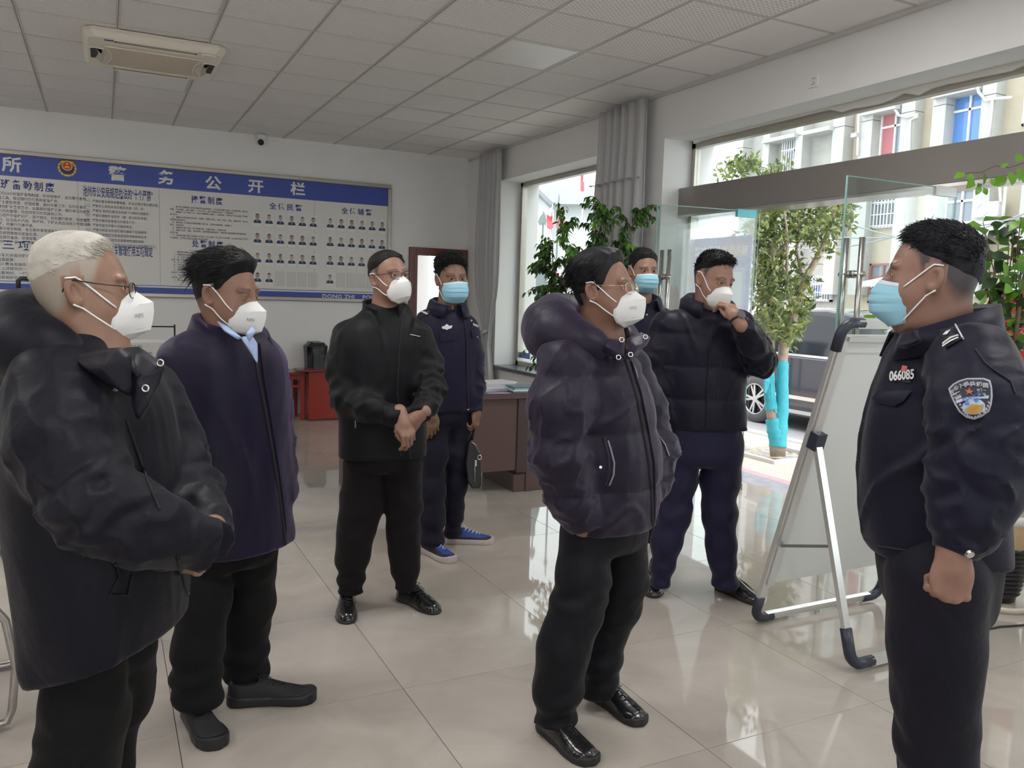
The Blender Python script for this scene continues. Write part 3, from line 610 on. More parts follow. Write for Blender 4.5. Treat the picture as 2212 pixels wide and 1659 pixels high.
# cables in front of the block, white scalloped canopy
for k, (p0, p1) in enumerate((((1640, 486), (2212, 470)), ((1855, 490), (2212, 462)), ((1600, 505), (1960, 505)))):
    a, b = A(on_x(15, *p0)), A(on_x(15, *p1)); pts = [a + (b - a) * t - np.array([0, 0, .35 * math.sin(math.pi * t)]) for t in np.linspace(0, 1, 14)]; MB().tube(pts, .018, 5).build('overhead_cable', mat('grey_cable', (.32, .33, .35), .6), ab)
c0, c1 = A(on_x(15.5, 1850, 622)), A(on_x(15.5, 1915, 612)); n = 24
MB().sheet([[(c0[0] + 1.2, c0[1] + (c1[1] - c0[1]) * i / n, c0[2] + .35) for i in range(n + 1)], [(c0[0], c0[1] + (c1[1] - c0[1]) * i / n, c0[2] + .12) for i in range(n + 1)], [(c0[0], c0[1] + (c1[1] - c0[1]) * i / n, c0[2] + .0 + .05 * abs(math.sin(i * 1.3))) for i in range(n + 1)]]).build('scalloped_canopy', mat('canopy_white', (.75, .82, .82), .6), ab)
# ---- seen through the far window: white gabled house, flags, sculpture cut-outs
gh = empty('gabled_house', J(1200, 640, 27)); tag(gh, 'white gabled house with grey tiled roof beyond the far window', 'building'); gb = np.array(J(1200, 640, 27))
def g_(x, y, dd=0): return J(x, y, 27 + dd) - gb
M_gw = mat('house_white', (.78, .79, .79), .8, noise=(1, .06)); M_groof = mat('house_grey_tile', (.36, .39, .40), .7, noise=(4, .2)); M_gd = mat('house_grey_trim', (.30, .32, .34), .7)
def slab(pts, t, name, mm, par):
    P = [_v(p) for p in pts]; n = len(P); N_ = np.array(CF) * t
    return MB().add(P + [p + N_ for p in P], [tuple(range(n))[::-1], tuple(range(n, 2 * n))] + [(i, (i + 1) % n, n + (i + 1) % n, n + i) for i in range(n)]).build(name, mm, par)
slab([g_(1080, 760), g_(1080, 445), g_(1125, 440), g_(1148, 400), g_(1190, 440), g_(1195, 760)], 8, 'gable_wall', M_gw, gh)
slab([g_(1195, 760, .5), g_(1195, 440, .5), g_(1420, 440, .5), g_(1420, 760, .5)], 7, 'wall', M_gw, gh)
for k in range(8):
    f0, f1 = k / 8, (k + 1) / 8 - .01
    def rp(f, x0, x1): return (x0 + (x1 - x0) * f)
    slab([g_(rp(f0, 1196, 1152), 440 - 44 * f0, -.2 + 3 * f0), g_(1430, 446 - 50 * f0, -.2 + 3 * f0), g_(1430, 446 - 50 * f1 - 2, -.25 + 3 * f1), g_(rp(f1, 1196, 1152), 440 - 44 * f1 - 2, -.25 + 3 * f1)], .12, 'roof_course', M_groof, gh)
slab([g_(1148, 392, -.4), g_(1194, 438, -.4), g_(1190, 444, -.4), g_(1146, 401, -.4)], .5, 'verge', M_gd, gh); slab([g_(1148, 392, -.4), g_(1120, 438, -.4), g_(1125, 444, -.4), g_(1150, 401, -.4)], .5, 'verge', M_gd, gh)
MB().lathe([(0, 0), (.2, .02), (.2, .12), (0, .14)], n=12).build('vent_disc', M_gd, gh, loc=g_(1149, 413, -.1))
slab([g_(1285, 520, -2), g_(1285, 440, -2), g_(1330, 440, -2), g_(1330, 520, -2)], .3, 'window', M_gd, gh)
fm_ = mat('flag_red', (.75, .10, .12), .6); pm_ = mat('flag_pole_steel', (.7, .7, .7), .3, .8)
for k, (x, y0, y1, lab_) in enumerate(((1262, 372, 700, 'tall flagpole with red flag seen through the far window'), (1195, 465, 720, 'low red flag by the white house, left of two'), (1215, 465, 720, 'low red flag by the white house, right of two'))):
    b0 = np.array(J(x, y0, 20)); b0[2] = ZR - .01; fo = empty('flag', b0); tag(fo, lab_, 'flag')
    MB().cyl((0, 0, 0), J(x, y0 - 12, 20) - b0, .03, .02, 8).build('pole', pm_, fo, True)
    hh = 40 if k == 0 else 28
    MB().sheet([[J(x - (8 if k == 0 else 14) * t, y0 + hh * s_ + 3 * math.sin(s_ * 6 + t * 4), 20 + .1 * math.sin(5 * s_)) - b0 for t in np.linspace(0, 1, 5)] for s_ in np.linspace(0, 1, 8)]).build('flag_cloth', fm_, fo, True)
M_cut = mat('grey_cutout_metal', (.22, .27, .28), .5, .2)
def cutout(name, pts, dep, label, cat, stem=None):
    b0 = np.array(J(pts[0][0], pts[0][1], dep)); o = empty(name, b0); tag(o, label, cat); slab([J(x, y, dep) - b0 for x, y in pts], .05, 'silhouette', M_cut, o)
    if stem: t0 = np.array(J(stem[0], stem[1], dep + .02)); MB().cyl(t0 - b0, np.array([t0[0], t0[1], ZR - .01]) - b0, .015, n=6).build('rod', M_cut, o)
cutout('bird_cutout', [(1127, 482), (1136, 473), (1139, 452), (1143, 444), (1145, 455), (1142, 470), (1145, 478), (1142, 490), (1138, 484), (1131, 486)], 13, 'grey bird silhouette with raised wing, outermost of three beyond the far window', 'sculpture', (1139, 484, 720))
cutout('bird_cutout', [(1162, 479), (1166, 468), (1172, 462), (1173, 455), (1178, 463), (1181, 476), (1179, 488), (1175, 482), (1166, 486)], 13, 'round grey bird silhouette, middle of three beyond the far window', 'sculpture', (1173, 484, 720))
cutout('bird_cutout', [(1200, 456), (1205, 446), (1206, 425), (1208, 416), (1209, 430), (1208, 445), (1211, 455), (1206, 453)], 13, 'slim upward bird silhouette, above the red flags beyond the far window', 'sculpture', (1206, 450, 720))
cutout('animal_cutout', [(1128, 668), (1136, 655), (1135, 620), (1130, 606), (1122, 598), (1124, 582), (1137, 565), (1145, 545), (1151, 540), (1153, 555), (1148, 575), (1150, 585), (1163, 558), (1172, 546), (1177, 552), (1175, 575), (1180, 600), (1186, 640), (1186, 672), (1150, 680), (1128, 682)], 12, 'large grey animal-shaped panel standing beyond the far window', 'sculpture')
# road markings and street clutter beyond the far window
lb = empty('low_barrier', J(1150, 700, 12)); tag(lb, 'grey low barrier bars on the road beyond the far window', 'barrier'); b0 = np.array(J(1150, 700, 12))
for x0, x1, y in ((1130, 1200, 688), (1118, 1180, 697), (1130, 1200, 706)): MB().bar(J(x0, y, 12) - b0, J(x1, y + 3, 12) - b0, .03, .05).build('barrier_bar', M_cut, lb)
for x, y in ((1120, 697), (1198, 706)):
    t0 = np.array(J(x, y, 12)); MB().cyl(t0 - b0, np.array([t0[0], t0[1], ZR - .01]) - b0, .025, n=8).build('barrier_post', M_cut, lb)

# ================================================================== DISPLAY BOARD ON THE BACK WALL
def on_y(Y, px, py):
    d = CF + CR * (px - 1106) / FPX - CU * (py - 829.5) / FPX
    return CC + d * (Y / d[1])
def board():
    x0, x1, z0, z1 = -3.3, 3.245, 1.372, 2.832; yf = YB - .035
    root = empty('notice_board', (0, YB, 0)); tag(root, 'long blue and white police notice board in a steel frame on the back wall', 'notice board')
    M_fr = mat('champagne_steel', (.40, .37, .32), .3, .85, noise=(2, .12)); M_bl = mat('board_blue', (.035, .07, .36), .35); M_wh = mat('board_white', (.70, .69, .66), .4, noise=(2, .03)); M_gr = mat('board_seam', (.45, .45, .44), .5)
    f = MB(); t = .045
    f.box((x0, -.04, z1 - t), (x1, 0, z1), .006).box((x0, -.04, z0), (x1, 0, z0 + t), .006).box((x1 - t, -.04, z0 + t), (x1, 0, z1 - t), .006); f.build('steel_frame', M_fr, root)
    MB().box((x0, -.022, z0 + t), (x1 - t, -.002, z1 - t)).build('board_panel', M_wh, root)
    MB().box((x0, -.024, 2.571), (x1 - t, -.021, z1 - t)).build('header_band', M_bl, root); MB().box((x0, -.024, z0 + t), (x1 - t, -.021, 1.478)).build('footer_band', M_bl, root); MB().box((x0, -.0235, 1.496), (x1 - t, -.021, 1.503)).build('footer_line', M_bl, root)
    for px, py in ((170, 500), (345, 500), (680, 520)):
        x = on_y(yf, px, py)[0]; MB().box((x - .003, -.0228, 1.505), (x + .003, -.0215, 2.57)).build('panel_seam', M_gr, root)
    M_t1 = mat('header_lettering', (.74, .74, .72), .5); M_t2 = mat('navy_lettering', (.03, .045, .22), .5); M_t3 = mat('ink_lettering', (.20, .20, .24), .6)
    ax, ay = (1, 0, 0), (0, 0, 1); yl = -.0245
    def put(s_, px, py, w, m_, bold=.0, align='CENTER', wide=1.0, space=1.0, lift=0.0):
        """lettering with its visual centre at a point of the board seen at (px, py); w = character height in metres"""
        p = on_y(yf, px, py); text('lettering', s_, (p[0], yl - lift, p[2] - w * .38), ax, ay, w * 1.02, m_, root, bold=bold, align=align, wide=wide, space=space)
    for ch, px, py in (('所', 25, 355), ('警', 254, 375), ('务', 359, 383), ('公', 461, 395), ('开', 553, 402), ('栏', 644, 408)): put(ch, px, py, .155, M_t1, .0042, wide=1.12)
    def fit(s_, pl, pr, py, h, m_, bold=.002, space=1.0, right_only=None):
        """lettering spanning two picture columns on the board"""
        a, b_ = on_y(yf, pl, py), on_y(yf, pr, py); me = text_mesh(s_, h * 1.02, bold=bold, space=space); xs = [v.co.x for v in me.vertices]; w = (b_[0] - a[0]) / (max(xs) - min(xs)); bpy.data.meshes.remove(me)
        text('lettering', s_, (a[0] - min(xs) * w, yl, (a[2] + b_[2]) / 2 - h * .38), ax, ay, h * 1.02, m_, root, bold=bold, wide=w, space=space)
    for s_, pl, pr, py, h, sp in (('值班备勤制度', -24, 117, 400, .100, 1.3), ('三项纪律', 5, 132, 531, .105, 1.5), ('接警制度', 413, 481, 432.5, .086, 1.35), ('处警制度', 415, 482, 527.5, .086, 1.35), ('全体民警', 582, 653, 447, .078, 1.45), ('全体辅警', 738, 804, 457, .078, 1.45)): fit(s_, pl, pr, py, h, M_t2, .0016, sp)
    fit('池州市公安局规范执法的“十个严禁”', 179, 330, 418, .118, M_t2, .0016); fit('公安局警车管理使用五项规定', 208, 330, 542, .112, M_t2, .0016)
    def block(lines, px, py, step, h, wide=1.0, align='LEFT'):
        p = on_y(yf, px, py)
        for k, s_ in enumerate(lines):
            if s_: text('lettering', s_, (p[0], yl, p[2] - k * step), ax, ay, h, M_t3, root, res=1, wide=wide, align=align, bold=.0004)
    B1 = ['实行24小时值班备勤制度，所领导带班，适当警力备勤，', '通工具，保证随时执行各种紧急任务。', '班主要职责是：受理报警，做好处警工作；及时妥善处', '接待群众来信来访，认真做好值班记录；做好单位内部安', '卫内务管理；完成领导交办的其他工作。', '必须严守值班纪律，坚守岗位，切实履行职责；因故擅离', '的，应当有人代岗，换班时，下班人员应当将工作情况向', '班，并履行交接手续。', '情况报告制度，发生案件事故或其他紧急情况，立即报告', '示或预案做出紧急处理。', '应规范着装，受理报警、接待群众，必须热情文明，', '冷、硬、横、推”现象，不得从事与值班工作']
    block(B1, -6, 419, .0445, .036, .93)
    block(['决不允许面对群众危难不勇为；', '酗酒滋事；', '进入夜总会娱乐。', '反上述规定的一律先予以停止', '劣影响的，一律给予开除处', '包庇袒护的，从严处理'], -8, 553, .0455, .037, 1.02)
    B2 = ['（一）严禁处警不携带单警装备、执法记录仪等必要设备；', '（二）严禁在公安机关非办案区内询（讯）问；', '（三）严禁在“协同办案综合系统”外流转办理案件；', '（四）严禁办理案件不经专（兼）职法制员审核；', '（五）严禁涉案财物管理与办案不分离；', '（六）严禁不登记涉案人员随身物品；', '（七）严禁对明显不构成犯罪的嫌疑人取保候审；', '（八）严禁不按规定没收或退还取保候审保证金；', '（九）严禁未经集体研究变更羁押性强制措施；', '（十）严禁对处罚决定不依法执行或违反规定暂缓执行。']
    block(B2, 179, 435, .0505, .034, .86)
    B3 = ['    一、接受群众报警是公安机关维护社会治安稳定、打击违法犯罪活动的一项有效手段，是反应', '处置、打击犯罪、主要依靠的一个关键环节，是做好警民关系的一个重要途径。', '    二、接警是一项严肃的工作，对群众报警要热情接待、认真处理，不得以任何借口拒绝受理和', '推诿不办。', '    三、接警时必须认真做好记录，内容有：报警人姓名、时间、地点、单位、接警时间、地点以', '及案情的基本情况。', '    四、接处警值班民警应听清楚报警人的陈述，并要作全面材料，在报警人', '登记，以备后查。', '    五、接警要做到“三快”，即了解情况快、出警处理快、汇报情况快。', '    六、报警人姓名、地址、电话号码，对所有警情都要进行，要妥善保管报警登记和报案材料', '及时汇报。', '    七、有些警务部门要保护报警人的身份，防止泄密、防止坏人打击报复，防止案件相关人员的', '打击报复，保护群众同违法犯罪斗争的积极性。']
    block(B3, 367, 447, .0285, .0215, .92)
    B4 = ['    一、接到指令要第一时间赶到现场。', '    二、根据案发地点就近处理。', '    三、对一般案件要做好现场保护。', '处置（备）和现场勘验工作。', '    四、对“110”指令要及时反馈。', '    五、对紧急情况要立即上报。', '    六、注意保护现场证据物品。', '    七、重大刑事案件先期处置。', '要追踪，控制现场。', '    八、注意执法公正文明。', '到不推。', '    九、要注意对伤者的救助。']
    block(B4, 370, 545, .0285, .0215, .92)
    fit('DONG ZHI    POLICE', 697, 828, 641, .066, M_t1, .0012, 1.05)
    # emblem on the header
    c = on_y(yf, 145, 362); gold = mat('emblem_gold', (.66, .45, .06), .4, .3); red = mat('emblem_red', (.55, .04, .03), .45); nav = mat('emblem_navy', (.015, .02, .07), .4)
    em = empty('police_emblem', (c[0], -.0245, c[2]), 0, root)
    def disc(nm, pts, mm, y): MB().prism(pts, (0, -y, 0), ax, ay, (0, -1, 0), .0012).build(nm, mm, em)
    sh = [(-.07, .06), (-.045, .085), (0, .095), (.045, .085), (.07, .06), (.066, 0), (.045, -.045), (0, -.075), (-.045, -.045), (-.066, 0)]
    disc('emblem_shield', sh, nav, .001)
    for s_ in (-1, 1):
        for k in range(6):
            a = math.radians(-78 + k * 26); r = .078; p = (s_ * r * math.cos(a), -.005 + r * math.sin(a)); d = a + 1.75
            disc('emblem_leaf', [(p[0] + s_ * .03 * math.cos(d), p[1] + .03 * math.sin(d)), (p[0] + .011 * s_ * math.cos(a), p[1] + .011 * math.sin(a)), (p[0] - s_ * .02 * math.cos(d), p[1] - .02 * math.sin(d)), (p[0] - .011 * s_ * math.cos(a), p[1] - .011 * math.sin(a))], gold, .0022)
    disc('emblem_ring', [(.052 * math.cos(a), .02 + .052 * math.sin(a)) for a in np.linspace(0, 2 * math.pi, 25)[:-1]], gold, .0034); disc('emblem_disc', [(.042 * math.cos(a), .02 + .042 * math.sin(a)) for a in np.linspace(0, 2 * math.pi, 25)[:-1]], red, .0046)
    disc('emblem_gate', [(-.025, -.002), (.025, -.002), (.025, .008), (.014, .008), (.014, .016), (-.014, .016), (-.014, .008), (-.025, .008)], gold, .006); st = []
    for k in range(10): r = .016 if k % 2 == 0 else .0065; st.append((r * math.sin(k * math.pi / 5), .038 + r * math.cos(k * math.pi / 5)))
    disc('emblem_star', st, gold, .006); disc('emblem_scroll', [(-.035, -.07), (.035, -.07), (.028, -.088), (-.028, -.088)], gold, .0034)
    # portrait cards
    M_card = mat('card_white', (.74, .74, .73), .35); M_ph = mat('photo_backdrop', (.68, .70, .71), .45); M_un = mat('photo_navy_uniform', (.035, .045, .075), .6); M_sh = mat('photo_blue_shirt', (.16, .30, .62), .6); M_sk = [mat('photo_skin_%d' % k, c_, .6) for k, c_ in enumerate(((.50, .33, .26), (.58, .42, .34), (.44, .28, .21)))]; M_hr = mat('photo_black_hair', (.03, .028, .027), .6); M_ac = mat('clear_card_holder', (.62, .61, .58), .25)
    cw, chh = .104, .172
    card_me = MB().box((-cw / 2, -.006, -chh / 2), (cw / 2, 0, chh / 2), .001).mesh('portrait_card', M_card); empty_me = MB().box((-cw / 2, -.005, -chh / 2), (cw / 2, 0, chh / 2), .001).box((-cw / 2, -.0065, -chh / 2 + .03), (cw / 2, -.005, -chh / 2 + .033)).mesh('card_holder', M_ac)
    def portrait(k):
        r_ = random.Random(k); p = MB(); y = -.0065
        def flat(pts, mi, dy): p.use(mi); p.add([(a, y - dy, b) for a, b in pts], [tuple(range(len(pts)))])
        def ell(cx, cy, rx, ry, a0=0, a1=360, n=14): return [(cx + rx * math.cos(t), cy + ry * math.sin(t)) for t in np.radians(np.linspace(a0, a1, n, endpoint=(a1 - a0 < 360)))]
        flat([(-.043, -.046), (.043, -.046), (.043, .078), (-.043, .078)], 0, 0)
        flat([(-.043, -.046), (.043, -.046), (.041, -.022), (.024, -.008), (-.024, -.008), (-.041, -.022)], 1, .0003); flat([(-.013, -.008), (.013, -.008), (0, -.04)], 2, .0006); flat([(-.009, -.012), (.009, -.012), (.009, .008), (-.009, .008)], 3, .0008)
        w = r_.uniform(.019, .023); h = r_.uniform(.026, .03); flat(ell(0, .026, w, h), 3, .0011); hh = r_.uniform(.5, 1.0)
        flat(ell(0, .036, w * 1.08, h * .85, 0, 180, 12) + [(-w * .75, .036 + h * .35), (0, .036 + h * (.55 - .2 * hh)), (w * .75, .036 + h * .35)], 4, .0014)
        flat([(-w * .62, .027), (-w * .2, .027), (-w * .2, .03), (-w * .62, .03)], 4, .0016); flat([(w * .62, .03), (w * .2, .03), (w * .2, .027), (w * .62, .027)][::-1], 4, .0016)
        return p.mesh('portrait_photo', [M_ph, M_un, M_sh, M_sk[k % 3], M_hr])
    por = [portrait(k) for k in range(9)]
    for gx, gy, n_last in (((556.4, 581.5, 605.9, 630.3, 653.3, 676.6), (473, 515, 557.5, 600), 2), ((713.4, 737, 759.5, 781.7, 803.6, 825.3), (483, 523, 563.6, 604), 1)):
        zs = [on_y(yf, gx[0], y)[2] for y in gy]
        for r in range(4):
            for q in range(6):
                x = on_y(yf, gx[q], 540)[0]
                if r == 3 and q >= n_last: link('card_holder', empty_me, root, (x, -.022, zs[r]))
                else:
                    c_ = link('portrait_card', card_me, root, (x, -.022, zs[r])); link('portrait_photo', por[(r * 7 + q * 5 + n_last) % 9], c_)
board()
# ================================================================== CEILING AND WALL FITTINGS
def cassette():
    root = empty('cassette_air_conditioner', (.38, 6.95, ZC)); tag(root, 'cream square cassette air conditioner with dusty grille in the ceiling', 'air conditioner')
    M_c = mat('cream_plastic', (.78, .73, .63), .4, noise=(4, .05)); M_cd = mat('dusty_grille', (.60, .52, .42), .7, noise=(60, .25), bump=(120, .5, .004)); M_k = mat('vent_dark', (.03, .028, .025), .6); M_v = mat('vane_grey', (.50, .46, .40), .5)
    h = .47; z1 = -.065
    def ring(r, z): return [(-r + .05, -r, z), (r - .05, -r, z), (r, -r + .05, z), (r, r - .05, z), (r - .05, r, z), (-r + .05, r, z), (-r, r - .05, z), (-r, -r + .05, z)]
    p = MB(); A_, B_, C_ = ring(h - .01, 0), ring(h, -.03), ring(h - .03, z1); p.sheet([A_, B_, C_], True); p.add(C_, [tuple(range(8))]); p.build('fascia', M_c, root)
    # centre panel, bulging, with waisted sides
    G = []; n = 12
    for j in range(n + 1):
        v = -1 + 2 * j / n; G.append([((.285 + .05 * abs(v) ** 2.2) * (-1 + 2 * i / n), .27 * v + .03, z1 - .006 - .018 * (1 - (-1 + 2 * i / n) ** 4) * (1 - v ** 4)) for i in range(n + 1)])
    MB().sheet(G).build('intake_grille', M_cd, root, True)
    fr = MB(); E_ = [G[0][i] for i in range(n + 1)] + [G[j][n] for j in range(1, n + 1)] + [G[n][i] for i in range(n - 1, -1, -1)] + [G[j][0] for j in range(n - 1, 0, -1)]; fr.tube(E_, .006, 6, closed=True); fr.build('grille_rim', M_c, root, True)
    for side in range(4):
        a = side * math.pi / 2; c_, s_ = math.cos(a), math.sin(a)
        def T(x, y, z): return (x * c_ - y * s_, x * s_ + y * c_, z)
        L = .27 if side % 2 == 0 else .15
        sl = MB(); sl.add([T(-L, -.43, z1 - .002), T(L, -.43, z1 - .002), T(L, -.345, z1 - .002), T(-L, -.345, z1 - .002)], [(0, 1, 2, 3)]); sl.build('air_slot', M_k, root)
        rm = MB(); rm.tube([T(-L, -.43, z1 - .003), T(L, -.43, z1 - .003), T(L, -.345, z1 - .003), T(-L, -.345, z1 - .003)], .007, 6, closed=True); rm.build('slot_rim', M_c, root)
        vn = MB()
        if side % 2: vn.sheet([[T(-L + .01 + (2 * L - .02) * t, -.395 + .02 * math.sin(3 * t), z1 - .002) for t in np.linspace(0, 1, 6)], [T(-L + .01 + (2 * L - .02) * t, -.36, z1 - .035) for t in np.linspace(0, 1, 6)], [T(-L + .01 + (2 * L - .02) * t, -.34, z1 - .03) for t in np.linspace(0, 1, 6)]])
        else: vn.add([T(-L + .01, -.40, z1 - .004), T(L - .01, -.40, z1 - .004), T(L - .01, -.37, z1 - .004), T(-L + .01, -.37, z1 - .004)], [(0, 1, 2, 3)])
        vn.build('louvre_vane', M_v, root, True)
    MB().box((.30, -.40, z1 - .006), (.40, -.375, z1)).build('receiver_window', mat('white_plastic', (.8, .8, .79), .4), root); MB().box((-.335, -.40, z1 - .003), (-.275, -.375, z1)).build('blue_badge', mat('blue_badge', (.03, .06, .25), .4), root)
cassette()
dc = empty('dome_camera', (1.66, YB - .08, ZC)); tag(dc, 'small white dome security camera under the ceiling above the notice board', 'security camera')
M_pl = mat('white_plastic', (.8, .8, .79), .4)
MB().lathe([(0, 0), (.055, 0), (.055, -.03), (.045, -.05), (0, -.05)], n=20).build('mount_base', M_pl, dc, True); MB().ball((0, -.015, -.075), .052, 18, 12).build('camera_ball', M_pl, dc, True); MB().ball((-.008, -.038, -.088), .038, 14, 10).build('camera_lens', mat('black_gloss', (.01, .01, .012), .1), dc, True)
# doorway frame at the back, room curtain behind
M_mah = mat('mahogany_frame', (.17, .055, .05), .35, noise=(3, .15)); M_maw = mat('dark_brown_door', (.07, .035, .03), .35)
df = MB(); df.box((3.49, YB - .03, 0), (3.585, YB + .02, 2.09), .006).box((4.205, YB - .03, 0), (4.295, YB + .02, 2.09), .006).box((3.585, YB - .03, 1.99), (4.205, YB + .02, 2.09), .006)
d2 = df.build('door_2', M_mah); tag(d2, kind='structure')
MB().box((3.555, YB - .035, 0), (3.60, YB + .12, 1.99)).box((4.18, YB - .035, 0), (4.22, YB + .12, 1.99)).build('door_lining', M_mah, d2)
MB().box((4.02, YB + .14, .01), (4.20, YB + .20, 1.98)).build('door_leaf', M_maw, d2)
def pleats(y_or_x, a0, a1, z0, z1, amp, n, m_, name, root, axis='y', off=0.0, prof=None, seam=None, cols=None):
    """hanging cloth; axis: direction of its run; prof(z)->(centre shift, width factor)"""
    rows = 26; cols = cols or n * 8; G = []; rr = random.Random(int(abs(a0) * 100)); phs = [rr.uniform(-.5, .5) for _ in range(n + 1)]
    for r in range(rows + 1):
        z = z1 + (z0 - z1) * r / rows; row = []; sh, wf = prof(z) if prof else (0, 1); mid = (a0 + a1) / 2
        for c in range(cols + 1):
            t = c / cols; w = mid + sh + (a0 + (a1 - a0) * t - mid) * wf; ph = 2 * math.pi * n * t + phs[int(t * n) % n] * 1.5
            d = off + amp * (math.sin(ph) + .35 * math.sin(2.3 * ph + 1 + z * .6)) * (.75 + .25 * math.cos(3 * z)) * (1 if wf > .99 else .8 + .2 * wf)
            row.append((y_or_x + d, w, z) if axis == 'y' else (w, y_or_x + d, z))
        G.append(row)
    o = MB().sheet(G).build(name, m_, root, True); so_ = o.modifiers.new('cloth', 'SOLIDIFY'); so_.thickness = .004
    return o
M_curt = mat('grey_satin_curtain', (.47, .47, .48), .40, noise=(2, .08), sheen=.3); M_curb = mat('grey_blue_curtain', (.40, .47, .52), .6)
bc = empty('backroom_curtain', (3.6, YB + 2.6, 0)); tag(bc, 'grey-blue curtain seen through the back doorway', 'curtain'); pleats(0, 0, .95, .05, 2.6, .03, 8, M_curb, 'curtain_cloth', bc, 'x')
c2 = empty('curtain', (4.19, 0, 0)); tag(c2, 'long grey satin curtain hanging between the far window and the entrance', 'curtain', 'grey window curtains')
pleats(0, 5.93, 6.66, .03, ZC - .03, .045, 6, M_curt, 'curtain_cloth', c2); 
sm = MB(); sm.tube([(-.06 + .045 * math.sin(2 * math.pi * 6 * t), 5.93 + .73 * t, 2.56 - .012 * t) for t in np.linspace(0, 1, 60)], .003, 5); sm.build('curtain_seam', mat('grey_thread', (.28, .28, .29), .6), c2)
c1 = empty('curtain', (4.19, 0, 0)); tag(c1, 'grey satin curtain tied back with tassels in the far corner', 'curtain', 'grey window curtains')
def tie(z):
    k = math.exp(-((z - 1.04) / .35) ** 2); low = 1 if z > 1.04 else 0; return (-.02 * k, 1 - .62 * k - (.18 if z < 1.0 else 0))
pleats(0, 8.80, 9.36, .03, ZC - .03, .04, 6, M_curt, 'curtain_cloth', c1, prof=tie)
MB().tube([(-.07, 9.0, 1.06), (-.08, 9.08, 1.03), (-.05, 9.18, 1.05), (.03, 9.2, 1.09), (.06, 9.1, 1.1), (.0, 8.99, 1.09)], .012, 6, closed=True).build('tie_band', M_curt, c1, True)
M_tas = mat('cream_tassel', (.62, .57, .45), .7)
for dy, dz in ((.03, 0), (.09, -.06)):
    tz = MB(); tz.tube([(-.085, 9.04 + dy, 1.02), (-.09, 9.05 + dy, .9 + dz)], .004, 5); tz.lathe([(0, .0), (.014, -.02), (.018, -.05), (.012, -.06), (.02, -.075), (.026, -.16), (0, -.165)], (-.09, 9.05 + dy, .92 + dz), 10); tz.build('tassel', M_tas, c1, True)
# ================================================================== FURNITURE
M_wood = mat('dark_walnut_laminate', (.095, .052, .048), .3, noise=(2, .18)); M_red = mat('red_lacquer_wood', (.30, .035, .025), .25, noise=(3, .15)); M_redt = mat('maroon_table_top', (.20, .05, .045), .18)
ds = empty('reception_desk', (2.2, 5.45, 0)); tag(ds, 'dark walnut desk with papers standing by the far window', 'desk')
MB().box((-.62, -.05, .735), (.80, .75, .78), .006).build('desktop', M_wood, ds); MB().box((-.55, 0, .18), (.67, .025, .735), .003).build('modesty_panel', M_wood, ds)
MB().box((.60, -.012, .16), (.69, .05, .735), .003).build('end_post', mat('dark_walnut_edge', (.05, .028, .027), .35), ds)
for x in (-.58, .70): MB().box((x, .02, .0), (x + .06, .72, .735), .003).build('side_panel', M_wood, ds)
MB().box((.60, .03, 0), (.90, .6, .14), .003).build('plinth', M_wood, ds)
def stack(name, loc, rz, sx, sy, n, m_, label, cat, group=None, t=.006, skew=.01):
    root = empty(name, loc, rz); tag(root, label, cat, group); rr = random.Random(n)
    for k in range(n): MB().box((-sx / 2 + rr.uniform(-skew, skew), -sy / 2 + rr.uniform(-skew, skew), k * t), (sx / 2 + rr.uniform(-skew, skew), sy / 2 + rr.uniform(-skew, skew), (k + 1) * t - .0006)).build('sheet', m_[k % len(m_)], root)
    return root
M_pap = mat('white_paper', (.78, .77, .78), .6); M_pap2 = mat('lilac_paper', (.62, .62, .68), .6); M_fol = mat('teal_folder', (.10, .19, .22), .5); M_fol2 = mat('pale_blue_folder', (.45, .58, .66), .4)
stack('paper_pile', (2.64, 5.62, .78), .12, .22, .18, 6, [M_pap, M_pap2], 'pile of loose white sheets beside the green spray bottle', 'papers')
stack('folder_pile', (2.86, 5.50, .78), -.08, .20, .17, 4, [M_fol, M_pap, M_fol2], 'teal and pale blue folders on the walnut desk', 'folders', t=.011, skew=.008)
stack('document_folder', (2.82, 5.92, .78), .2, .29, .2, 3, [M_pap, M_fol2], 'white document stack at the back of the walnut desk', 'papers', t=.012)
stack('paper_sheet', (2.635, 5.44, .78), -.1, .16, .07, 1, [mat('blue_white_sheet', (.40, .55, .78), .5)], 'single blue-printed sheet at the desk front edge', 'papers', t=.002)
sb = empty('spray_bottle', (2.495, 5.48, .782)); tag(sb, 'small green translucent spray bottle on the walnut desk', 'spray bottle')
gl_ = mat('green_translucent_plastic', (.18, .75, .22), .15, trans=.6); MB().lathe([(0, 0), (.034, 0), (.038, .01), (.038, .06), (.03, .10), (.018, .125), (.013, .135), (.013, .15)], n=20).build('bottle_body', gl_, sb, True)
gd_ = mat('bright_green_plastic', (.02, .62, .08), .3); MB().lathe([(.015, .145), (.017, .15), (.017, .17), (.010, .175), (.010, .2), (0, .2)], n=14).build('collar', gd_, sb, True); MB().box((-.012, -.045, .19), (.012, .02, .215), .004).build('nozzle_head', gd_, sb); MB().tube([(0, -.03, .19), (0, -.035, .165), (0, -.028, .15)], .005, 6).build('trigger', gd_, sb, True)
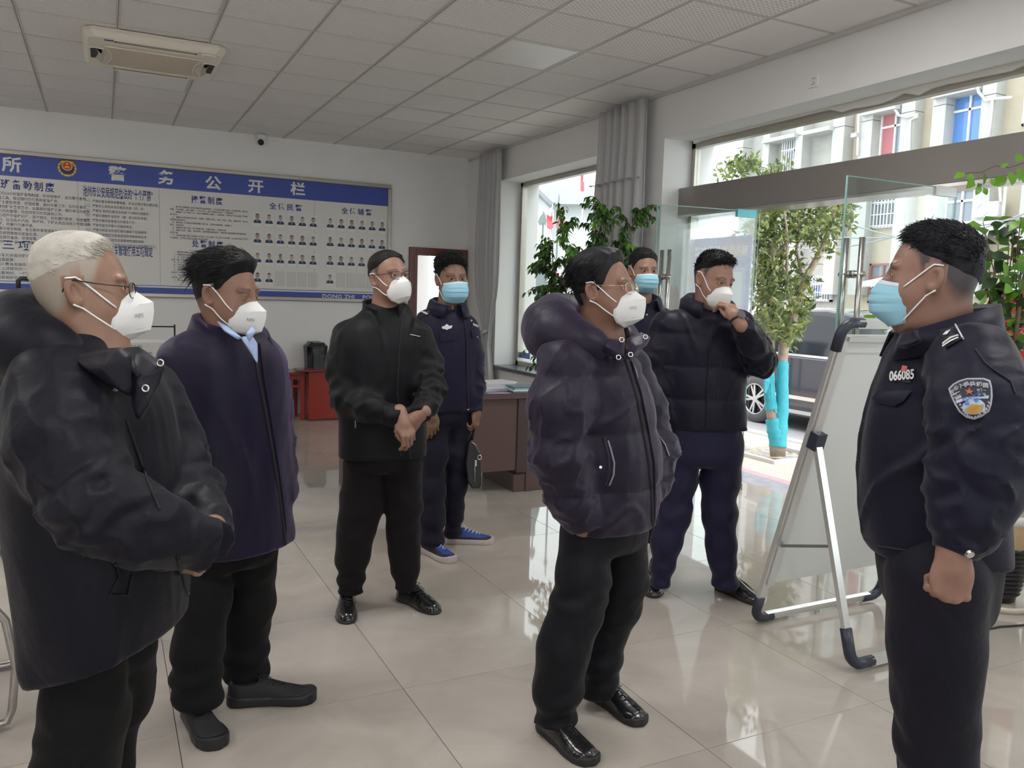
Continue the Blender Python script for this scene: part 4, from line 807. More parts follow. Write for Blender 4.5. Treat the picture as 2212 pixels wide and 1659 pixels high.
# red lacquer tea table and cabinet at the back wall, black leather chair
tt = empty('tea_table', (1.55, 9.45, 0)); tag(tt, 'low red lacquer table with carved apron against the back wall', 'table')
MB().box((-.75, -.05, .53), (.53, .44, .56), .006).build('table_top', M_redt, tt)
for x in (-.70, .47):
    for y in (-.02, .38): MB().box((x, y, 0), (x + .05, y + .05, .53), .004).build('leg', M_red, tt)
ap = MB(); ap.box((-.65, -.005, .475), (.47, .015, .53)).box((-.65, -.005, .385), (.47, .015, .41)); ap.build('apron', M_red, tt)
for x in np.arange(-.5, .45, .24): MB().prism([(-.06, .385), (.06, .385), (.035, .41), (.012, .425), (.012, .46), (.035, .475), (-.035, .475), (-.012, .46), (-.012, .425), (-.035, .41)], (x, -.004, 0), (1, 0, 0), (0, 0, 1), (0, 1, 0), .016).build('carved_bracket', M_red, tt)
cb = empty('red_cabinet', (2.1, 9.36, 0)); tag(cb, 'red lacquer end cabinet beside the black leather armchair', 'cabinet'); MB().box((0, 0, .01), (.36, .24, .57), .005).build('body', M_red, cb); MB().box((-.12, -.03, .57), (.5, .27, .595), .005).build('cabinet_top', M_redt, cb)
MB().box((.0, .02, 0), (.36, .22, .012)).build('plinth', mat('black_plastic', (.02, .02, .022), .45), cb)
ch = empty('leather_armchair', (2.62, 9.66, 0)); tag(ch, 'black leather armchair behind the red cabinet', 'armchair'); M_lea = mat('black_leather', (.022, .024, .03), .3, bump=(18, .5, .02))
def cushion(lo, hi, nm, par, m_):
    o = MB().box(lo, hi, .05).build(nm, m_, par); s_ = o.modifiers.new('round', 'SUBSURF'); s_.levels = 2; s_.render_levels = 2; smooth_by_angle(o, 180); return o
cushion((-.47, -.01, .30), (-.22, .28, .89), 'backrest', ch, M_lea); cushion((-.16, -.02, .26), (.40, .28, .46), 'seat', ch, M_lea)
for y in (-.14, .20): cushion((.02, y, .12), (.42, y + .09, .56), 'armrest', ch, M_lea)
MB().box((-.10, .0, .02), (.38, .26, .2)).build('base', M_lea, ch)
# newspaper rack behind the front row
nr = empty('newspaper_rack', (.32, 8.3, 0)); tag(nr, 'black wire newspaper rack between the two front visitors', 'rack'); M_blk = mat('black_wire', (.02, .02, .022), .4, .5)
r_ = MB()
for x in (-.28, .28): r_.tube([(x, 0, 0), (x, 0, 1.14)], .008, 6)
for z in (1.12, .98, .62, .35): r_.tube([(-.28, 0, z), (.28, 0, z)], .007, 6)
r_.tube([(-.28, -.25, .01), (-.28, .25, .01)], .009, 6); r_.tube([(.28, -.25, .01), (.28, .25, .01)], .009, 6); r_.build('rack_frame', M_blk, nr, True)
np_ = MB().box((-.25, -.018, .48), (.25, -.008, 1.0)).build('newspaper_board', M_pap, nr)
def newspaper():
    me = MB().box((-.22, 0, 0), (.22, .006, .5)).mesh('newspaper', mat('newsprint', (.58, .57, .54), .8, noise=(12, .12)))
    o = link('newspaper', me, None, (.32, 8.255, .47)); tag(o, 'grey newspaper hung in the wire rack', 'newspaper'); ink = mat('newsprint_ink', (.16, .16, .17), .8)
    text('lettering', '口\n滩\n民\n生', (.12, -.0015, .40), (1, 0, 0), (0, 0, 1), .035, ink, o); text('lettering', '新闻日报', (-.20, -.0015, .44), (1, 0, 0), (0, 0, 1), .05, ink, o)
    pp = MB()
    for k in range(14):
        for c in range(3): pp.box((-.2 + c * .1, -.001, .40 - k * .022), (-.12 + c * .1, 0, .41 - k * .022))
    pp.build('print_columns', ink, o); MB().box((-.2, -.0012, .33), (-.08, -.0004, .42)).build('print_picture', mat('newsprint_blue', (.25, .40, .55), .8), o)
newspaper()
# poster stand behind the grey-haired man
ps = empty('poster_stand', (-.45, 8.5, 0)); tag(ps, 'aluminium poster stand with black corner behind the grey-haired man', 'stand'); M_al = mat('brushed_aluminium', (.66, .66, .65), .3, .8); M_corner = mat('black_corner_cap', (.025, .025, .028), .5)
q = MB()
for x in (-.22, .42): q.tube([(x, 0, 0), (x, 0, 1.47)], .017, 10)
q.tube([(-.18, 0, 1.52), (.38, 0, 1.52)], .014, 10); q.build('stand_tube', M_al, ps, True)
for s_, x in ((1, -.22), (-1, .42)): MB().tube([(x, 0, 1.44), (x, 0, 1.505), (x + s_ * .02, 0, 1.525), (x + s_ * .09, 0, 1.525)], .021, 8).build('corner_cap', M_corner, ps, True)
MB().box((-.20, -.01, .45), (.40, .01, 1.43)).build('poster_frame', M_al, ps); MB().box((-.17, -.014, .48), (.37, -.009, 1.40)).build('poster_sheet', mat('sky_blue_print', (.10, .34, .62), .35, noise=(2, .2)), ps)
for x in (-.22, .42): MB().tube([(x, -.25, .02), (x, .25, .02)], .016, 8).build('foot_bar', M_al, ps, True)
# ================================================================== WHITEBOARD EASEL
def easel():
    A0 = np.array([2.707, 2.778, 0]); root = empty('whiteboard_easel', A0); tag(root, 'folding whiteboard easel with aluminium frame and black corners', 'whiteboard')
    Wd = .84; top = np.array([0, -.406, 1.448]); U_ = top / np.linalg.norm(top); X_ = np.array([1., 0, 0]); N_ = np.cross(X_, U_); Ln = np.linalg.norm(top)
    M_b = mat('navy_black_plastic', (.022, .025, .045), .4); M_w = mat('whiteboard_face', (.60, .615, .60), .28); lo = .1
    def P(x, l, n=0): return X_ * x + U_ * l + N_ * n
    fr = MB()
    for x in (0, Wd): fr.bar(P(x, .10), P(x, Ln - .09), .036, .022, up=N_)
    fr.bar(P(.07, Ln - .015), P(Wd - .07, Ln - .015), .036, .036, up=N_); fr.bar(P(.07, .035), P(Wd - .07, .035), .034, .022, up=N_); fr.build('easel_frame', M_al, root)
    def corner(x, l, sx, sl, nm, n=0):
        pts = []
        for k in range(5):
            a = math.radians(90 * k / 4); pts.append(P(x + sx * (.055 - .055 * math.sin(a)), l + sl * (.055 - .055 * math.cos(a)), n))
        MB().tube([P(x + sx * .11, l, n)] + [P(x + sx * .055, l, n)] + pts[1:] + [P(x, l + sl * .12, n)], .023, 8).build(nm, M_b, root, True)
    for x, sx in ((0, 1), (Wd, -1)): corner(x, Ln - .015, sx, -1, 'corner_cap'); corner(x, .03, sx, 1, 'foot_cap')
    z_hi, z_lo = 1.385, .22; l1, l0 = z_hi / U_[2], z_lo / U_[2]
    MB().obox(P(Wd / 2, (l0 + l1) / 2, 0), X_, U_, N_, Wd - .05, l1 - l0, .012).build('board_face', M_w, root)
    for x in (.02, Wd - .02): MB().bar(P(x, l0, .012), P(x, l1, .012), .045, .012, up=N_).build('board_edge', M_al, root)
    MB().bar(P(.03, l1 - .012, .012), P(Wd - .03, l1 - .012, .012), .02, .03, up=N_).build('board_top_edge', M_al, root)
    MB().bar(P(.03, l1 - .05, .009), P(Wd - .03, l1 - .05, .009), .05, .006, up=N_).build('paper_clip_rail', mat('pale_grey_rail', (.60, .61, .60), .3), root)
    # front legs hinged on the frame
    for x in (.015, Wd - .015):
        h = P(x, .97, .03); f = np.array([x, -.556, .035]); g = MB(); g.bar(h, f + (h - f) * .05, .034, .022, up=N_); g.build('front_leg', M_al, root)
        MB().obox(h, X_, U_, N_, .055, .075, .05).build('hinge_block', M_b, root)
        mid = f + (h - f) * .52; MB().bar(P(x, .44, .02), (P(x, .44, .02) + mid) / 2, .02, .012).bar((P(x, .44, .02) + mid) / 2, mid, .016, .012).build('spreader', mat('dark_steel', (.25, .26, .26), .4, .7), root)
        s_ = 1 if x < .4 else -1; up = (h - f) / np.linalg.norm(h - f); pts = [f + up * .15, f + up * .06]
        for k in range(5): a = math.radians(90 * k / 4); pts.append(f + X_ * s_ * (.05 - .05 * math.cos(a)) + up * (.05 - .05 * math.sin(a)) + up * 0)
        pts.append(f + X_ * s_ * .12); MB().tube(pts, .024, 8).build('foot_cap', M_b, root, True)
    MB().bar((.12, -.556, .035), (Wd - .12, -.556, .035), .034, .034).build('front_rail', M_al, root)
easel()
# ================================================================== CHAIR AT THE LEFT EDGE (only its side shows)
vc = empty('visitor_chair', (-.40, 3.0, 0)); tag(vc, 'dark grey cantilever chair with worn tubular steel frame beside the grey-haired man', 'chair')
M_tub = mat('worn_chrome_tube', (.45, .42, .40), .3, .85, noise=(14, .35)); M_cf = mat('dark_grey_chair_plastic', (.05, .052, .06), .45); M_seat = mat('black_seat_pad', (.02, .02, .024), .5)
for s_ in (0, 1):
    y0 = .56 if s_ else .06
    MB().tube([(-.10, y0, .80), (-.02, y0, .62), (.05, y0, .44), (.09, y0, .38), (.115, y0 + .0, .22), (.10, y0, .07), (.085, y0, .03), (.04, y0, .02), (-.45, y0, .02)], .0135, 10).build('frame_tube', M_tub, vc, True)
MB().tube([(-.45, .06, .02), (-.45, .56, .02)], .0135, 10).build('frame_tube', M_tub, vc, True)
cushion((-.48, .05, .42), (.02, .57, .49), 'seat', vc, M_seat)
cushion((-.02, .08, .50), (.03, .54, .95), 'backrest', vc, M_cf)
for y0 in (.04, .58): MB().tube([(-.45, y0, .68), (-.2, y0, .685), (-.02, y0, .66), (.04, y0, .60), (.05, y0, .52), (.0, y0, .47)], .024, 10).build('armrest', M_cf, vc, True)
# ================================================================== PLANTS
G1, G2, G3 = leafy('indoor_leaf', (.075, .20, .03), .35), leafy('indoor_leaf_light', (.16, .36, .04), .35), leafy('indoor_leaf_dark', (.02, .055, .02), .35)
def compound_plant():
    """tall weeping plant behind the puffer-jacket man"""
    D0 = 6.6; b = np.array(on_floor(1290, 1010)); b = np.array(J(1290, 900, D0)); b[2] = 0
    root = empty('potted_plant', b); tag(root, 'tall weeping potted plant with small pointed leaflets before the far window', 'plant')
    def p_(x, y, dd=0): return J(x, y, D0 + dd) - b
    MB().lathe([(0, .0), (.15, 0), (.17, .05), (.2, .30), (.215, .36), (.19, .36), (.185, .33), (0, .33)], n=24).build('pot', mat('dark_glazed_pot', (.05, .035, .03), .2), root, True)
    M_st = mat('plant_stem', (.10, .085, .05), .7); rgp = np.random.default_rng(21)
    stems = [([(1290, 880), (1292, 700), (1300, 560), (1310, 470)], .0), ([(1285, 880), (1270, 720), (1240, 600), (1215, 520)], -.1), ([(1295, 880), (1300, 700), (1330, 560), (1370, 480)], .05), ([(1282, 880), (1255, 740), (1210, 640), (1180, 570)], .1)]
    s_ = MB()
    for pts, dd in stems: s_.tube([p_(x, y, dd) for x, y in pts], [.014, .011, .008, .004], 7)
    s_.build('stem', M_st, root, True)
    twigs = MB(); leaves = []
    ends = [(1205, 437), (1262, 440), (1300, 440), (1340, 462), (1375, 455), (1410, 470), (1395, 452), (1245, 470), (1190, 520), (1170, 545), (1150, 580), (1185, 590), (1160, 640), (1170, 690), (1165, 720), (1155, 770), (1210, 555), (1240, 540), (1270, 520), (1300, 505), (1330, 520), (1355, 545), (1380, 560), (1400, 590), (1220, 600), (1250, 580), (1290, 560), (1320, 560), (1200, 660), (1215, 700), (1190, 620), (1230, 640), (1260, 620), (1280, 480), (1350, 490), (1225, 480), (1345, 580), (1375, 600), (1310, 590), (1235, 690), (1205, 730)]
    ends = ends + [(x + rgp.uniform(-22, 22), y + rgp.uniform(-18, 26)) for x, y in ends for _ in range(3 if y > 490 else 1)]
    for ex, ey in ends:
        pts, dd = stems[rgp.integers(4)] if True else None
        bestd = 1e9
        for P0, d0 in stems:
            for k in range(len(P0) - 1):
                for t in np.linspace(0, 1, 6):
                    q = (P0[k][0] + (P0[k + 1][0] - P0[k][0]) * t, P0[k][1] + (P0[k + 1][1] - P0[k][1]) * t); dist = math.hypot(q[0] - ex, (q[1] - ey - 30))
                    if dist < bestd: bestd, q0, dq = dist, q, d0
        de = dq + rgp.normal() * .18; a = p_(*q0, dq); c = p_(ex, ey, de); m_ = (a + c) / 2 + np.array([0, 0, .05 + .08 * rgp.random()]); W_ = []
        for t in np.linspace(0, 1, 9): W_.append((1 - t) ** 2 * a + 2 * t * (1 - t) * m_ + t * t * c)
        twigs.tube(W_, [.004] * 8 + [.0015], 5)
        for i in range(1, 9):
            d_ = W_[i] - W_[i - 1]; d_ /= np.linalg.norm(d_); side = np.cross(d_, (0, 0, 1))
            if np.linalg.norm(side) < .1: side = np.array([1., 0, 0])
            for sgn in (-1, 1, 0):
                v = d_ * .45 + side * sgn * .65 + np.array([0, 0, -.75]) + rgp.normal(size=3) * .18; leaves.append((W_[i] + rgp.normal(size=3) * .006, v, rgp.normal(size=3) * .3 + (0, -.3, 1), rgp.uniform(.05, .072), rgp.uniform(.021, .029), c[2] + b[2]))
    twigs.build('twig', M_st, root, True)
    leaves.sort(key=lambda l: l[0] @ CF); P = [l[0] for l in leaves]
    protos = [leaf_mesh('leaf', [(0, 0, 0)], [(0, 1, 0)], [(0, 0, 1)], [.063], [.024], mm) for mm in (G1, G2, G3)]
    far = []
    for k, l in enumerate(leaves):
        if k < 280:
            d_ = l[1] / np.linalg.norm(l[1]); n_ = l[2] - d_ * (l[2] @ d_); n_ /= np.linalg.norm(n_); sx_ = np.cross(d_, n_); sc = l[3] / .063
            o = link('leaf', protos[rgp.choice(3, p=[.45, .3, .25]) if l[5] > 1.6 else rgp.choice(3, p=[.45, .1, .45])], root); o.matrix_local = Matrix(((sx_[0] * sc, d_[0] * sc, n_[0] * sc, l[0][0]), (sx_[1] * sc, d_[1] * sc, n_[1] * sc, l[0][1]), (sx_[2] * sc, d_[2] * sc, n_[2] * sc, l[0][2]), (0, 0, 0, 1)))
        else: far.append(l)
    if far:
        me = leaf_mesh('foliage', [l[0] for l in far], [l[1] for l in far], [l[2] for l in far], [l[3] for l in far], [l[4] for l in far], [G1, G3], rgp.integers(0, 2, len(far))); tag(link('foliage', me, root), kind='stuff')
    M_rc = mat('red_paper_charm', (.72, .05, .06), .5)
    for x, y in ((1290, 512), (1296, 528), (1205, 595), (1213, 600), (1206, 620), (1208, 640), (1300, 545)):
        MB().box((-.012, -.002, -.02), (.012, .002, .02)).box((-.003, -.001, -.04), (.003, .001, -.02)).build('red_charm', M_rc, root, loc=p_(x, y, .15))
compound_plant()
def broad_plant():
    """round-leaved plant in a banded pot at the right edge"""
    b = np.array([4.10, 2.50, 0.]); root = empty('potted_plant', b); tag(root, 'broad-leaved potted plant in a ribbed dark pot behind the stout officer', 'plant')
    MB().lathe([(0, 0), (.16, 0), (.17, .02), (.165, .035), (.15, .03), (0, .025)], n=28).build('saucer', mat('cream_glaze', (.58, .53, .45), .2), root, True)
    M_rib = mat('black_glazed_rib', (.02, .02, .022), .15); pr = [(0, .03), (.085, .03), (.09, .06)]
    z = .06
    for k in range(11): pr += [(.093 + k * .0045, z), (.105 + k * .0045, z + .012), (.093 + k * .0045, z + .024)]; z += .024
    MB().lathe(pr, n=28).build('pot_base', M_rib, root, True)
    M_tan = mat('tan_glaze', (.42, .30, .17), .15, noise=(8, .2)); MB().lathe([(.142, z), (.15, z + .03), (.146, z + .05), (.152, z + .07), (.148, z + .09), (.15, z + .12)], n=28).build('pot_shoulder', M_tan, root, True)
    MB().lathe([(.15, z + .12), (.165, z + .135), (.168, z + .16), (.15, z + .17), (.13, z + .16), (.125, z + .12), (0, z + .12)], n=28).build('pot_rim', mat('pale_glaze', (.60, .60, .55), .15), root, True)
    M_st = mat('woody_stem', (.16, .10, .06), .7); rgp = np.random.default_rng(4)
    D0 = dep_of(b + np.array([0, 0, 1.2]))
    def p_(x, y, dd=0): return J(x, y, D0 + dd) - b
    s_ = MB(); base = np.array([0, 0, z + .12])
    stems = [[base, p_(2185, 900), p_(2190, 760), p_(2205, 640), p_(2225, 520)], [base + (.03, 0, 0), p_(2195, 920, .1), p_(2165, 760, .1), p_(2145, 640, .15), p_(2150, 560, .15)], [base, p_(2215, 800, -.1), p_(2260, 600, -.1), p_(2290, 460, -.1), p_(2240, 380, -.12)]]
    for pts in stems: s_.tube(pts, [.016, .014, .013, .009, .005], 8)
    s_.build('stem', M_st, root, True)
    proto = [leaf_mesh('leaf', [(0, 0, 0)], [(0, 1, 0)], [(0, 0, 1)], [.10], [.066], mm, fold=.12, droop=.2) for mm in (G1, G2, G3)]
    def leaf(p, v, n, sc, k):
        d_ = v / np.linalg.norm(v); n_ = n - d_ * (n @ d_); n_ /= np.linalg.norm(n_); sx_ = np.cross(d_, n_)
        o = link('leaf', proto[k], root); o.matrix_local = Matrix(((sx_[0] * sc, d_[0] * sc, n_[0] * sc, p[0]), (sx_[1] * sc, d_[1] * sc, n_[1] * sc, p[1]), (sx_[2] * sc, d_[2] * sc, n_[2] * sc, p[2]), (0, 0, 0, 1)))
    tw = MB()
    # hanging sprig at the upper right
    spr = [(2240, 345), (2212, 352), (2180, 362), (2150, 358), (2120, 372), (2085, 374)]
    W_ = [p_(x, y, -.12) for x, y in spr]; tw.tube(W_, .003, 5)
    for x, y, vx, vy in ((2085, 374, -20, 8), (2098, 372, -4, 22), (2125, 372, 2, 24), (2150, 380, 18, 20), (2160, 362, 16, -8), (2182, 370, 6, 24), (2200, 360, 4, 26), (2205, 372, 10, 20), (2195, 350, 10, -16), (2105, 388, -14, 16), (2112, 395, 2, 18), (2140, 385, 8, 14), (2118, 402, -8, 16), (2124, 405, 8, 14), (2212, 345, 10, -12), (2225, 360, 12, 18)):
        a, c = p_(x, y, -.12), p_(x + vx, y + vy, -.12 + rgp.normal() * .02); v = c - a; leaf(a, v, np.array(-CF) + rgp.normal(size=3) * .35, np.linalg.norm(v) / .085, 1 if rgp.random() < .75 else 0)
    for x, y, vx, vy in ((1895, 695, -26, -12), (1905, 692, 6, 20), (1925, 698, -20, 14), (1935, 692, 22, 6), (1930, 705, 8, 18), (1900, 690, -8, -30), (1945, 700, 20, 16)):
        a, c = p_(x, y, -.05), p_(x + vx, y + vy, -.05); v = c - a; leaf(a, v, np.array(-CF) + rgp.normal(size=3) * .3, np.linalg.norm(v) / .09, 1)
    tw.tube([p_(2165, 760, .1), p_(2050, 720, .0), p_(1960, 700, -.05), p_(1895, 694, -.05)], .003, 5)
    zone = [(2165, 500, 45, 32, 22), (2190, 560, 35, 50, 30), (2150, 590, 28, 45, 26), (2180, 650, 40, 50, 36), (2145, 660, 26, 45, 20), (2195, 740, 26, 50, 24), (2150, 730, 22, 30, 12), (2200, 840, 14, 50, 10), (2200, 930, 14, 40, 8)]
    for cx, cy, rx, ry, n in zone:
        for k in range(n):
            x, y = cx + rgp.uniform(-rx, rx), cy + rgp.uniform(-ry, ry); a = p_(x, y, rgp.normal() * .09); v = rgp.normal(size=3) * .7 + CR * rgp.choice([-1, 1]) + np.array([0, 0, -.3]); leaf(a, v, rgp.normal(size=3) * .6 + (0, -.4, 1) - CF * .4, rgp.uniform(.65, 1.0), rgp.choice(3, p=[.42, .2, .38]))
            if k % 3 == 0: tw.tube([a, a * .7 + np.array(stems[k % 2][2]) * .3], .0025, 4)
    tw.build('twig', M_st, root, True)
broad_plant()
# red festive papercut stuck on the entrance side glass, red scroll below
rp_ = tag(MB().prism([(.16 * math.cos(a) * (1 + .22 * math.cos(5 * a)), .24 * math.sin(a) * (1 + .18 * math.cos(6 * a))) for a in np.linspace(0, 2 * math.pi, 40)[:-1]], (4.618, 2.88, 1.42), (0, -1, 0), (0, 0, 1), (-1, 0, 0), .0015).build('festive_papercut', mat('red_paper_charm', (.72, .05, .06), .5)), 'red festive papercut on the entrance glass behind the broad-leaved plant', 'decoration')
rs_ = tag(MB().box((4.612, 2.62, .58), (4.6185, 2.86, .90)).build('red_scroll', MATS['red_paper_charm']), 'red paper strip low on the glass beside the broad-leaved plant', 'decoration')
pb = empty('pothos_plant', (-1.02, 8.2, 0)); tag(pb, 'green leafy plant cut by the left picture edge', 'plant'); MB().lathe([(0, 0), (.13, 0), (.17, .9), (.15, .9), (0, .86)], n=20).build('pot', M_pl, pb, True)
rgq = np.random.default_rng(9); pl_me = [leaf_mesh('leaf', [(0, 0, 0)], [(0, 1, 0)], [(0, 0, 1)], [.12], [.085], mm, fold=.12) for mm in (G1, G2)]
for k in range(46):
    a = rgq.uniform(0, 6.28); p = np.array([math.cos(a) * .2 * rgq.random(), math.sin(a) * .2 * rgq.random(), .9 + rgq.uniform(0, .42)]); v = np.array([math.cos(a), math.sin(a), rgq.uniform(-.4, .5)]); v /= np.linalg.norm(v); n_ = np.array([0, 0, 1.]) - v * v[2]; n_ /= np.linalg.norm(n_); sx_ = np.cross(v, n_)
    o = link('leaf', pl_me[k % 2], pb); o.matrix_local = Matrix(((sx_[0], v[0], n_[0], p[0]), (sx_[1], v[1], n_[1], p[1]), (sx_[2], v[2], n_[2], p[2]), (0, 0, 0, 1)))
MB().tube([(0, 0, .86), (.03, .02, 1.1), (0, .05, 1.3)], .008, 6).build('stem', mat('plant_stem', (.10, .085, .05), .7), pb, True)
# cable on the floor near the ribbed pot
tag(MB().tube([(3.55, 2.30, .006), (3.8, 2.28, .006), (4.0, 2.23, .006), (4.2, 2.2, .006), (4.29, 2.18, .006)], .005, 6).build('floor_cable', mat('black_plastic', (.02, .02, .022), .45), None, True), 'thin black cable on the floor by the ribbed pot', 'cable')

# ================================================================== PEOPLE: implicit surfaces meshed with surface nets
def smin(a, b, k): h = np.clip(.5 + .5 * (b - a) / k, 0, 1); return b + (a - b) * h - k * h * (1 - h)
def smax(a, b, k): return -smin(-a, -b, k)
def s_cone(P, a, b, ra, rb):
    a, b = _v(a).astype(P.dtype), _v(b).astype(P.dtype); ab = b - a; t = np.clip(((P - a) @ ab) / (ab @ ab + 1e-12), 0, 1); return np.linalg.norm(P - a - t[:, None] * ab, axis=1) - (ra + (rb - ra) * t)
def s_ell(P, c, r):
    q = P - _v(c).astype(P.dtype); r = _v(r).astype(P.dtype); k0 = np.linalg.norm(q / r, axis=1); k1 = np.linalg.norm(q / (r * r), axis=1); return k0 * (k0 - 1) / (k1 + 1e-9)
def s_chain(P, nodes, k=.02):
    """nodes: list of (point, radius); smooth chain of tapered capsules"""
    d = None
    for (a, ra), (b, rb) in zip(nodes[:-1], nodes[1:]):
        e = s_cone(P, a, b, ra, rb); d = e if d is None else smin(d, e, k)
    return d
class Waves:
    """cheap smooth noise: a sum of plane waves"""
    def __init__(s, seed, freq, n=7, aniso=(1, 1, 1)):
        g = np.random.default_rng(seed); s.k = g.normal(size=(n, 3)); s.k /= np.linalg.norm(s.k, axis=1, keepdims=True); s.k *= freq * g.uniform(.6, 1.4, (n, 1)) * np.array(aniso); s.p = g.uniform(0, 6.28, n).astype(np.float32); s.k = s.k.astype(np.float32)
    def __call__(s, P): return np.sin(P @ s.k.T + s.p).mean(axis=1)
def mesh_sdf(f, lo, hi, h, B=6):
    """vertices and quads of the zero level of f inside a box; only blocks near the surface are evaluated finely"""
    lo, hi = _v(lo), _v(hi); nb = np.maximum(1, np.ceil((hi - lo) / (h * B)).astype(int)); n = nb * B + 1
    bc = np.stack(np.meshgrid(*[lo[i] + (np.arange(nb[i]) + .5) * B * h for i in range(3)], indexing='ij'), -1); dc = f(bc.reshape(-1, 3).astype(np.float32)).reshape(nb)
    act = np.abs(dc) < B * h * 1.55
    G = np.repeat(np.repeat(np.repeat(dc, B, 0), B, 1), B, 2); G = np.pad(G, ((0, 1),) * 3, mode='edge').astype(np.float32)
    m = np.repeat(np.repeat(np.repeat(act, B, 0), B, 1), B, 2); M = np.zeros(n, bool); M[:-1, :-1, :-1] = m
    for ax in range(3): M |= np.roll(M, 1, ax)
    I = np.argwhere(M); V = np.empty(len(I), np.float32)
    for s in range(0, len(I), 200000): V[s:s + 200000] = f((lo + I[s:s + 200000] * h).astype(np.float32))
    G[M] = V
    for ax in range(3):      # close at the box border
        sl = [slice(None)] * 3
        for e in (0, -1): sl[ax] = e; G[tuple(sl)] = np.maximum(G[tuple(sl)], h * .5)
    S = G < 0; C = np.zeros(tuple(n - 1), np.int8)
    cs = [(i, j, k) for i in (0, 1) for j in (0, 1) for k in (0, 1)]
    for i, j, k in cs: C += S[i:n[0] - 1 + i, j:n[1] - 1 + j, k:n[2] - 1 + k]
    cells = np.argwhere((C > 0) & (C < 8)); idx = np.full(tuple(n - 1), -1, np.int32); idx[tuple(cells.T)] = np.arange(len(cells))
    val = {c: G[cells[:, 0] + c[0], cells[:, 1] + c[1], cells[:, 2] + c[2]] for c in cs}; acc = np.zeros((len(cells), 3)); cnt = np.zeros(len(cells))
    for a in cs:
        for ax in range(3):
            if a[ax]: continue
            b = list(a); b[ax] = 1; b = tuple(b); va, vb = val[a], val[b]; x = (va < 0) != (vb < 0); t = np.where(x, va / np.where(x, va - vb, 1), 0); p = np.array(a, float)[None] + np.zeros((len(cells), 3)); p[:, ax] = t; acc += p * x[:, None]; cnt += x
    verts = lo + (cells + acc / np.maximum(cnt, 1)[:, None]) * h; Q = []
    for ax in range(3):
        o = [slice(None)] * 3; o2 = [slice(None)] * 3; o[ax] = slice(0, n[ax] - 1); o2[ax] = slice(1, n[ax]); u, v = (ax + 1) % 3, (ax + 2) % 3
        e = np.argwhere(S[tuple(o)] != S[tuple(o2)]); ok = (e[:, u] > 0) & (e[:, u] < n[u] - 1) & (e[:, v] > 0) & (e[:, v] < n[v] - 1); e = e[ok]
        if not len(e): continue
        ins = S[tuple(e.T)]; q = []
        for du, dv in ((-1, -1), (0, -1), (0, 0), (-1, 0)): c = e.copy(); c[:, u] += du; c[:, v] += dv; q.append(idx[tuple(c.T)])
        q = np.stack(q, 1); q[~ins] = q[~ins][:, ::-1]; Q.append(q)
    Q = np.concatenate(Q); return verts, Q[(Q >= 0).all(axis=1)]
def np_mesh(name, V, Q, mats, smooth=True):
    me = bpy.data.meshes.new(name); V = np.asarray(V, np.float32); Q = np.asarray(Q, np.int32)
    me.vertices.add(len(V)); me.vertices.foreach_set('co', V.ravel()); me.loops.add(Q.size); me.loops.foreach_set('vertex_index', Q.ravel()); me.polygons.add(len(Q)); me.polygons.foreach_set('loop_start', np.arange(0, Q.size, Q.shape[1], dtype=np.int32)); me.polygons.foreach_set('loop_total', np.full(len(Q), Q.shape[1], np.int32))
    for m_ in (mats if isinstance(mats, (list, tuple)) else [mats]): me.materials.append(m_)
    if smooth: me.polygons.foreach_set('use_smooth', np.ones(len(Q), bool))
    me.update(); me.validate(); return me
def join(parts):
    V = []; Q = []; o = 0
    for v, q in parts: V.append(v); Q.append(q + o); o += len(v)
    return np.concatenate(V), np.concatenate(Q)
def relax(V, Q, it=1, f=.5):
    for _ in range(it):
        acc = np.zeros_like(V); c = np.zeros(len(V))
        for i in range(4):
            a, b = Q[:, i], Q[:, (i + 1) % 4]; np.add.at(acc, a, V[b]); np.add.at(c, a, 1); np.add.at(acc, b, V[a]); np.add.at(c, b, 1)
        V = V + f * (acc / np.maximum(c, 1)[:, None] - V)
    return V
def frame(psi, pitch=0.0, roll=0.0):
    """columns: right, forward, up of somebody facing psi degrees (0 = towards the camera, 90 = towards image right)"""
    r = CR.copy(); r[2] = 0; r /= np.linalg.norm(r); t = -CF.copy(); t[2] = 0; t /= np.linalg.norm(t); a = math.radians(psi); F = math.cos(a) * t + math.sin(a) * r; U = np.array([0, 0, 1.]); X = np.cross(F, U)
    p = math.radians(pitch); F, U = F * math.cos(p) + U * math.sin(p), U * math.cos(p) - F * math.sin(p); q = math.radians(roll); X, U = X * math.cos(q) + U * math.sin(q), U * math.cos(q) - X * math.sin(q)
    return np.stack([X, F, U], 1)
# ------------------------------------------------------------------ head
HAIRLINE = {'crop': [(-.13, -.020), (-.09, -.012), (-.05, .012), (-.02, .034), (.02, .044), (.036, .058), (.050, .072), (.066, .084), (.082, .092), (.12, .096)], 'croph': [(-.13, .010), (-.09, .016), (-.05, .036), (-.02, .052), (.02, .060), (.036, .072), (.050, .086), (.066, .098), (.082, .104), (.12, .108)],
            'short': [(-.13, -.066), (-.09, -.068), (-.055, -.056), (-.030, -.026), (-.016, .022), (.003, .030), (.008, -.006), (.020, -.002), (.030, .034), (.046, .062), (.060, .078), (.080, .090), (.12, .094)],
            'back': [(-.13, -.085), (-.09, -.085), (-.055, -.075), (-.030, -.045), (-.016, .016), (.003, .028), (.008, -.014), (.020, -.010), (.030, .010), (.040, .042), (.052, .074), (.070, .096), (.12, .104)],
            'fringe': [(-.13, -.066), (-.09, -.068), (-.055, -.056), (-.030, -.026), (-.016, .022), (.003, .030), (.008, -.004), (.022, .000), (.034, .030), (.050, .056), (.064, .070), (.080, .080), (.12, .084)]}
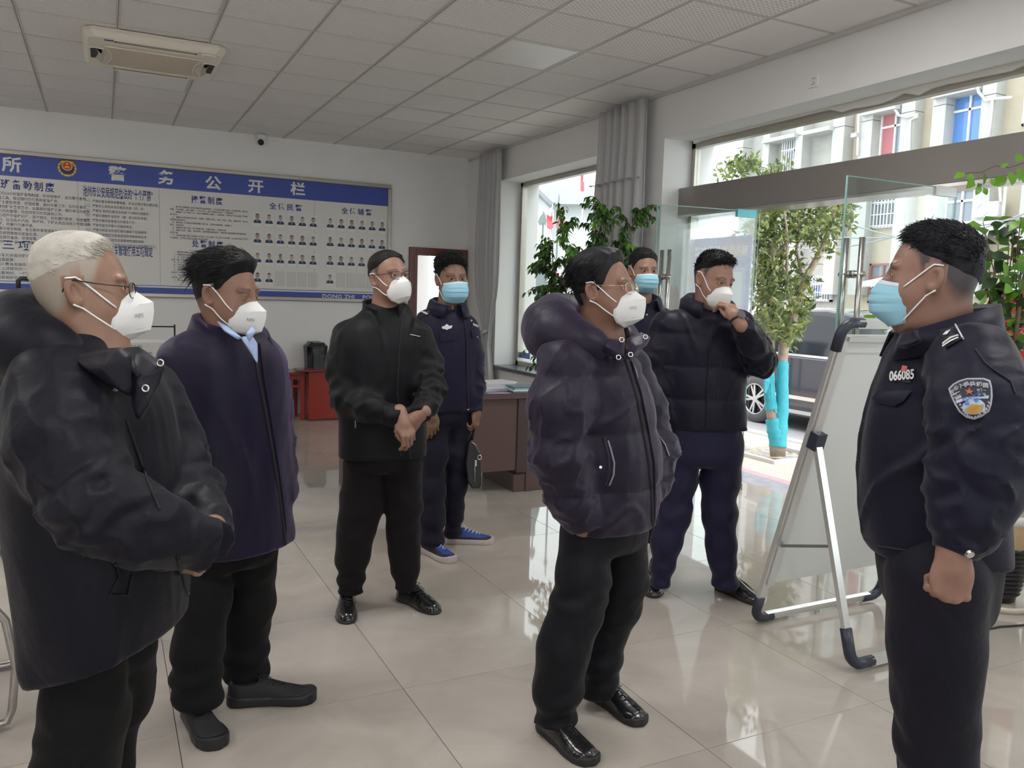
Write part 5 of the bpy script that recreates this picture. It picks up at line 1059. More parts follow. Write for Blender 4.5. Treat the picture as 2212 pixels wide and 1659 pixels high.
def head_sdf(P, fat=0.0, eye=.0042, hi=True):
    X = np.abs(P[:, 0]); S = np.stack([X, P[:, 1], P[:, 2]], 1)
    d = s_ell(P, (0, -.010, .026), (.0775 + .002 * fat, .098, .092)); d = smin(d, s_ell(P, (0, .026, -.032), (.063 + .006 * fat, .070, .084)), .03); d = smin(d, s_ell(P, (0, .036, -.080), (.050 + .012 * fat, .050, .038)), .03)
    d = smin(d, s_ell(S, (.036, .040, -.046), (.034 + .007 * fat, .036, .042)), .025)
    if fat > .3: d = smin(d, s_ell(P, (0, .02, -.115), (.058, .058, .04)), .03)
    d = smin(d, s_ell(S, (.030, .079, .020), (.026, .013, .010)), .012)
    d = smin(d, s_cone(P, (0, .086, .006), (0, .110, -.034), .009, .0125), .012); d = smin(d, s_ell(S, (.012, .098, -.037), (.009, .011, .008)), .008)
    d = smax(d, -s_ell(S, (.031, .101, -.001), (.019, .016, .011)), .010)
    lid = s_ell(S, (.031, .0775, -.001), (.0155, .0135, .0135)); d = smin(d, lid, .006); d = smax(d, -s_ell(S, (.0315, .0915, -.0015), (.0125, .010, eye)), .0025)
    # ear
    c, s_ = math.cos(.25), math.sin(.25); E = S - np.array([.078, -.012, -.008], S.dtype); E2 = np.stack([E[:, 0] * math.cos(.35) + E[:, 1] * math.sin(.35), -E[:, 0] * math.sin(.35) + E[:, 1] * math.cos(.35), E[:, 2]], 1); E2 = np.stack([E2[:, 0], E2[:, 1] * c + E2[:, 2] * s_, -E2[:, 1] * s_ + E2[:, 2] * c], 1)
    e = s_ell(E2, (0, 0, 0), (.0085, .0185, .033)); e = smax(e, -s_ell(E2, (.008, .003, -.002), (.0085, .0105, .020)), .004); e = smin(e, s_ell(E2, (.003, -.002, -.024), (.006, .008, .008)), .006); d = smin(d, e, .006)
    d = smin(d, s_ell(P, (0, .088, -.072), (.022, .012, .010)), .010)
    return d
def neck_sdf(P, r, base): return s_cone(P, (0, -.022, -.03), base, r, r * 1.12)
# ------------------------------------------------------------------ hand: wrist at the origin, fingers along +y, back of the hand +z, thumb on +x
def hand_nodes(curl, thumb=.5, spread=.02):
    """curl: four (mcp, pip, dip) bends in degrees for index..little"""
    ch = []; base = [(.028, .088), (.009, .093), (-.011, .089), (-.029, .080)]; ln = [(.042, .026, .021), (.046, .029, .022), (.043, .027, .021), (.034, .021, .018)]; rad = [.0088, .009, .0085, .0075]
    for i in range(4):
        p = np.array([base[i][0], base[i][1], .0]); a = 0.0; nodes = [(np.array([base[i][0] * .75, .045, -.002]), .0095), (p, rad[i] * 1.06)]; sp = (1.5 - i) * spread
        for j in range(3):
            a -= math.radians(curl[i][j]); p = p + ln[i][j] * np.array([math.sin(sp), math.cos(a) * math.cos(sp), math.sin(a)]); nodes.append((p, rad[i] * (.97 - .07 * j)))
        ch.append(nodes)
    t = thumb; ch.append([(np.array([.022, .022, -.006]), .0125), (np.array([.040 - .006 * t, .050, -.014 - .012 * t]), .0118), (np.array([.048 - .022 * t, .082 - .004 * t, -.018 - .020 * t]), .0098), (np.array([.050 - .040 * t, .108 - .012 * t, -.018 - .026 * t]), .0082)])
    return ch
CURL = {'relax': [(18, 28, 15), (22, 32, 18), (26, 36, 20), (28, 38, 22)], 'fist': [(78, 95, 60), (82, 98, 60), (84, 98, 60), (86, 96, 60)], 'clasp': [(38, 45, 20), (40, 48, 22), (44, 50, 24), (48, 52, 26)], 'pinch': [(48, 42, 22), (46, 50, 26), (60, 68, 36), (70, 78, 40)], 'hook': [(40, 75, 40), (42, 78, 42), (44, 80, 42), (46, 80, 40)]}
def hand_sdf(P, pose, thumb, wl=.035):
    d = smin(s_ell(P, (-.001, .055, -.002), (.043, .048, .0165)), s_cone(P, (0, -.01, 0), (0, .03, 0), .027, .029), .02); d = smin(d, s_ell(P, (.026, .04, -.012), (.017, .032, .014)), .012); d = smin(d, s_cone(P, (0, -wl, 0), (0, 0, 0), .033, .026), .02)
    for n_ in hand_nodes(CURL[pose], thumb): d = smin(d, s_chain(P, n_, .003), .006)
    return d
# ------------------------------------------------------------------ skin, cloth
def skin_mat(name, col, hair):
    col = [c * .80 for c in col]
    m = bpy.data.materials.new(name); m.use_nodes = True; nt = m.node_tree; b = nt.nodes['Principled BSDF']; b.inputs['Roughness'].default_value = .48; b.inputs['Subsurface Weight'].default_value = .12; b.inputs['Subsurface Radius'].default_value = (.01, .004, .002)
    at = nt.nodes.new('ShaderNodeAttribute'); at.attribute_name = 'stubble'; at.attribute_type = 'GEOMETRY'; tc = nt.nodes.new('ShaderNodeTexCoord'); n = nt.nodes.new('ShaderNodeTexNoise'); n.inputs['Scale'].default_value = 24; nt.links.new(tc.outputs['Object'], n.inputs[0])
    mx = nt.nodes.new('ShaderNodeMix'); mx.data_type = 'RGBA'; mx.inputs[6].default_value = (col[0] * .86, col[1] * .80, col[2] * .78, 1); mx.inputs[7].default_value = (col[0] * 1.1, col[1] * 1.12, col[2] * 1.12, 1); nt.links.new(n.outputs['Fac'], mx.inputs[0])
    m2 = nt.nodes.new('ShaderNodeMix'); m2.data_type = 'RGBA'; m2.inputs[7].default_value = (*hair, 1); nt.links.new(at.outputs['Fac'], m2.inputs[0]); nt.links.new(mx.outputs[2], m2.inputs[6]); nt.links.new(m2.outputs[2], b.inputs['Base Color']); return m
def cloth_mat(name, col, rough=.75, sheen=.25, weave=260, wr=.25, stint=None):
    m = bpy.data.materials.new(name); m.use_nodes = True; nt = m.node_tree; b = nt.nodes['Principled BSDF']; b.inputs['Roughness'].default_value = rough; b.inputs['Sheen Weight'].default_value = sheen; b.inputs['Sheen Roughness'].default_value = .45; b.inputs['Specular IOR Level'].default_value = .2
    if stint: b.inputs['Sheen Tint'].default_value = (*stint, 1)
    tc = nt.nodes.new('ShaderNodeTexCoord'); n = nt.nodes.new('ShaderNodeTexNoise'); n.inputs['Scale'].default_value = 5; n.inputs['Detail'].default_value = 5; nt.links.new(tc.outputs['Object'], n.inputs[0])
    mx = nt.nodes.new('ShaderNodeMix'); mx.data_type = 'RGBA'; mx.inputs[6].default_value = (*[c * .82 for c in col], 1); mx.inputs[7].default_value = (*[c * 1.18 for c in col], 1); nt.links.new(n.outputs['Fac'], mx.inputs[0]); nt.links.new(mx.outputs[2], b.inputs['Base Color'])
    w = nt.nodes.new('ShaderNodeTexNoise'); w.inputs['Scale'].default_value = 9; w.inputs['Detail'].default_value = 4; w.inputs['Distortion'].default_value = .25; nt.links.new(tc.outputs['Object'], w.inputs[0]); f = nt.nodes.new('ShaderNodeTexNoise'); f.inputs['Scale'].default_value = weave; nt.links.new(tc.outputs['Object'], f.inputs[0])
    b1 = nt.nodes.new('ShaderNodeBump'); b1.inputs['Strength'].default_value = min(1, wr * 1.3); b1.inputs['Distance'].default_value = .03; nt.links.new(w.outputs['Fac'], b1.inputs['Height']); b2 = nt.nodes.new('ShaderNodeBump'); b2.inputs['Strength'].default_value = .12; b2.inputs['Distance'].default_value = .002; nt.links.new(f.outputs['Fac'], b2.inputs['Height']); nt.links.new(b1.outputs[0], b2.inputs['Normal']); nt.links.new(b2.outputs[0], b.inputs['Normal']); return m
M_n95 = mat('white_mask_fabric', (.74, .74, .73), .75, bump=(300, .15, .001)); M_surg = mat('blue_mask_fabric', (.30, .58, .72), .75, noise=(30, .05)); M_sedge = mat('pale_mask_edge', (.58, .70, .78), .7); M_loop = mat('white_ear_loop', (.82, .82, .82), .7); M_metal = mat('silver_snap', (.72, .72, .70), .22, 1.0); M_gold = mat('gold_wire_frame', (.55, .42, .25), .2, 1.0); M_blkf = mat('dark_wire_frame', (.03, .025, .025), .3, .6); M_lens = glass_mat('spectacle_lens', (.93, .94, .94), .06); M_eyew = mat('eye_white', (.62, .58, .55), .25); M_iris = mat('dark_iris', (.012, .008, .006), .1); M_silver = mat('silver_embroidery', (.66, .66, .68), .5, .2); M_mtxt = mat('grey_mask_print', (.30, .30, .31), .6); M_inner = mat('black_lining', (.008, .008, .010), .8)
def px_rows(rows, D, tilt=0.0):
    """silhouette rows (py, pxL, pxR) at depth D -> z, centre, half width"""
    out = []
    for r in rows:
        py, l, rr = r[:3]; dd = r[3] if len(r) > 3 else 0.0; a, b = K(l, py, D + dd), K(rr, py, D + dd); out.append(((a[2] + b[2]) / 2, (a + b) / 2, np.linalg.norm(b - a) / 2))
    return sorted(out, key=lambda t: t[0])
class Loft:
    """upright elliptical loft: horizontal sections"""
    def __init__(s, rows, psi, rho, n=2.3):
        th = math.radians(psi); s.z = np.array([r[0] for r in rows]); w = np.array([r[2] for r in rows]); rh = rho if hasattr(rho, '__len__') else np.full(len(rows), rho); rh = np.asarray(rh)[:len(rows)]
        s.a = w / np.sqrt(math.cos(th) ** 2 + (rh * math.sin(th)) ** 2); s.b = s.a * rh; s.c = np.array([r[1] for r in rows]); s.M = frame(psi); s.n = n
        zz = np.linspace(s.z[0], s.z[-1], 60); k = np.array([1, 2, 3, 2, 1.]) / 9
        def sm(v): q = np.interp(zz, s.z, v); p = np.pad(q, 2, mode='edge'); return np.convolve(p, k, 'valid')
        s.zz = zz; s.A = sm(s.a); s.B_ = sm(s.b); s.CX = sm(s.c[:, 0]); s.CY = sm(s.c[:, 1])
    def at(s, z): return np.interp(z, s.zz, s.CX), np.interp(z, s.zz, s.CY), np.interp(z, s.zz, s.A), np.interp(z, s.zz, s.B_)
    def __call__(s, P):
        cx, cy, a, b = s.at(P[:, 2]); qx, qy = P[:, 0] - cx, P[:, 1] - cy; u = qx * s.M[0, 0] + qy * s.M[1, 0]; v = qx * s.M[0, 1] + qy * s.M[1, 1]
        k0 = (np.abs(u / a) ** s.n + np.abs(v / b) ** s.n) ** (1 / s.n); k1 = np.sqrt((u / a ** 2) ** 2 + (v / b ** 2) ** 2); g = np.sqrt(u * u + v * v); return np.where(g > 1e-6, (k0 - 1) * k0 / (k1 + 1e-6), -np.minimum(a, b))
def bounds(pts, pad): p = np.array(pts); return p.min(0) - pad, p.max(0) + pad
class Person:
    def __init__(s, tagname, label, base):
        s.tagname = tagname; s.texts = []; s.base = np.array([base[0], base[1], 0.0]); s.label = label; s.body = []; s.kids = []; s.bvh = None
    def loc(s, V): return np.asarray(V) - s.base
    # ---- head with neck, hair, mask
    def head(s, px, py, D, psi, pitch=0, roll=0, sc=1.0, fat=0.0, neck=None, neck_r=.056, skin=(.42, .24, .17), hair=(.012, .011, .012), hcut='short', hthick=.016, htop=.012, stub=.75, h=.0028, eye=.0042, strands=500, slen=.03, comb=(0, -.5, .6), stubcut=None, lift=0.0, up_=.35, stubcol=None):
        M = frame(psi, pitch, roll); s.fat = fat; O = np.array(K(px, py, D)); s.hM, s.hO, s.hs = M, O, sc; nb = (M.T @ (_v(neck) - O)) / sc
        def toL(P): return ((P - O) @ M) / sc
        def f(L): return smin(head_sdf(L, fat, eye), neck_sdf(L, neck_r, nb), .025)
        lo = np.array([-.105, -.125, -.15]); hi = np.array([.105, .135, .135]); lo = np.minimum(lo, nb - .085); lo[2] = min(-.15, nb[2] - .05); hi = np.maximum(hi, nb + .085)
        V, Q = mesh_sdf(f, lo, hi, h / sc)
        hl = HAIRLINE[hcut]; ys = [a for a, _ in hl]; zs = [b for _, b in hl]
        def line(L): return np.interp(L[:, 1], ys, zs)
        sl_ = HAIRLINE[stubcut or hcut]; up = V[:, 2] - np.interp(V[:, 1], [a for a, _ in sl_], [b for _, b in sl_]); ok = np.linalg.norm(V - np.array([0, -.01, .026]), axis=1) > .07; ear = (np.abs(V[:, 0]) > .074) & (np.abs(V[:, 2] + .008) < .036) & (np.abs(V[:, 1] + .012) < .024)
        st = np.clip(up / .040 + .18, 0, 1) * stub * ~ear * (V[:, 2] > nb[2] + .03)
        X = np.abs(V[:, 0]); t = np.clip((X - .012) / .040, 0, 1); bz = .0205 + .006 * np.sin(t * 2.2) - .002 * t; br = np.exp(-((V[:, 2] - bz) / (.0042 - .0018 * t)) ** 2) * (X > .012) * (X < .053) * (V[:, 1] > .05); st = np.maximum(st, br * .85 * (0.2 if hair[0] > .1 else 1))
        st = np.maximum(st, .5 * np.exp(-((V[:, 2] + .001 - .0045) / .0012) ** 2) * (X > .018) * (X < .046) * (V[:, 1] > .075))
        s.stub = st; s.headV = len(V); s.body.insert(0, (O + (V * sc) @ M.T, Q)); s.skin = skin_mat('skin_' + s.tagname, skin, stubcol or [min(1, c * 1.2 + .010) for c in hair])
        # eyes
        e = MB()
        for sx in (-1, 1):
            c = np.array([sx * .031, .0775, -.001]); r = .0128; G = []
            for i in range(9):
                t_ = math.pi * .55 * i / 8; G.append([s.loc(O + sc * M @ (c + r * np.array([math.sin(t_) * math.cos(a), math.cos(t_), math.sin(t_) * math.sin(a)]))) for a in np.linspace(0, 2 * math.pi, 17)[:-1]])
            e.use(1); e.sheet(G[:4], True); e.use(0); e.sheet(G[3:], True)
        s.kids.append(('eyes', e, [M_eyew, M_iris], True, None))
        # hair
        wv = Waves(len(s.tagname) * 7 + int(px), 190, 9, (1, .35, 1)); w2 = Waves(int(py) + 3, 60, 6)
        def fh(L):
            th = .0035 + (hthick - .0035) * np.clip((L[:, 2] - .01) / .075, 0, 1) + htop * np.clip((L[:, 2] - .05) / .05, 0, 1) + lift * np.clip((L[:, 2] - .06) / .04, 0, 1) * np.clip((L[:, 1] - .0) / .07, 0, 1)
            th = th * (.06 + .94 * np.clip((L[:, 2] - line(L)) / .036, 0, 1) ** .8); d = s_ell(L, (0, -.010, .026), (.0775 + .002 * fat, .098, .092)); d = np.minimum(d, s_ell(L, (0, .026, -.032), (.063 + .006 * fat, .070, .084)) + .004); d = smin(d, neck_sdf(L, neck_r, nb) + .003, .02) - th
            d = d + .0030 * wv(L) + .003 * w2(L); return smax(d, (line(L) + .002 * wv(L * 1.7) - L[:, 2]) * .8, .006)
        hv, hq = mesh_sdf(fh, (-.115, -.155, -.10), (.115, .15, .19), .0032 / sc); mm = (fh(hv * 1.0) < 1)
        cen = np.array([0, -.01, .03]); parts = [(hv, hq)]
        if strands:
            g = np.random.default_rng(int(px)); cand = np.where((hv[:, 2] > .03) & (np.linalg.norm(hv - cen, axis=1) > .085))[0]
            if len(cand):
                pick = g.choice(cand, min(strands, len(cand)), replace=False); sv = []; sq = []
                for i in pick:
                    p = hv[i]; n = p - cen; n /= np.linalg.norm(n); d = _v(comb) + g.normal(size=3) * .2; d = d / np.linalg.norm(d); d = d - n * (d @ n) * .8; d = d / np.linalg.norm(d) + n * up_; d /= np.linalg.norm(d); L_ = slen * g.uniform(.5, 1.2); r = .0008 * g.uniform(.8, 1.5); a = np.cross(d, n + .01); a /= np.linalg.norm(a) + 1e-9; b_ = np.cross(d, a); o = len(sv); q0 = p - n * .004
                    for k, (tt, rr) in enumerate(((0, 1.6), (.5, 1.2), (1, .25))):
                        c = q0 + d * L_ * tt - np.array([0, 0, 1]) * L_ * .22 * tt * tt
                        for j in range(4): an = j * math.pi / 2; sv.append(c + r * rr * (math.cos(an) * a + math.sin(an) * b_))
                    for k in range(2):
                        for j in range(4): sq.append((o + k * 4 + j, o + k * 4 + (j + 1) % 4, o + (k + 1) * 4 + (j + 1) % 4, o + (k + 1) * 4 + j))
                    sq.append((o + 8, o + 9, o + 10, o + 11))
                parts.append((np.array(sv), np.array(sq)))
        hv, hq = join(parts); key = 'hair_' + s.tagname
        hm = mat(key, [c * .6 for c in hair] if hair[0] < .1 else hair, .5, noise=(40, .35), bump=(220, .5, .003), spec=.22); s.hairobj = ('hair', s.loc(O + (hv * sc) @ M.T), hq, hm)
    def HL(s, p): return s.loc(s.hO + s.hs * s.hM @ _v(p))
    def over(s, pts, n=7, gap=.0028):
        out = []
        for a, b in zip(pts[:-1], pts[1:]):
            for t in np.linspace(0, 1, n)[:-1]: out.append(_v(a) * (1 - t) + _v(b) * t)
        out.append(_v(pts[-1])); res = []
        for q in out:
            sg = 1 if q[0] > 0 else -1
            for _ in range(8):
                d = head_sdf(q[None], s.fat)[0]
                if d > gap: break
                q = q + np.array([sg * (gap - d) * .8, 0, 0])
            res.append(s.HL(q))
        return res
    def n95(s, text_side=1):
        mid = [(.107, -.010), (.126, -.024), (.145, -.037), (.145, -.058), (.141, -.080), (.135, -.101), (.084, -.126)]; edg = [(.026, .097, -.016), (.046, .083, -.030), (.058, .069, -.048), (.064, .060, -.068), (.063, .057, -.090), (.050, .062, -.112), (.020, .078, -.129)]
        n = len(mid); vs = np.linspace(0, 1, 19); mi = np.array([[0, a, b] for a, b in mid]); ed = np.array(edg); tv = np.linspace(0, 1, n); G = []
        us = np.linspace(-1, 1, 21)
        for v in vs:
            m_ = np.array([np.interp(v, tv, mi[:, k]) for k in range(3)]); e_ = np.array([np.interp(v, tv, ed[:, k]) for k in range(3)]); row = []
            for u in us:
                a = abs(u); p = m_ * (1 - a) + e_ * a * np.array([1, 1, 1]); p = p + np.array([.007, .004, 0]) * math.sin(math.pi * a) * math.sin(math.pi * v); p[0] = p[0] if u >= 0 else -p[0]; row.append(p)
            G.append(row)
        m_ = MB(); m_.sheet([[s.HL(p) for p in r] for r in G]); s.kids.append(('face_mask', m_, M_n95, 'angle', ('solid', .0016)))
        rim = [G[0][j] for j in range(21)] + [G[i][20] for i in range(1, 19)] + [G[18][j] for j in range(19, -1, -1)] + [G[i][0] for i in range(17, 0, -1)]; r_ = MB(); r_.tube([s.HL(p) for p in rim], .0016 * s.hs, 5, closed=True); s.kids.append(('mask_rim', r_, M_n95, True, 'face_mask'))
        for sx in (-1, 1):
            l = MB()
            l.tube(s.over([(sx * .058, .070, -.046), (sx * .080, .010, .012), (sx * .080, -.006, .024), (sx * .074, -.026, .022)]), .0022 * s.hs, 6); l.tube(s.over([(sx * .058, .064, -.096), (sx * .078, .004, -.046), (sx * .083, -.014, -.036)]), .0022 * s.hs, 6); s.kids.append(('ear_loop', l, M_loop, True, 'face_mask'))
        # printed mark on the side panel
        i, j = 10, (14 if text_side > 0 else 6); p0 = G[i][j]; dx = (np.array(G[i][j + 1]) - G[i][j - 1]); dx /= np.linalg.norm(dx); dz = np.array(G[i - 1][j]) - G[i + 1][j]; dz /= np.linalg.norm(dz); nrm = np.cross(dx, dz); nrm *= 1 if nrm[1] > 0 else -1
        ax = -dx if True else dx; az = np.cross(ax, dz); 
        if az @ nrm < 0: ax = dx
        o = np.array(p0) + nrm * .0055 - ax * .014; s.texts.append(('N95', s.HL(o), s.hM @ ax, s.hM @ dz, .0145 * s.hs, M_mtxt, 'face_mask'))
        for q in (6, 14):
            a, b = G[q][12 if text_side > 0 else 8], G[q][17 if text_side > 0 else 3]; l = MB(); l.tube([s.HL(np.array(a) + nrm * .0014), s.HL(np.array(G[q][14 if text_side > 0 else 6]) + nrm * .0016), s.HL(np.array(b) + nrm * .0014)], .0005, 4); s.kids.append(('mask_crease', l, M_mtxt, False, 'face_mask'))
    def surgical(s):
        vs = np.linspace(0, 1, 31); us = np.linspace(-1, 1, 25); G = []
        for v in vs:
            z = -.014 - .104 * v - .012 * v * v; my = .112 + .022 * math.sin(math.pi * min(1, v * 1.05)) - .030 * max(0, v - .75) / .25; ey = .046 - .004 * v; ex = .072 - .008 * abs(v - .4) * 2 - .006 * max(0, v - .7) / .3; row = []
            pl = 0.0
            for c in (.30, .52, .74): x_ = (v - c) / .10; pl += -.0045 * math.exp(-(x_ * 3) ** 2) if x_ > 0 else .0025 * math.exp(-(x_ * 1.2) ** 2) * (abs(x_) < 1.5)
            for u in us:
                a = abs(u); w = math.cos(a * math.pi / 2); y = ey + (my - ey) * w ** .85; x = ex * math.sin(a * math.pi / 2) ** .9 * (1 if u >= 0 else -1)
                zz = z + (-.012 * a * (1 - v) + .012 * a * a * v); row.append((x * (1 + pl * 2 * (1 - a)), y + pl * (1 - a * .6), zz))
            G.append(row)
        m_ = MB(); m_.use(1); m_.sheet([[s.HL(p) for p in r] for r in G[:4]]); m_.use(0); m_.sheet([[s.HL(p) for p in r] for r in G[3:]]); s.kids.append(('face_mask', m_, [M_surg, M_sedge], True, ('solid', .0014)))
        rim = [G[0][j] for j in range(25)] + [G[i][24] for i in range(1, 31)] + [G[30][j] for j in range(23, -1, -1)] + [G[i][0] for i in range(29, 0, -1)]; r_ = MB(); r_.tube([s.HL(p) for p in rim], .0013 * s.hs, 5, closed=True); s.kids.append(('mask_rim', r_, M_sedge, True, 'face_mask'))
        for sx in (-1, 1):
            l = MB(); l.tube(s.over([(sx * .066, .054, -.032), (sx * .080, .006, .014), (sx * .080, -.006, .024), (sx * .074, -.026, .022)]), .0019 * s.hs, 6); l.tube(s.over([(sx * .060, .050, -.116), (sx * .078, .004, -.050), (sx * .083, -.016, -.036)]), .0019 * s.hs, 6); s.kids.append(('ear_loop', l, M_loop, True, 'face_mask'))
    def glasses(s, m_frame, drop=0.0, rim=True):
        t = MB(); ln = MB(); y0 = .111
        for sx in (-1, 1):
            poly = []
            for a in np.linspace(0, 2 * math.pi, 25)[:-1]: c, q = math.cos(a), math.sin(a); poly.append((sx * .033 + .025 * np.sign(c) * abs(c) ** .6, y0 - .010 * abs(sx * .033 + .025 * c) / .05, -.004 - drop + .0175 * np.sign(q) * abs(q) ** .65))
            t.tube([s.HL(p) for p in poly], .0013 * s.hs, 5, closed=True); ln.add([s.HL(p) for p in poly], [tuple(range(len(poly)))])
            t.tube([s.HL((sx * .058, y0 - .012, .004 - drop)), s.HL((sx * .074, y0 - .022, .006 - drop)), s.HL((sx * .0815, .03, .010)), s.HL((sx * .084, -.010, .018)), s.HL((sx * .083, -.028, .006)), s.HL((sx * .081, -.034, -.008))], .0015 * s.hs, 6)
        t.tube([s.HL((-.008, y0, .002 - drop)), s.HL((0, y0 + .003, .005 - drop)), s.HL((.008, y0, .002 - drop))], .0012 * s.hs, 5); s.kids.append(('glasses', t, m_frame, True, None)); s.kids.append(('lens', ln, M_lens, False, 'glasses'))
    # ---- hand at a wrist
    def hand(s, wrist, direc, back, pose='relax', thumb=.5, left=False, sc=1.0, h=.003):
        F = _v(direc); F /= np.linalg.norm(F); B = _v(back) - F * (_v(back) @ F); B /= np.linalg.norm(B); X = np.cross(F, B)
        if left: X = -X            # mirrored hand
        M = np.stack([X, F, B], 1); O = _v(wrist)
        V, Q = mesh_sdf(lambda L: hand_sdf(L, pose, thumb), (-.065, -.09, -.105), (.075, .21, .05), h / sc)
        if left: Q = Q[:, ::-1]
        s.body.append((O + (V * sc) @ M.T, Q))
    # ---- clothing
    def jacket(s, name, f, lo, hi, m_, h=.009, smooth=1):
        V, Q = mesh_sdf(f, lo, hi, h); V = relax(V, Q, smooth, .4); s.kids.append((name, s.loc(V), Q, m_)); 
        if s.bvh is None or name in ('jacket', 'coat', 'uniform_jacket', 'puffer_jacket'): s.bvh = BVHTree.FromPolygons(V.tolist(), Q.tolist())
        s.body.append(mesh_sdf(lambda P: f(P) + .035, lo, hi, .03)); return f
    def trousers(s, f, lo, hi, m_, h=.010):
        V, Q = mesh_sdf(f, lo, hi, h); V = relax(V, Q, 1, .4); s.kids.append(('trousers', s.loc(V), Q, m_)); s.body.append(mesh_sdf(lambda P: f(P) + .03, lo, hi, .03))
    # ---- things lying on the clothing
    def hit(s, px, py, bvh=None):
        d = CF + CR * (px - 1106) / FPX - CU * (py - 829.5) / FPX; d = d / np.linalg.norm(d); r = (bvh or s.bvh).ray_cast(Vector(CC), Vector(d)); 
        return (np.array(r[0]), np.array(r[1])) if r[0] is not None else None
    def seam(s, name, pts, r, m_, lift=0.0, n=8, parent=None, ring=5):
        P = []
        for (x0, y0), (x1, y1) in zip(pts[:-1], pts[1:]):
            for t in np.linspace(0, 1, n)[:-1]:
                k = s.hit(x0 + (x1 - x0) * t, y0 + (y1 - y0) * t)
                if k: P.append(s.loc(k[0] + k[1] * lift))
        k = s.hit(*pts[-1])
        if k: P.append(s.loc(k[0] + k[1] * lift))
        if len(P) > 2: m = MB(); m.tube(P, r, ring); s.kids.append((name, m, m_, True, parent))
    def button(s, px, py, r=.009, m_=None, name='snap_button', parent=None, ringed=False):
        k = s.hit(px, py)
        if not k: return
        p, n = k; m = MB(); m.cyl(s.loc(p - n * .002), s.loc(p + n * .0035), r, r * .8, 14)
        if ringed: m.cyl(s.loc(p + n * .0034), s.loc(p + n * .004), r * .45, r * .45, 10)
        s.kids.append((name, m, m_ or M_metal, False, parent))
    def decal(s, name, poly, m_, lift=.002, parent=None, rings=3, thick=0.0):
        """outline in pixels laid onto the clothing"""
        c = np.mean(poly, axis=0); G = []; V = []; ok = True
        k0 = s.hit(*c)
        if not k0: return
        V.append(s.loc(k0[0] + k0[1] * lift)); n = len(poly); F = []
        for r in range(1, rings + 1):
            for p in poly:
                q = c + (np.array(p) - c) * r / rings; k = s.hit(*q)
                if k is None: k = k0
                V.append(s.loc(k[0] + k[1] * lift))
        for i in range(n): F.append((0, 1 + i, 1 + (i + 1) % n))
        for r in range(rings - 1):
            for i in range(n): a = 1 + r * n; b = 1 + (r + 1) * n; F.append((a + i, b + i, b + (i + 1) % n, a + (i + 1) % n))
        m = MB(); m.add(V, F); s.kids.append((name, m, m_, True, parent if thick == 0 else parent, ) if thick == 0 else (name, m, m_, True, ('solid', thick)))
    def lettering(s, body, px, py, size, m_, ang=0.0, lift=.003, wide=1.0, parent=None, bold=.0):
        k = s.hit(px, py)
        if not k: return
        p, n = k; a = math.radians(ang); rd = CR * math.cos(a) + CU * math.sin(a); ax = rd - n * (rd @ n); ax /= np.linalg.norm(ax); ay = np.cross(n, ax); s.texts.append((body, s.loc(p + n * lift), ax, ay, size, m_, parent, wide, bold))
    def finish(s):
        V, Q = join(s.body); me = np_mesh('person', s.loc(V), Q, s.skin); at = me.attributes.new('stubble', 'FLOAT', 'POINT'); a = np.zeros(len(V), np.float32); a[:s.headV] = s.stub; at.data.foreach_set('value', a)
        root = link('person', me, None, s.base); tag(root, s.label, 'person', 'men standing in the hall'); made = {}
        n, hv, hq, hm = s.hairobj; made['hair'] = link('hair', np_mesh('hair', hv, hq, hm), root)
        for kid in s.kids:
            if isinstance(kid[1], np.ndarray): o = link(kid[0], np_mesh(kid[0], kid[1], kid[2], kid[3]), root); made[kid[0]] = o; continue
            nm, m_, mt, sm, par = kid; solid = None
            if isinstance(par, tuple): solid = par[1]; par = None
            o = m_.build(nm, mt, made.get(par, root) if par else root, sm is True); made.setdefault(nm, o)
            if sm == 'angle': smooth_by_angle(o, 24)
            if solid: md = o.modifiers.new('thickness', 'SOLIDIFY'); md.thickness = solid; md.offset = 1
        for t in s.texts:
            body, o, ax, ay, size, m_, par = t[:7]; wide = t[7] if len(t) > 7 else 1.0; bold = t[8] if len(t) > 8 else 0.0
            text('lettering', body, o, ax, ay, size, m_, made.get(par, root) if par else root, align='CENTER' if len(t) > 7 else 'LEFT', wide=wide, bold=bold, res=3)
        s.root = root; s.made = made; return root
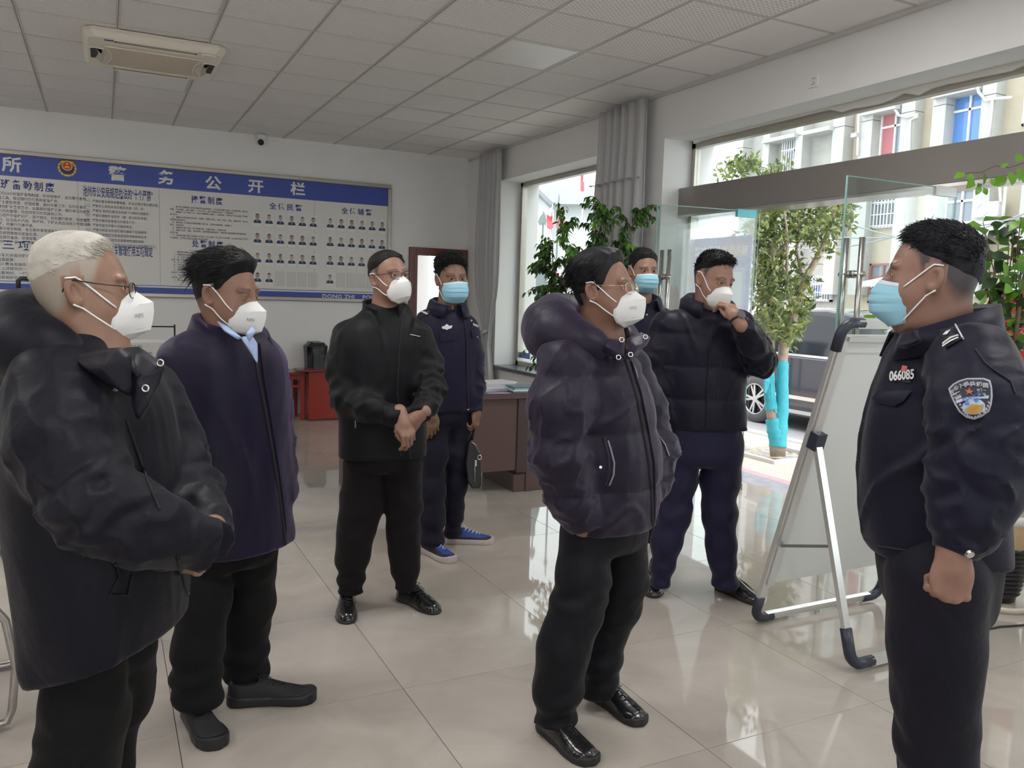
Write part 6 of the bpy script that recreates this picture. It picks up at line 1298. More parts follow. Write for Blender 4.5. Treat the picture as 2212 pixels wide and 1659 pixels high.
# ------------------------------------------------------------------ shoes: local frame, heel at the origin, toe along +y, sole on z=0
_shoe = {}
def shoe_meshes(style):
    if style in _shoe: return _shoe[style]
    L = {'derby': .275, 'leather_sneaker': .29, 'sneaker': .295, 'loafer': .275, 'runner': .28}[style]; sw = {'derby': .012, 'leather_sneaker': .022, 'sneaker': .034, 'loafer': .014, 'runner': .03}[style]; toe = {'derby': .9, 'loafer': .88}.get(style, 1.0)
    ys = np.array([0, .03, .08, .14, .19, .23, .26, 1.0]) * 1.0; 
    def half(y): t = np.clip(y / L, 0, 1); return np.interp(t, [0, .04, .12, .3, .5, .68, .82, .92, .97, 1], np.array([.012, .026, .034, .033, .036, .045, .046, .038, .027, .010]) * np.array([1, 1, 1, 1, 1, 1, toe, toe, toe, toe]))
    def cx(y): t = np.clip(y / L, 0, 1); return .006 * np.sin(t * 3.1)
    def top(y): t = np.clip(y / L, 0, 1); return np.interp(t, [0, .1, .25, .38, .5, .65, .8, .92, 1], [.085, .092, .095, .092, .080, .062, .050, .044, .026])
    def fs(P): y = P[:, 1]; d2 = np.abs(P[:, 0] - cx(y)) - half(y) - (.004 if sw < .02 else .006); d = smax(d2 * .8, np.maximum(-y - .004, y - L - .004), .012); return smax(d, np.maximum(-P[:, 2], P[:, 2] - sw - .006 * np.clip(1 - y / .08, 0, 1) - (.010 * np.clip((y - L * .85) / (L * .15), 0, 1) if sw > .02 else 0)), .004)
    def fu(P):
        y, z = P[:, 1], P[:, 2]; hw = half(y) * np.interp(np.clip(z / np.maximum(top(y), .01), 0, 1), [0, .3, .6, .85, 1], [1.0, 1.03, .92, .68, .30]) + .002; d = (np.abs(P[:, 0] - cx(y)) - hw) * .75; d = smax(d, (z - top(y)) * .85, .015); d = smax(d, np.maximum(-y, y - L), .014); d = smax(d, sw * .5 - z, .003); q = np.sqrt((P[:, 0] / .026) ** 2 + ((y - .06) / .042) ** 2); hole = smax((q - 1) * .026, .075 - z, .004); return smax(d, -hole, .004)
    S = mesh_sdf(fs, (-.07, -.03, -.012), (.07, .33, .07), .0042); U = mesh_sdf(fu, (-.07, -.03, -.012), (.07, .33, .12), .0042); U = (relax(*U, 1, .4), U[1])
    lace = MB()
    for k in range(5 if style != 'loafer' else 0):
        y = .115 + .020 * k; z = float(top(np.array([y]))[0]) + .001; w = .020 - .001 * k; lace.tube([(-w, y - .004, z - .010), (0, y + .004, z + .001), (w, y - .004, z - .010)], .0022, 5)
        if k < 4: lace.tube([(-w, y - .004, z - .010), (0, y + .012, z - .001), (w, y + .016, z - .012)], .0018, 5)
    if style != 'loafer': z = float(top(np.array([.105]))[0]); lace.tube([(0, .112, z + .004), (-.018, .10, z + .012), (-.03, .115, z + .002), (-.008, .118, z + .003)], .0018, 5); lace.tube([(0, .112, z + .004), (.018, .10, z + .012), (.03, .115, z + .002), (.008, .118, z + .003)], .0018, 5); lace.tube([(0, .112, z + .004), (.022, .128, z - .006), (.034, .14, z - .02)], .0018, 5)
    else: lace.tube([(cx(y) + sx * half(y) * .62 if False else sx * .027 * math.sin(a), .165 + .055 * -math.cos(a), float(top(np.array([.165 - .055 * math.cos(a)]))[0]) * .93) for sx in (1,) for a, y in [(t, 0) for t in np.linspace(-2.4, 2.4, 17)]], .003, 5)
    _shoe[style] = (S, U, lace); return _shoe[style]
def shoe(person, style, heel_px, toe_px, up_m, sole_m, lace_m, left=False, z0=0.0, sc=1.0, accents=None):
    a, b = on_floor(*heel_px, z0), on_floor(*toe_px, z0); d = b - a; ang = math.atan2(d[1], d[0]) - math.pi / 2; (SV, SQ), (UV, UQ), lace = shoe_meshes(style)
    root = person.root; key = (style, left, up_m.name, sole_m.name)
    c, s_ = math.cos(ang), math.sin(ang); mx = -1 if left else 1; M = Matrix(((c * mx * sc, -s_ * sc, 0, a[0] - person.base[0]), (s_ * mx * sc, c * sc, 0, a[1] - person.base[1]), (0, 0, sc, z0), (0, 0, 0, 1)))
    u = link('shoe', np_mesh('shoe', UV, UQ, up_m), root); u.matrix_local = M; so_ = link('sole', np_mesh('sole', SV, SQ, sole_m), u)
    if lace.v: link('laces' if style != 'loafer' else 'apron_seam', lace.mesh('laces', lace_m, True), u)
    if accents:
        for nm, mb, mm in accents(): link(nm, mb.mesh(nm, mm, True), u)
    return u
# ------------------------------------------------------------------ dressing helpers
def arm_sdf(nodes, cut=True, wr=.006, fq=70, k=.03):
    pts = [n[0] for n in nodes]; e = pts[1] if len(pts) < 4 else pts[len(pts) // 2]; c = pts[-1]; dr = c - pts[-2]; dr = dr / np.linalg.norm(dr); ad = pts[-1] - pts[0]; ad = ad / np.linalg.norm(ad)
    wv = Waves(int(abs(c[0]) * 997) % 1000, 55, 5); w2 = Waves(int(abs(c[1]) * 991) % 1000, 52, 6)
    def f(P):
        d = s_chain(P, nodes, k); w = np.exp(-(np.linalg.norm(P - e, axis=1) / .14) ** 2) + .55 * np.exp(-(np.linalg.norm(P - c, axis=1) / .10) ** 2); d = d + wr * w * np.sin((P @ ad) * fq + 3.2 * wv(P)) + .004 * wv(P) - .012 * np.exp(-(w2(P) / .10) ** 2) * (.35 + .65 * np.clip(w, 0, 1))
        return smax(d, (P - c) @ dr, .006) if cut else d
    return f
def nodes_px(lst, H): return [(K(x, y, H + dd), r) for x, y, dd, r in lst]
def leg_nodes(rows, H): return [(K((l + r) / 2, y, H + dd), np.linalg.norm(K(r, y, H + dd) - K(l, y, H + dd)) / 2) for y, l, r, dd in rows]
def top_sdf(loft, arms, hem, top, seed, amp=.006, freq=34, k=.045, extra=None, post=None, ridge=.011):
    wv = Waves(seed, freq, 8, (1, 1, .55)); w2 = Waves(seed + 9, freq * 2.3, 6, (1, 1, .45)); w3 = Waves(seed + 17, freq * .75, 6, (1, 1, .45)); w4 = Waves(seed + 31, freq * .35, 5)
    def f(P):
        d = loft(P); d = smax(d, P[:, 2] - top, .05); d = d + amp * wv(P) + amp * .55 * np.abs(w2(P)) - ridge * np.exp(-(w3(P) / .085) ** 2) * np.clip(w4(P) * 2.2 + .45, 0, 1); d = smax(d, (hem(P) if callable(hem) else hem) - P[:, 2], .008)
        for a in arms: d = smin(d, a(P), k)
        if extra: d = smin(d, extra(P), .03)
        if post: d = post(P, d)
        return d
    return f
def leg_sdf(hip, crotch, legs, hems, seed, amp=.005, k=.025, crease=None):
    wv = Waves(seed, 30, 7, (1, 1, .6)); w2 = Waves(seed + 5, 16, 5); w3 = Waves(seed + 13, 26, 6, (1, 1, .5))
    def f(P):
        d = smax(hip(P) + .012, crotch + .075 - P[:, 2], .07)
        for n, hz in zip(legs, hems): e = s_chain(P, n, .05) + .007 * np.sin(P[:, 2] * 62 + 4 * w2(P)) * np.exp(-((P[:, 2] - hz - .06) / .11) ** 2) + .004 * np.sin(P[:, 2] * 50 + 6 * wv(P)) * np.exp(-((P[:, 2] - .50) / .12) ** 2); d = smin(d, smax(e, hz - P[:, 2], .006), k)
        return d + amp * wv(P) - .003 * np.exp(-(w3(P) / .09) ** 2)
    return f
def collar(p, name, c, M, a, b, rows, gap, m_, drop=0.0, thick=.005, n=40, parent=None, back=0.0):
    """strip round the neck: rows of (scale, dz); gap = half opening at the front in degrees; drop lowers the front"""
    G = []
    for sc, dz in rows:
        r = []
        for ph in np.radians(np.linspace(gap, 360 - gap, n)):
            u = M[:, 0] * a * sc * math.sin(ph) + M[:, 1] * b * sc * math.cos(ph); r.append(p.loc(_v(c) + u + np.array([0, 0, dz * (1 + back * (.5 - .5 * math.cos(ph))) - drop * (.5 + .5 * math.cos(ph)) ** 1.5])))
        G.append(r)
    q = MB(); q.sheet(G); p.kids.append((name, q, m_, True, ('solid', thick)))
def ring_blob(c, M, a, b, ang0, ang1, rfun, zfun, n=14):
    out = []
    for t in np.linspace(0, 1, n): ph = math.radians(ang0 + (ang1 - ang0) * t); out.append((_v(c) + M[:, 0] * a * math.sin(ph) + M[:, 1] * b * math.cos(ph) + np.array([0, 0, zfun(ph)]), rfun(ph)))
    return out
def slab_px(p, name, pts, H, t, m_, parent=None):
    """soft cloth flap: outline given in pixels with depth offsets"""
    P = []
    for i in range(len(pts)):
        q0, q1 = pts[i], pts[(i + 1) % len(pts)]; A_ = K(q0[0], q0[1], H + (q0[2] if len(q0) > 2 else 0)); B_ = K(q1[0], q1[1], H + (q1[2] if len(q1) > 2 else 0)); P += [A_ * (1 - u) + B_ * u for u in (0, .25, .5, .75)]
    P = np.array(P); n = len(P); P = P * .8 + .1 * (np.roll(P, 1, 0) + np.roll(P, -1, 0)); c = P.mean(0); R_ = [P * f + c * (1 - f) for f in (1, .75, .5, .25)]
    W_ = Waves(int(abs(c[0]) * 500) % 777, 60, 5); q = MB(); V = [v + HF * .006 * W_(v[None])[0] - HF * .008 * k for k, r in enumerate(R_) for v in r] + [c - HF * .03]
    q.add([p.loc(v) for v in V], [(k * n + i, k * n + (i + 1) % n, (k + 1) * n + (i + 1) % n, (k + 1) * n + i) for k in range(3) for i in range(n)] + [(3 * n + i, 3 * n + (i + 1) % n, 4 * n) for i in range(n)]); p.kids.append((name, q, m_, True, ('solid', t)))
BLKSHOE = mat('black_shoe_leather', (.010, .010, .011), .22, bump=(60, .25, .004), coat=.3); BLKSOLE = mat('black_rubber_sole', (.014, .014, .015), .6); BLKMESH = mat('black_shoe_mesh', (.010, .010, .012), .7, bump=(200, .4, .002)); GRYSOLE = mat('charcoal_sole', (.012, .012, .014), .5); LACE = mat('black_lace', (.010, .010, .011), .6)
def box_of(loft, arms, pad=.06, z0=None, z1=None):
    pts = [np.array([x, y, z]) for z in (loft.z[0], loft.z[-1]) for x in (loft.CX.min() - loft.A.max(), loft.CX.max() + loft.A.max()) for y in (loft.CY.min() - loft.A.max(), loft.CY.max() + loft.A.max())] + [n[0] + s_ * n[1] for a in arms for n in a for s_ in (-1, 1)]
    lo, hi = bounds(pts, pad); return lo, hi
def legs_box(hip, legs, pad=.05):
    pts = [n[0] + s_ * n[1] for a in legs for n in a for s_ in (-1, 1)] + [np.array([x, y, z]) for z in (hip.z[0], hip.z[-1]) for x in (hip.CX.min() - hip.A.max(), hip.CX.max() + hip.A.max()) for y in (hip.CY.min() - hip.A.max(), hip.CY.max() + hip.A.max())]
    return bounds(pts, pad)

# ================================================================== 1: grey-haired man, black parka, front left
def person1():
    H = 1.86; c = K(215, 1000, H); p = Person('a', 'grey-haired man in a black hooded parka, white mask and glasses, hands clasped', c); psi = 84
    cl = cloth_mat('black_parka_cloth', (.0046, .0048, .0105), .50, .05, 300, .22); tr = cloth_mat('black_wool_trousers', (.006, .006, .0065), .85, .04)
    rows = px_rows([(1480, 105, 340), (1400, 92, 366), (1300, 80, 378), (1200, 68, 378), (1100, 55, 372), (1000, 45, 362), (900, 42, 350), (840, 55, 335), (790, 92, 300), (750, 130, 262)], H)
    L = Loft(rows, psi, .78); zh = K(260, 1405, H)[2]
    ra = nodes_px([(118, 838, -.13, .095), (130, 950, -.20, .098), (205, 1092, -.24, .092), (320, 1138, -.20, .078), (448, 1180, -.10, .056)], H); la = nodes_px([(322, 850, .20, .08), (372, 960, .22, .078), (408, 1050, .16, .070), (447, 1130, .02, .056), (460, 1172, -.06, .046)], H)
    M = frame(psi); nk = K(205, 745, H + .0)
    hood = ring_blob(K(160, 745, H + .02), M,   .110, .115, 62, 262, lambda ph: .038 + .042 * (.5 - .5 * math.cos(ph)), lambda ph: -.04 + .065 * (.5 - .5 * math.cos(ph)))
    fa = [arm_sdf(ra, wr=.009, fq=85), arm_sdf(la, wr=.008, fq=85)]
    c0 = K(215, 1400, H); f = top_sdf(L, fa, lambda P: zh + .32 * np.maximum((P - c0) @ CR, -.1), K(200, 745, H)[2] + .03, 3, .008)
    lo, hi = box_of(L, [ra, la]); p.jacket('jacket', f, lo, hi, cl, .0085)
    hw = Waves(5, 40, 6); fh = lambda P: smin(smax(s_chain(P, hood, .05) + .008 * hw(P), -(s_cone(P, nk - (0, 0, .1), p.hO + (0, 0, .03), .080, .088)), .015), s_ell(P, K(75, 790, H + .05), (.095, .095, .075)), .05)
    p.head(180, 622, H + .0, 112, 3, 0, .98, .35, K(212, 770, H + .0), .066, (.33, .185, .125), (.50, .47, .42), 'croph', .007, .008, .85, .0023, .0036, 1800, .020, (0, 1.0, .15), up_=.18, stubcut='back', stubcol=(.34, .30, .25))
    p.n95(1); p.glasses(M_blkf, .004)
    hp = [h[0] for h in hood]; blo, bhi = bounds(hp + [K(75, 790, H + .05)], .16); V, Q = mesh_sdf(fh, blo, bhi, .008); p.kids.append(('hood', p.loc(relax(V, Q, 1, .4)), Q, cl))
    # stand collar: inner black collar and the unbuttoned flap
    collar(p, 'inner_collar', K(212, 780, H), M, .088, .094, [(1, -.02), (1.0, .045)], 28, M_inner, .03, .008)
    slab_px(p, 'collar_flap', [(262, 752, .04), (300, 748, .10), (355, 786, .02), (346, 825, .0), (322, 862, -.05), (296, 905, -.06), (282, 870, -.04), (285, 800, -.01)], H - .10, .016, cl); 
    slab_px(p, 'collar_stand', [(236, 752, -.08), (262, 750, -.10), (285, 770, -.12), (284, 860, -.13), (250, 838, -.14), (190, 800, -.15), (150, 770, -.13)], H - .02, .03, cl)
    for x, y in ((248, 842), (389, 1363)): p.button(x, y, .0065)
    for x, y, dd in ((346, 784, -.085), (314, 839, -.145)): o = K(x, y, H + dd); q = MB(); q.tube([p.loc(o + .007 * (CR * math.cos(a) + CU * math.sin(a))) for a in np.linspace(0, 6.28, 13)[:-1]], .0022, 5, closed=True); p.kids.append(('snap_button', q, M_metal, True, None))
    p.seam('placket_seam', [(272, 905), (290, 960), (318, 1040), (345, 1100)], .0035, M_inner, .001); p.seam('pocket_welt', [(250, 1215), (255, 1245), (238, 1285), (275, 1285), (285, 1240)], .003, cl, .002); p.seam('front_edge', [(383, 1200), (398, 1265), (430, 1330)], .005, cl, .0)
    # trousers
    hip = Loft(px_rows([(1600, 90, 300), (1500, 95, 305), (1420, 95, 300), (1300, 90, 300)], H), psi, .85)
    r1 = leg_nodes([(1400, 105, 265, -.06), (1550, 98, 262, -.07), (1660, 85, 245, -.07), (1800, 90, 215, -.06), (2000, 95, 190, -.05)], H); l1 = leg_nodes([(1400, 200, 335, .06), (1500, 195, 322, .10), (1580, 190, 285, .12), (1660, 180, 275, .10), (1800, 180, 270, .08), (2000, 185, 265, .06)], H)
    ff = leg_sdf(hip, K(200, 1480, H)[2], [r1, l1], [.05, .05], 4); lo, hi = legs_box(hip, [r1, l1]); lo[2] = .04; p.trousers(ff, lo, hi, tr, .011)
    p.hand(K(432, 1176, H - .08), K(455, 1200, H - .02) - K(432, 1176, H - .08), CR * .9 - HF * .3, 'fist', .8, False, .85); p.hand(K(452, 1165, H - .05), K(435, 1215, H - .06) - K(452, 1165, H - .05), CR, 'fist', .8, True, .85)
    p.finish()
    for (hx, hy, tx, ty, lf) in ((120, 2080, 230, 2150, False), (200, 1960, 330, 1990, True)): shoe(p, 'derby', (hx, hy), (tx, ty), BLKSHOE, BLKSOLE, LACE, lf)
person1()
# ================================================================== 2: black-haired man in the navy coat
def person2():
    H = H_of(on_floor(515, 1535)); p = Person('b', 'black-haired man with closed eyes in an open navy coat over a pale blue shirt', K(490, 1500, H)); psi = 56
    cl = cloth_mat('navy_coat_cloth', (.0078, .0060, .0215), .48, .22, 320, .12, (.75, .6, 1.0)); tr = cloth_mat('black_jersey_trousers', (.006, .006, .0065), .85, .04)
    rows = px_rows([(1240, 398, 616), (1195, 396, 618), (1100, 388, 614), (1000, 378, 610), (900, 372, 606), (820, 370, 603), (770, 378, 596), (740, 395, 582), (715, 420, 560), (695, 440, 545)], H); L = Loft(rows, psi, .80)
    ra = nodes_px([(398, 778, -.10, .082), (372, 880, -.14, .080), (372, 985, -.15, .074), (400, 1090, -.18, .060)], H); la = nodes_px([(572, 780, .12, .070), (590, 880, .15, .065), (600, 970, .14, .057), (612, 1078, .10, .046)], H)
    zh = K(510, 1178, H)[2]; f = top_sdf(L, [arm_sdf(ra, wr=.005), arm_sdf(la, wr=.004)], zh, K(500, 700, H)[2] + .01, 12, .006, 26); lo, hi = box_of(L, [ra, la]); p.jacket('coat', f, lo, hi, cl, .009)
    p.head(489, 634, H - .02, 76, -6, 0, 1.06, .45, K(505, 735, H), .062, (.31, .165, .115), (.010, .010, .011), 'fringe', .013, .014, .9, .0026, .0006, 2000, .045, (.2, -.75, .12), lift=.008, up_=.16)
    p.n95(1); M = frame(psi)
    sh = mat('pale_blue_shirt', (.34, .44, .66), .7, noise=(60, .08)); c0 = K(500, 722, H)
    collar(p, 'shirt_collar', K(502, 724, H), M, .076, .082, [(1, -.02), (1.02, .03), (1.16, .022), (1.26, -.012)], 14, sh, .035, .004); collar(p, 'coat_collar', K(500, 722, H), M, .098, .100, [(1.0, -.02), (1.02, .046), (1.22, .044), (1.52, -.020)], 40, cl, .075, .007, back=.45)
    slab_px(p, 'shirt_front', [(518, 728, -.135), (545, 725, -.135), (556, 742, -.145), (556, 790, -.172), (542, 765, -.168)], H, .006, sh); slab_px(p, 'shirt_collar_point', [(464, 690, -.10), (492, 704, -.128), (524, 730, -.165), (513, 734, -.168), (484, 716, -.142)], H, .006, sh); slab_px(p, 'shirt_collar_point', [(530, 722, -.165), (544, 704, -.135), (554, 716, -.145), (538, 738, -.178)], H, .006, sh)
    p.seam('front_edge', [(546, 742), (556, 800), (570, 870), (586, 960), (602, 1060), (614, 1150), (617, 1190)], .006, M_inner, .0, 10); p.seam('coat_edge', [(560, 742), (572, 830), (592, 950), (606, 1050), (617, 1150)], .004, cl, .003, 10); p.seam('pocket_welt', [(468, 968), (466, 1030), (462, 1070)], .003, M_inner, .0)
    hip = Loft(px_rows([(1290, 395, 590), (1250, 398, 596), (1190, 402, 596), (1100, 402, 592)], H), psi, .85)
    r1 = leg_nodes([(1210, 402, 500, -.06), (1300, 388, 492, -.08), (1400, 380, 478, -.09), (1480, 380, 472, -.10), (1555, 388, 480, -.10)], H); l1 = leg_nodes([(1210, 492, 596, .06), (1300, 492, 588, .10), (1360, 484, 575, .12), (1420, 486, 572, .12), (1505, 496, 580, .12)], H)
    ff = leg_sdf(hip, K(490, 1265, H)[2], [r1, l1], [.075, .055], 8); lo, hi = legs_box(hip, [r1, l1]); p.trousers(ff, lo, hi, tr, .0105)
    p.hand(K(613, 1076, H + .09), CU * -1, CR, 'relax', .5, True, .95, .0032)
    p.finish(); shoe(p, 'sneaker', (410, 1535), (478, 1628), BLKMESH, GRYSOLE, LACE, False, sc=1.05); shoe(p, 'sneaker', (492, 1522), (662, 1512), BLKMESH, GRYSOLE, LACE, True, sc=1.05)
person2()
# ================================================================== 3: man in glasses, black jacket, hands clasped low
def person3():
    H = H_of(on_floor(822, 1318)); p = Person('c', 'man in glasses and a black zip jacket standing below the portrait cards, hands clasped', K(825, 1300, H)); psi = 24
    cl = cloth_mat('charcoal_jacket_cloth', (.0042, .0043, .0062), .55, .05, 300, .15); tr = cloth_mat('black_fleece_trousers', (.007, .0055, .006), .9, .06)
    rows = px_rows([(1010, 738, 918), (985, 737, 919), (920, 738, 918), (860, 737, 922), (800, 732, 926), (745, 730, 922), (710, 742, 908), (685, 770, 890), (665, 790, 880)], H); L = Loft(rows, psi, .62)
    ra = nodes_px([(750, 724, -.02, .066), (734, 790, -.03, .063), (746, 862, -.10, .060), (800, 884, -.19, .053), (868, 904, -.25, .043)], H); la = nodes_px([(906, 724, .03, .062), (928, 785, .02, .058), (934, 842, -.06, .056), (922, 872, -.14, .051), (904, 900, -.235, .042)], H)
    zh = K(828, 985, H)[2]; f = top_sdf(L, [arm_sdf(ra, wr=.007, fq=95), arm_sdf(la, wr=.009, fq=110)], zh, K(830, 665, H)[2] + .02, 21, .006, 30); lo, hi = box_of(L, [ra, la]); p.jacket('jacket', f, lo, hi, cl, .0085)
    p.head(840, 600, H - .01, 44, 9, -4, .98, .2, K(828, 690, H), .058, (.33, .18, .125), (.016, .015, .016), 'crop', .006, .008, .85, .0028, .004, 900, .022, (-.8, .2, .1), up_=.12, stubcut='short'); p.n95(-1); p.glasses(M_blkf, .0); M = frame(psi)
    collar(p, 'stand_collar', K(828, 684, H), M, .094, .096, [(1.16, -.035), (1.04, .02), (1.0, .07), (1.03, .076)], 32, cl, .05, .009); collar(p, 'shirt_collar', K(832, 690, H), M, .074, .078, [(1, -.03), (1.0, .018), (1.12, .008), (1.2, -.02)], 16, mat('dark_shirt', (.02, .02, .023), .7), .04, .004)
    p.seam('front_edge', [(868, 690), (862, 760), (858, 850), (862, 880)], .004, M_inner, .0, 10); p.seam('front_edge', [(862, 935), (866, 985)], .004, M_inner); p.seam('chest_stripe', [(886, 722.5), (907, 727)], .0018, M_silver, .002); p.seam('pocket_zip', [(768, 908), (768, 924)], .004, mat('dark_steel', (.25, .26, .26), .4, .7), .001)
    hip = Loft(px_rows([(1070, 740, 912), (1030, 742, 912), (985, 745, 912), (930, 750, 910)], H), psi, .66)
    r1 = leg_nodes([(1010, 742, 832, 0), (1090, 738, 824, 0), (1150, 731, 806, -.01), (1200, 729, 795, -.01), (1285, 730, 782, -.01)], H); l1 = leg_nodes([(1010, 830, 912, .02), (1090, 834, 908, .03), (1150, 838, 904, .03), (1200, 845, 904, .03), (1262, 852, 902, .03)], H)
    ff = leg_sdf(hip, K(828, 1050, H)[2], [r1, l1], [.085, .095], 14, .005); lo, hi = legs_box(hip, [r1, l1]); p.trousers(ff, lo, hi, tr, .010)
    a = K(868, 903, H - .25); p.hand(a, K(880, 935, H - .28) - a, -HF * .8 + CR * .5, 'clasp', .7, False, .95, .003); b = K(903, 900, H - .23); p.hand(b, K(868, 928, H - .25) - b, -HF, 'clasp', .6, True, .95, .003)
    p.finish(); shoe(p, 'derby', (752, 1298), (749, 1370), BLKSHOE, BLKSOLE, LACE, False, sc=1.06); shoe(p, 'derby', (862, 1292), (948, 1328), BLKSHOE, BLKSOLE, LACE, True, sc=1.04)
person3()
NAVY = cloth_mat('police_navy_cloth', (.0100, .0085, .027), .52, .12, 300, .12); NAVYT = cloth_mat('police_navy_trousers', (.010, .009, .020), .75, .08, 300, .1); EPA = mat('black_epaulette', (.010, .010, .014), .6)
def diamond(x, y, w, h): return [(x - w, y), (x, y - h), (x + w, y), (x, y + h)]
# ================================================================== 4: officer with the briefcase
def person4():
    H = H_of(on_floor(955, 1190)); p = Person('d', 'police officer with blue trainers holding a black briefcase, blue mask', K(965, 1180, H)); psi = 24
    rows = px_rows([(905, 920, 1020), (884, 918, 1024), (840, 916, 1030), (790, 914, 1032), (740, 912, 1030), (705, 913, 1024), (682, 916, 1014), (668, 930, 1004), (655, 950, 992)], H); L = Loft(rows, psi, .66)
    ra = nodes_px([(922, 694, -.02, .062), (910, 760, -.03, .060), (918, 840, -.06, .052), (932, 888, -.12, .042)], H); la = nodes_px([(1012, 705, .04, .055), (1026, 770, .06, .052), (1030, 840, .04, .045), (1028, 888, .0, .038)], H)
    zh = K(970, 886, H)[2]; f = top_sdf(L, [arm_sdf(ra, wr=.005), arm_sdf(la, wr=.005)], zh, K(970, 655, H)[2] + .02, 31, .005, 30); lo, hi = box_of(L, [ra, la]); p.jacket('uniform_jacket', f, lo, hi, NAVY, .0085)
    p.head(975, 601, H - .01, 24, -2, -3, 1.05, .1, K(968, 668, H), .055, (.26, .14, .095), (.013, .012, .013), 'fringe', .012, .018, .85, .003, .0038, 1200, .032, (.3, .6, .2), lift=.004, up_=.35); p.surgical(); M = frame(psi)
    collar(p, 'inner_collar', K(970, 664, H), M, .070, .072, [(1, -.02), (1, .028)], 10, EPA, .02, .006); collar(p, 'uniform_collar', K(968, 662, H), M, .088, .090, [(1, -.01), (1.03, .040), (1.18, .032), (1.40, -.028)], 24, NAVY, .035, .006, back=.2)
    # epaulette: dark board with two bars and three pips
    p.decal('epaulette', [(900, 668), (930, 655), (944, 664), (922, 682), (906, 686)], EPA, .006)
    for k in range(2): x, y = 906 + k * 4, 672 + k * 3.0; p.decal('rank_bar', [(x, y), (x + 2.4, y - 1.8), (x + 16, y + 4), (x + 14, y + 6)], M_silver, .009, 'epaulette')
    for k in range(3): p.decal('rank_pip', diamond(919.5 + k * 5.8, 667.5 - k * 4.2, 3.2, 2.8), M_silver, .009, 'epaulette')
    p.decal('chest_badge', [(954, 706), (960, 704), (965, 700), (970, 704), (977, 703), (975, 709), (968, 711), (965, 713), (961, 711), (955, 710)], M_silver, .004); p.lettering('066031', 1026, 705, .018, M_silver, -6, .006, .9, bold=.0006)
    p.decal('number_tag', [(1019, 700), (1033, 701), (1033, 709), (1019, 708)], EPA, .003)
    p.decal('pocket_flap', [(950, 720), (987, 720), (986, 735), (952, 739)], NAVY, .006); p.decal('pocket_flap', [(1016, 712), (1034, 713), (1036, 728), (1020, 731)], NAVY, .006)
    for x, y in ((971, 731), (1030, 727), (1018, 693), (1011, 884)): p.button(x, y, .0075)
    p.seam('front_placket', [(1002, 690), (1008, 740), (1008, 800), (1010, 860), (1011, 884)], .005, NAVY, .002, 10); p.seam('pocket_seam', [(984, 740), (984, 770)], .002, EPA)
    hip = Loft(px_rows([(960, 914, 1012), (920, 914, 1018), (885, 916, 1022), (840, 918, 1022)], H), psi, .7)
    r1 = leg_nodes([(900, 915, 972, -.02), (980, 908, 964, -.04), (1060, 905, 960, -.06), (1110, 905, 958, -.07), (1172, 908, 958, -.08)], H); l1 = leg_nodes([(900, 962, 1020, .04), (980, 962, 1014, .05), (1050, 962, 1005, .06), (1100, 958, 1000, .08), (1158, 960, 996, .08)], H)
    ff = leg_sdf(hip, K(965, 950, H)[2], [r1, l1], [.065, .06], 18, .005); lo, hi = legs_box(hip, [r1, l1]); p.trousers(ff, lo, hi, NAVYT, .010)
    p.hand(K(932, 890, H - .12), -CU + CR * .1, -HF + CR * .3, 'relax', .5, False, .95, .0035); p.hand(K(1028, 886, H + .0), -CU, CR - HF * .4, 'hook', .8, True, .95, .0035)
    p.finish()
    bl = mat('blue_trainer', (.02, .05, .24), .6)
    if 'split' not in bl:
        nt = bl.node_tree; b = nt.nodes['Principled BSDF']; tc = nt.nodes.new('ShaderNodeTexCoord'); sx = nt.nodes.new('ShaderNodeSeparateXYZ'); nt.links.new(tc.outputs['Object'], sx.inputs[0]); ab = nt.nodes.new('ShaderNodeMath'); ab.operation = 'ABSOLUTE'; nt.links.new(sx.outputs['X'], ab.inputs[0]); gt = nt.nodes.new('ShaderNodeMath'); gt.operation = 'GREATER_THAN'; gt.inputs[1].default_value = .033; nt.links.new(ab.outputs[0], gt.inputs[0]); g2 = nt.nodes.new('ShaderNodeMath'); g2.operation = 'LESS_THAN'; g2.inputs[1].default_value = .042; nt.links.new(sx.outputs['Z'], g2.inputs[0]); mxx = nt.nodes.new('ShaderNodeMath'); mxx.operation = 'MAXIMUM'; nt.links.new(gt.outputs[0], mxx.inputs[0]); nt.links.new(g2.outputs[0], mxx.inputs[1]); mc = nt.nodes.new('ShaderNodeMix'); mc.data_type = 'RGBA'; mc.inputs[6].default_value = (.02, .06, .30, 1); mc.inputs[7].default_value = (.012, .012, .02, 1); nt.links.new(mxx.outputs[0], mc.inputs[0]); nt.links.new(mc.outputs[2], b.inputs['Base Color'])
    ps = mat('pale_trainer_sole', (.50, .43, .42), .6); wl_ = mat('cream_lace', (.66, .62, .55), .7)
    shoe(p, 'runner', (915, 1188), (958, 1207), bl, ps, wl_, False, sc=1.05); shoe(p, 'runner', (962, 1172), (1028, 1173), bl, ps, wl_, True, sc=1.05)
    # briefcase, held but a thing of its own
    b0 = K(1020, 1052, H - .02); br = empty('briefcase', b0); tag(br, 'slim black leather briefcase hanging from the officer\'s hand', 'bag'); le = mat('black_bag_leather', (.010, .010, .011), .3, bump=(50, .3, .004))
    def q(x, y, dd): return K(x, y, H + dd) - b0
    m = MB(); F = [(1012, 955), (1020, 950), (1034, 965), (1039, 985), (1040, 1048), (1036, 1055), (1020, 1056), (1010, 1040), (1006, 1000)]; n = len(F)
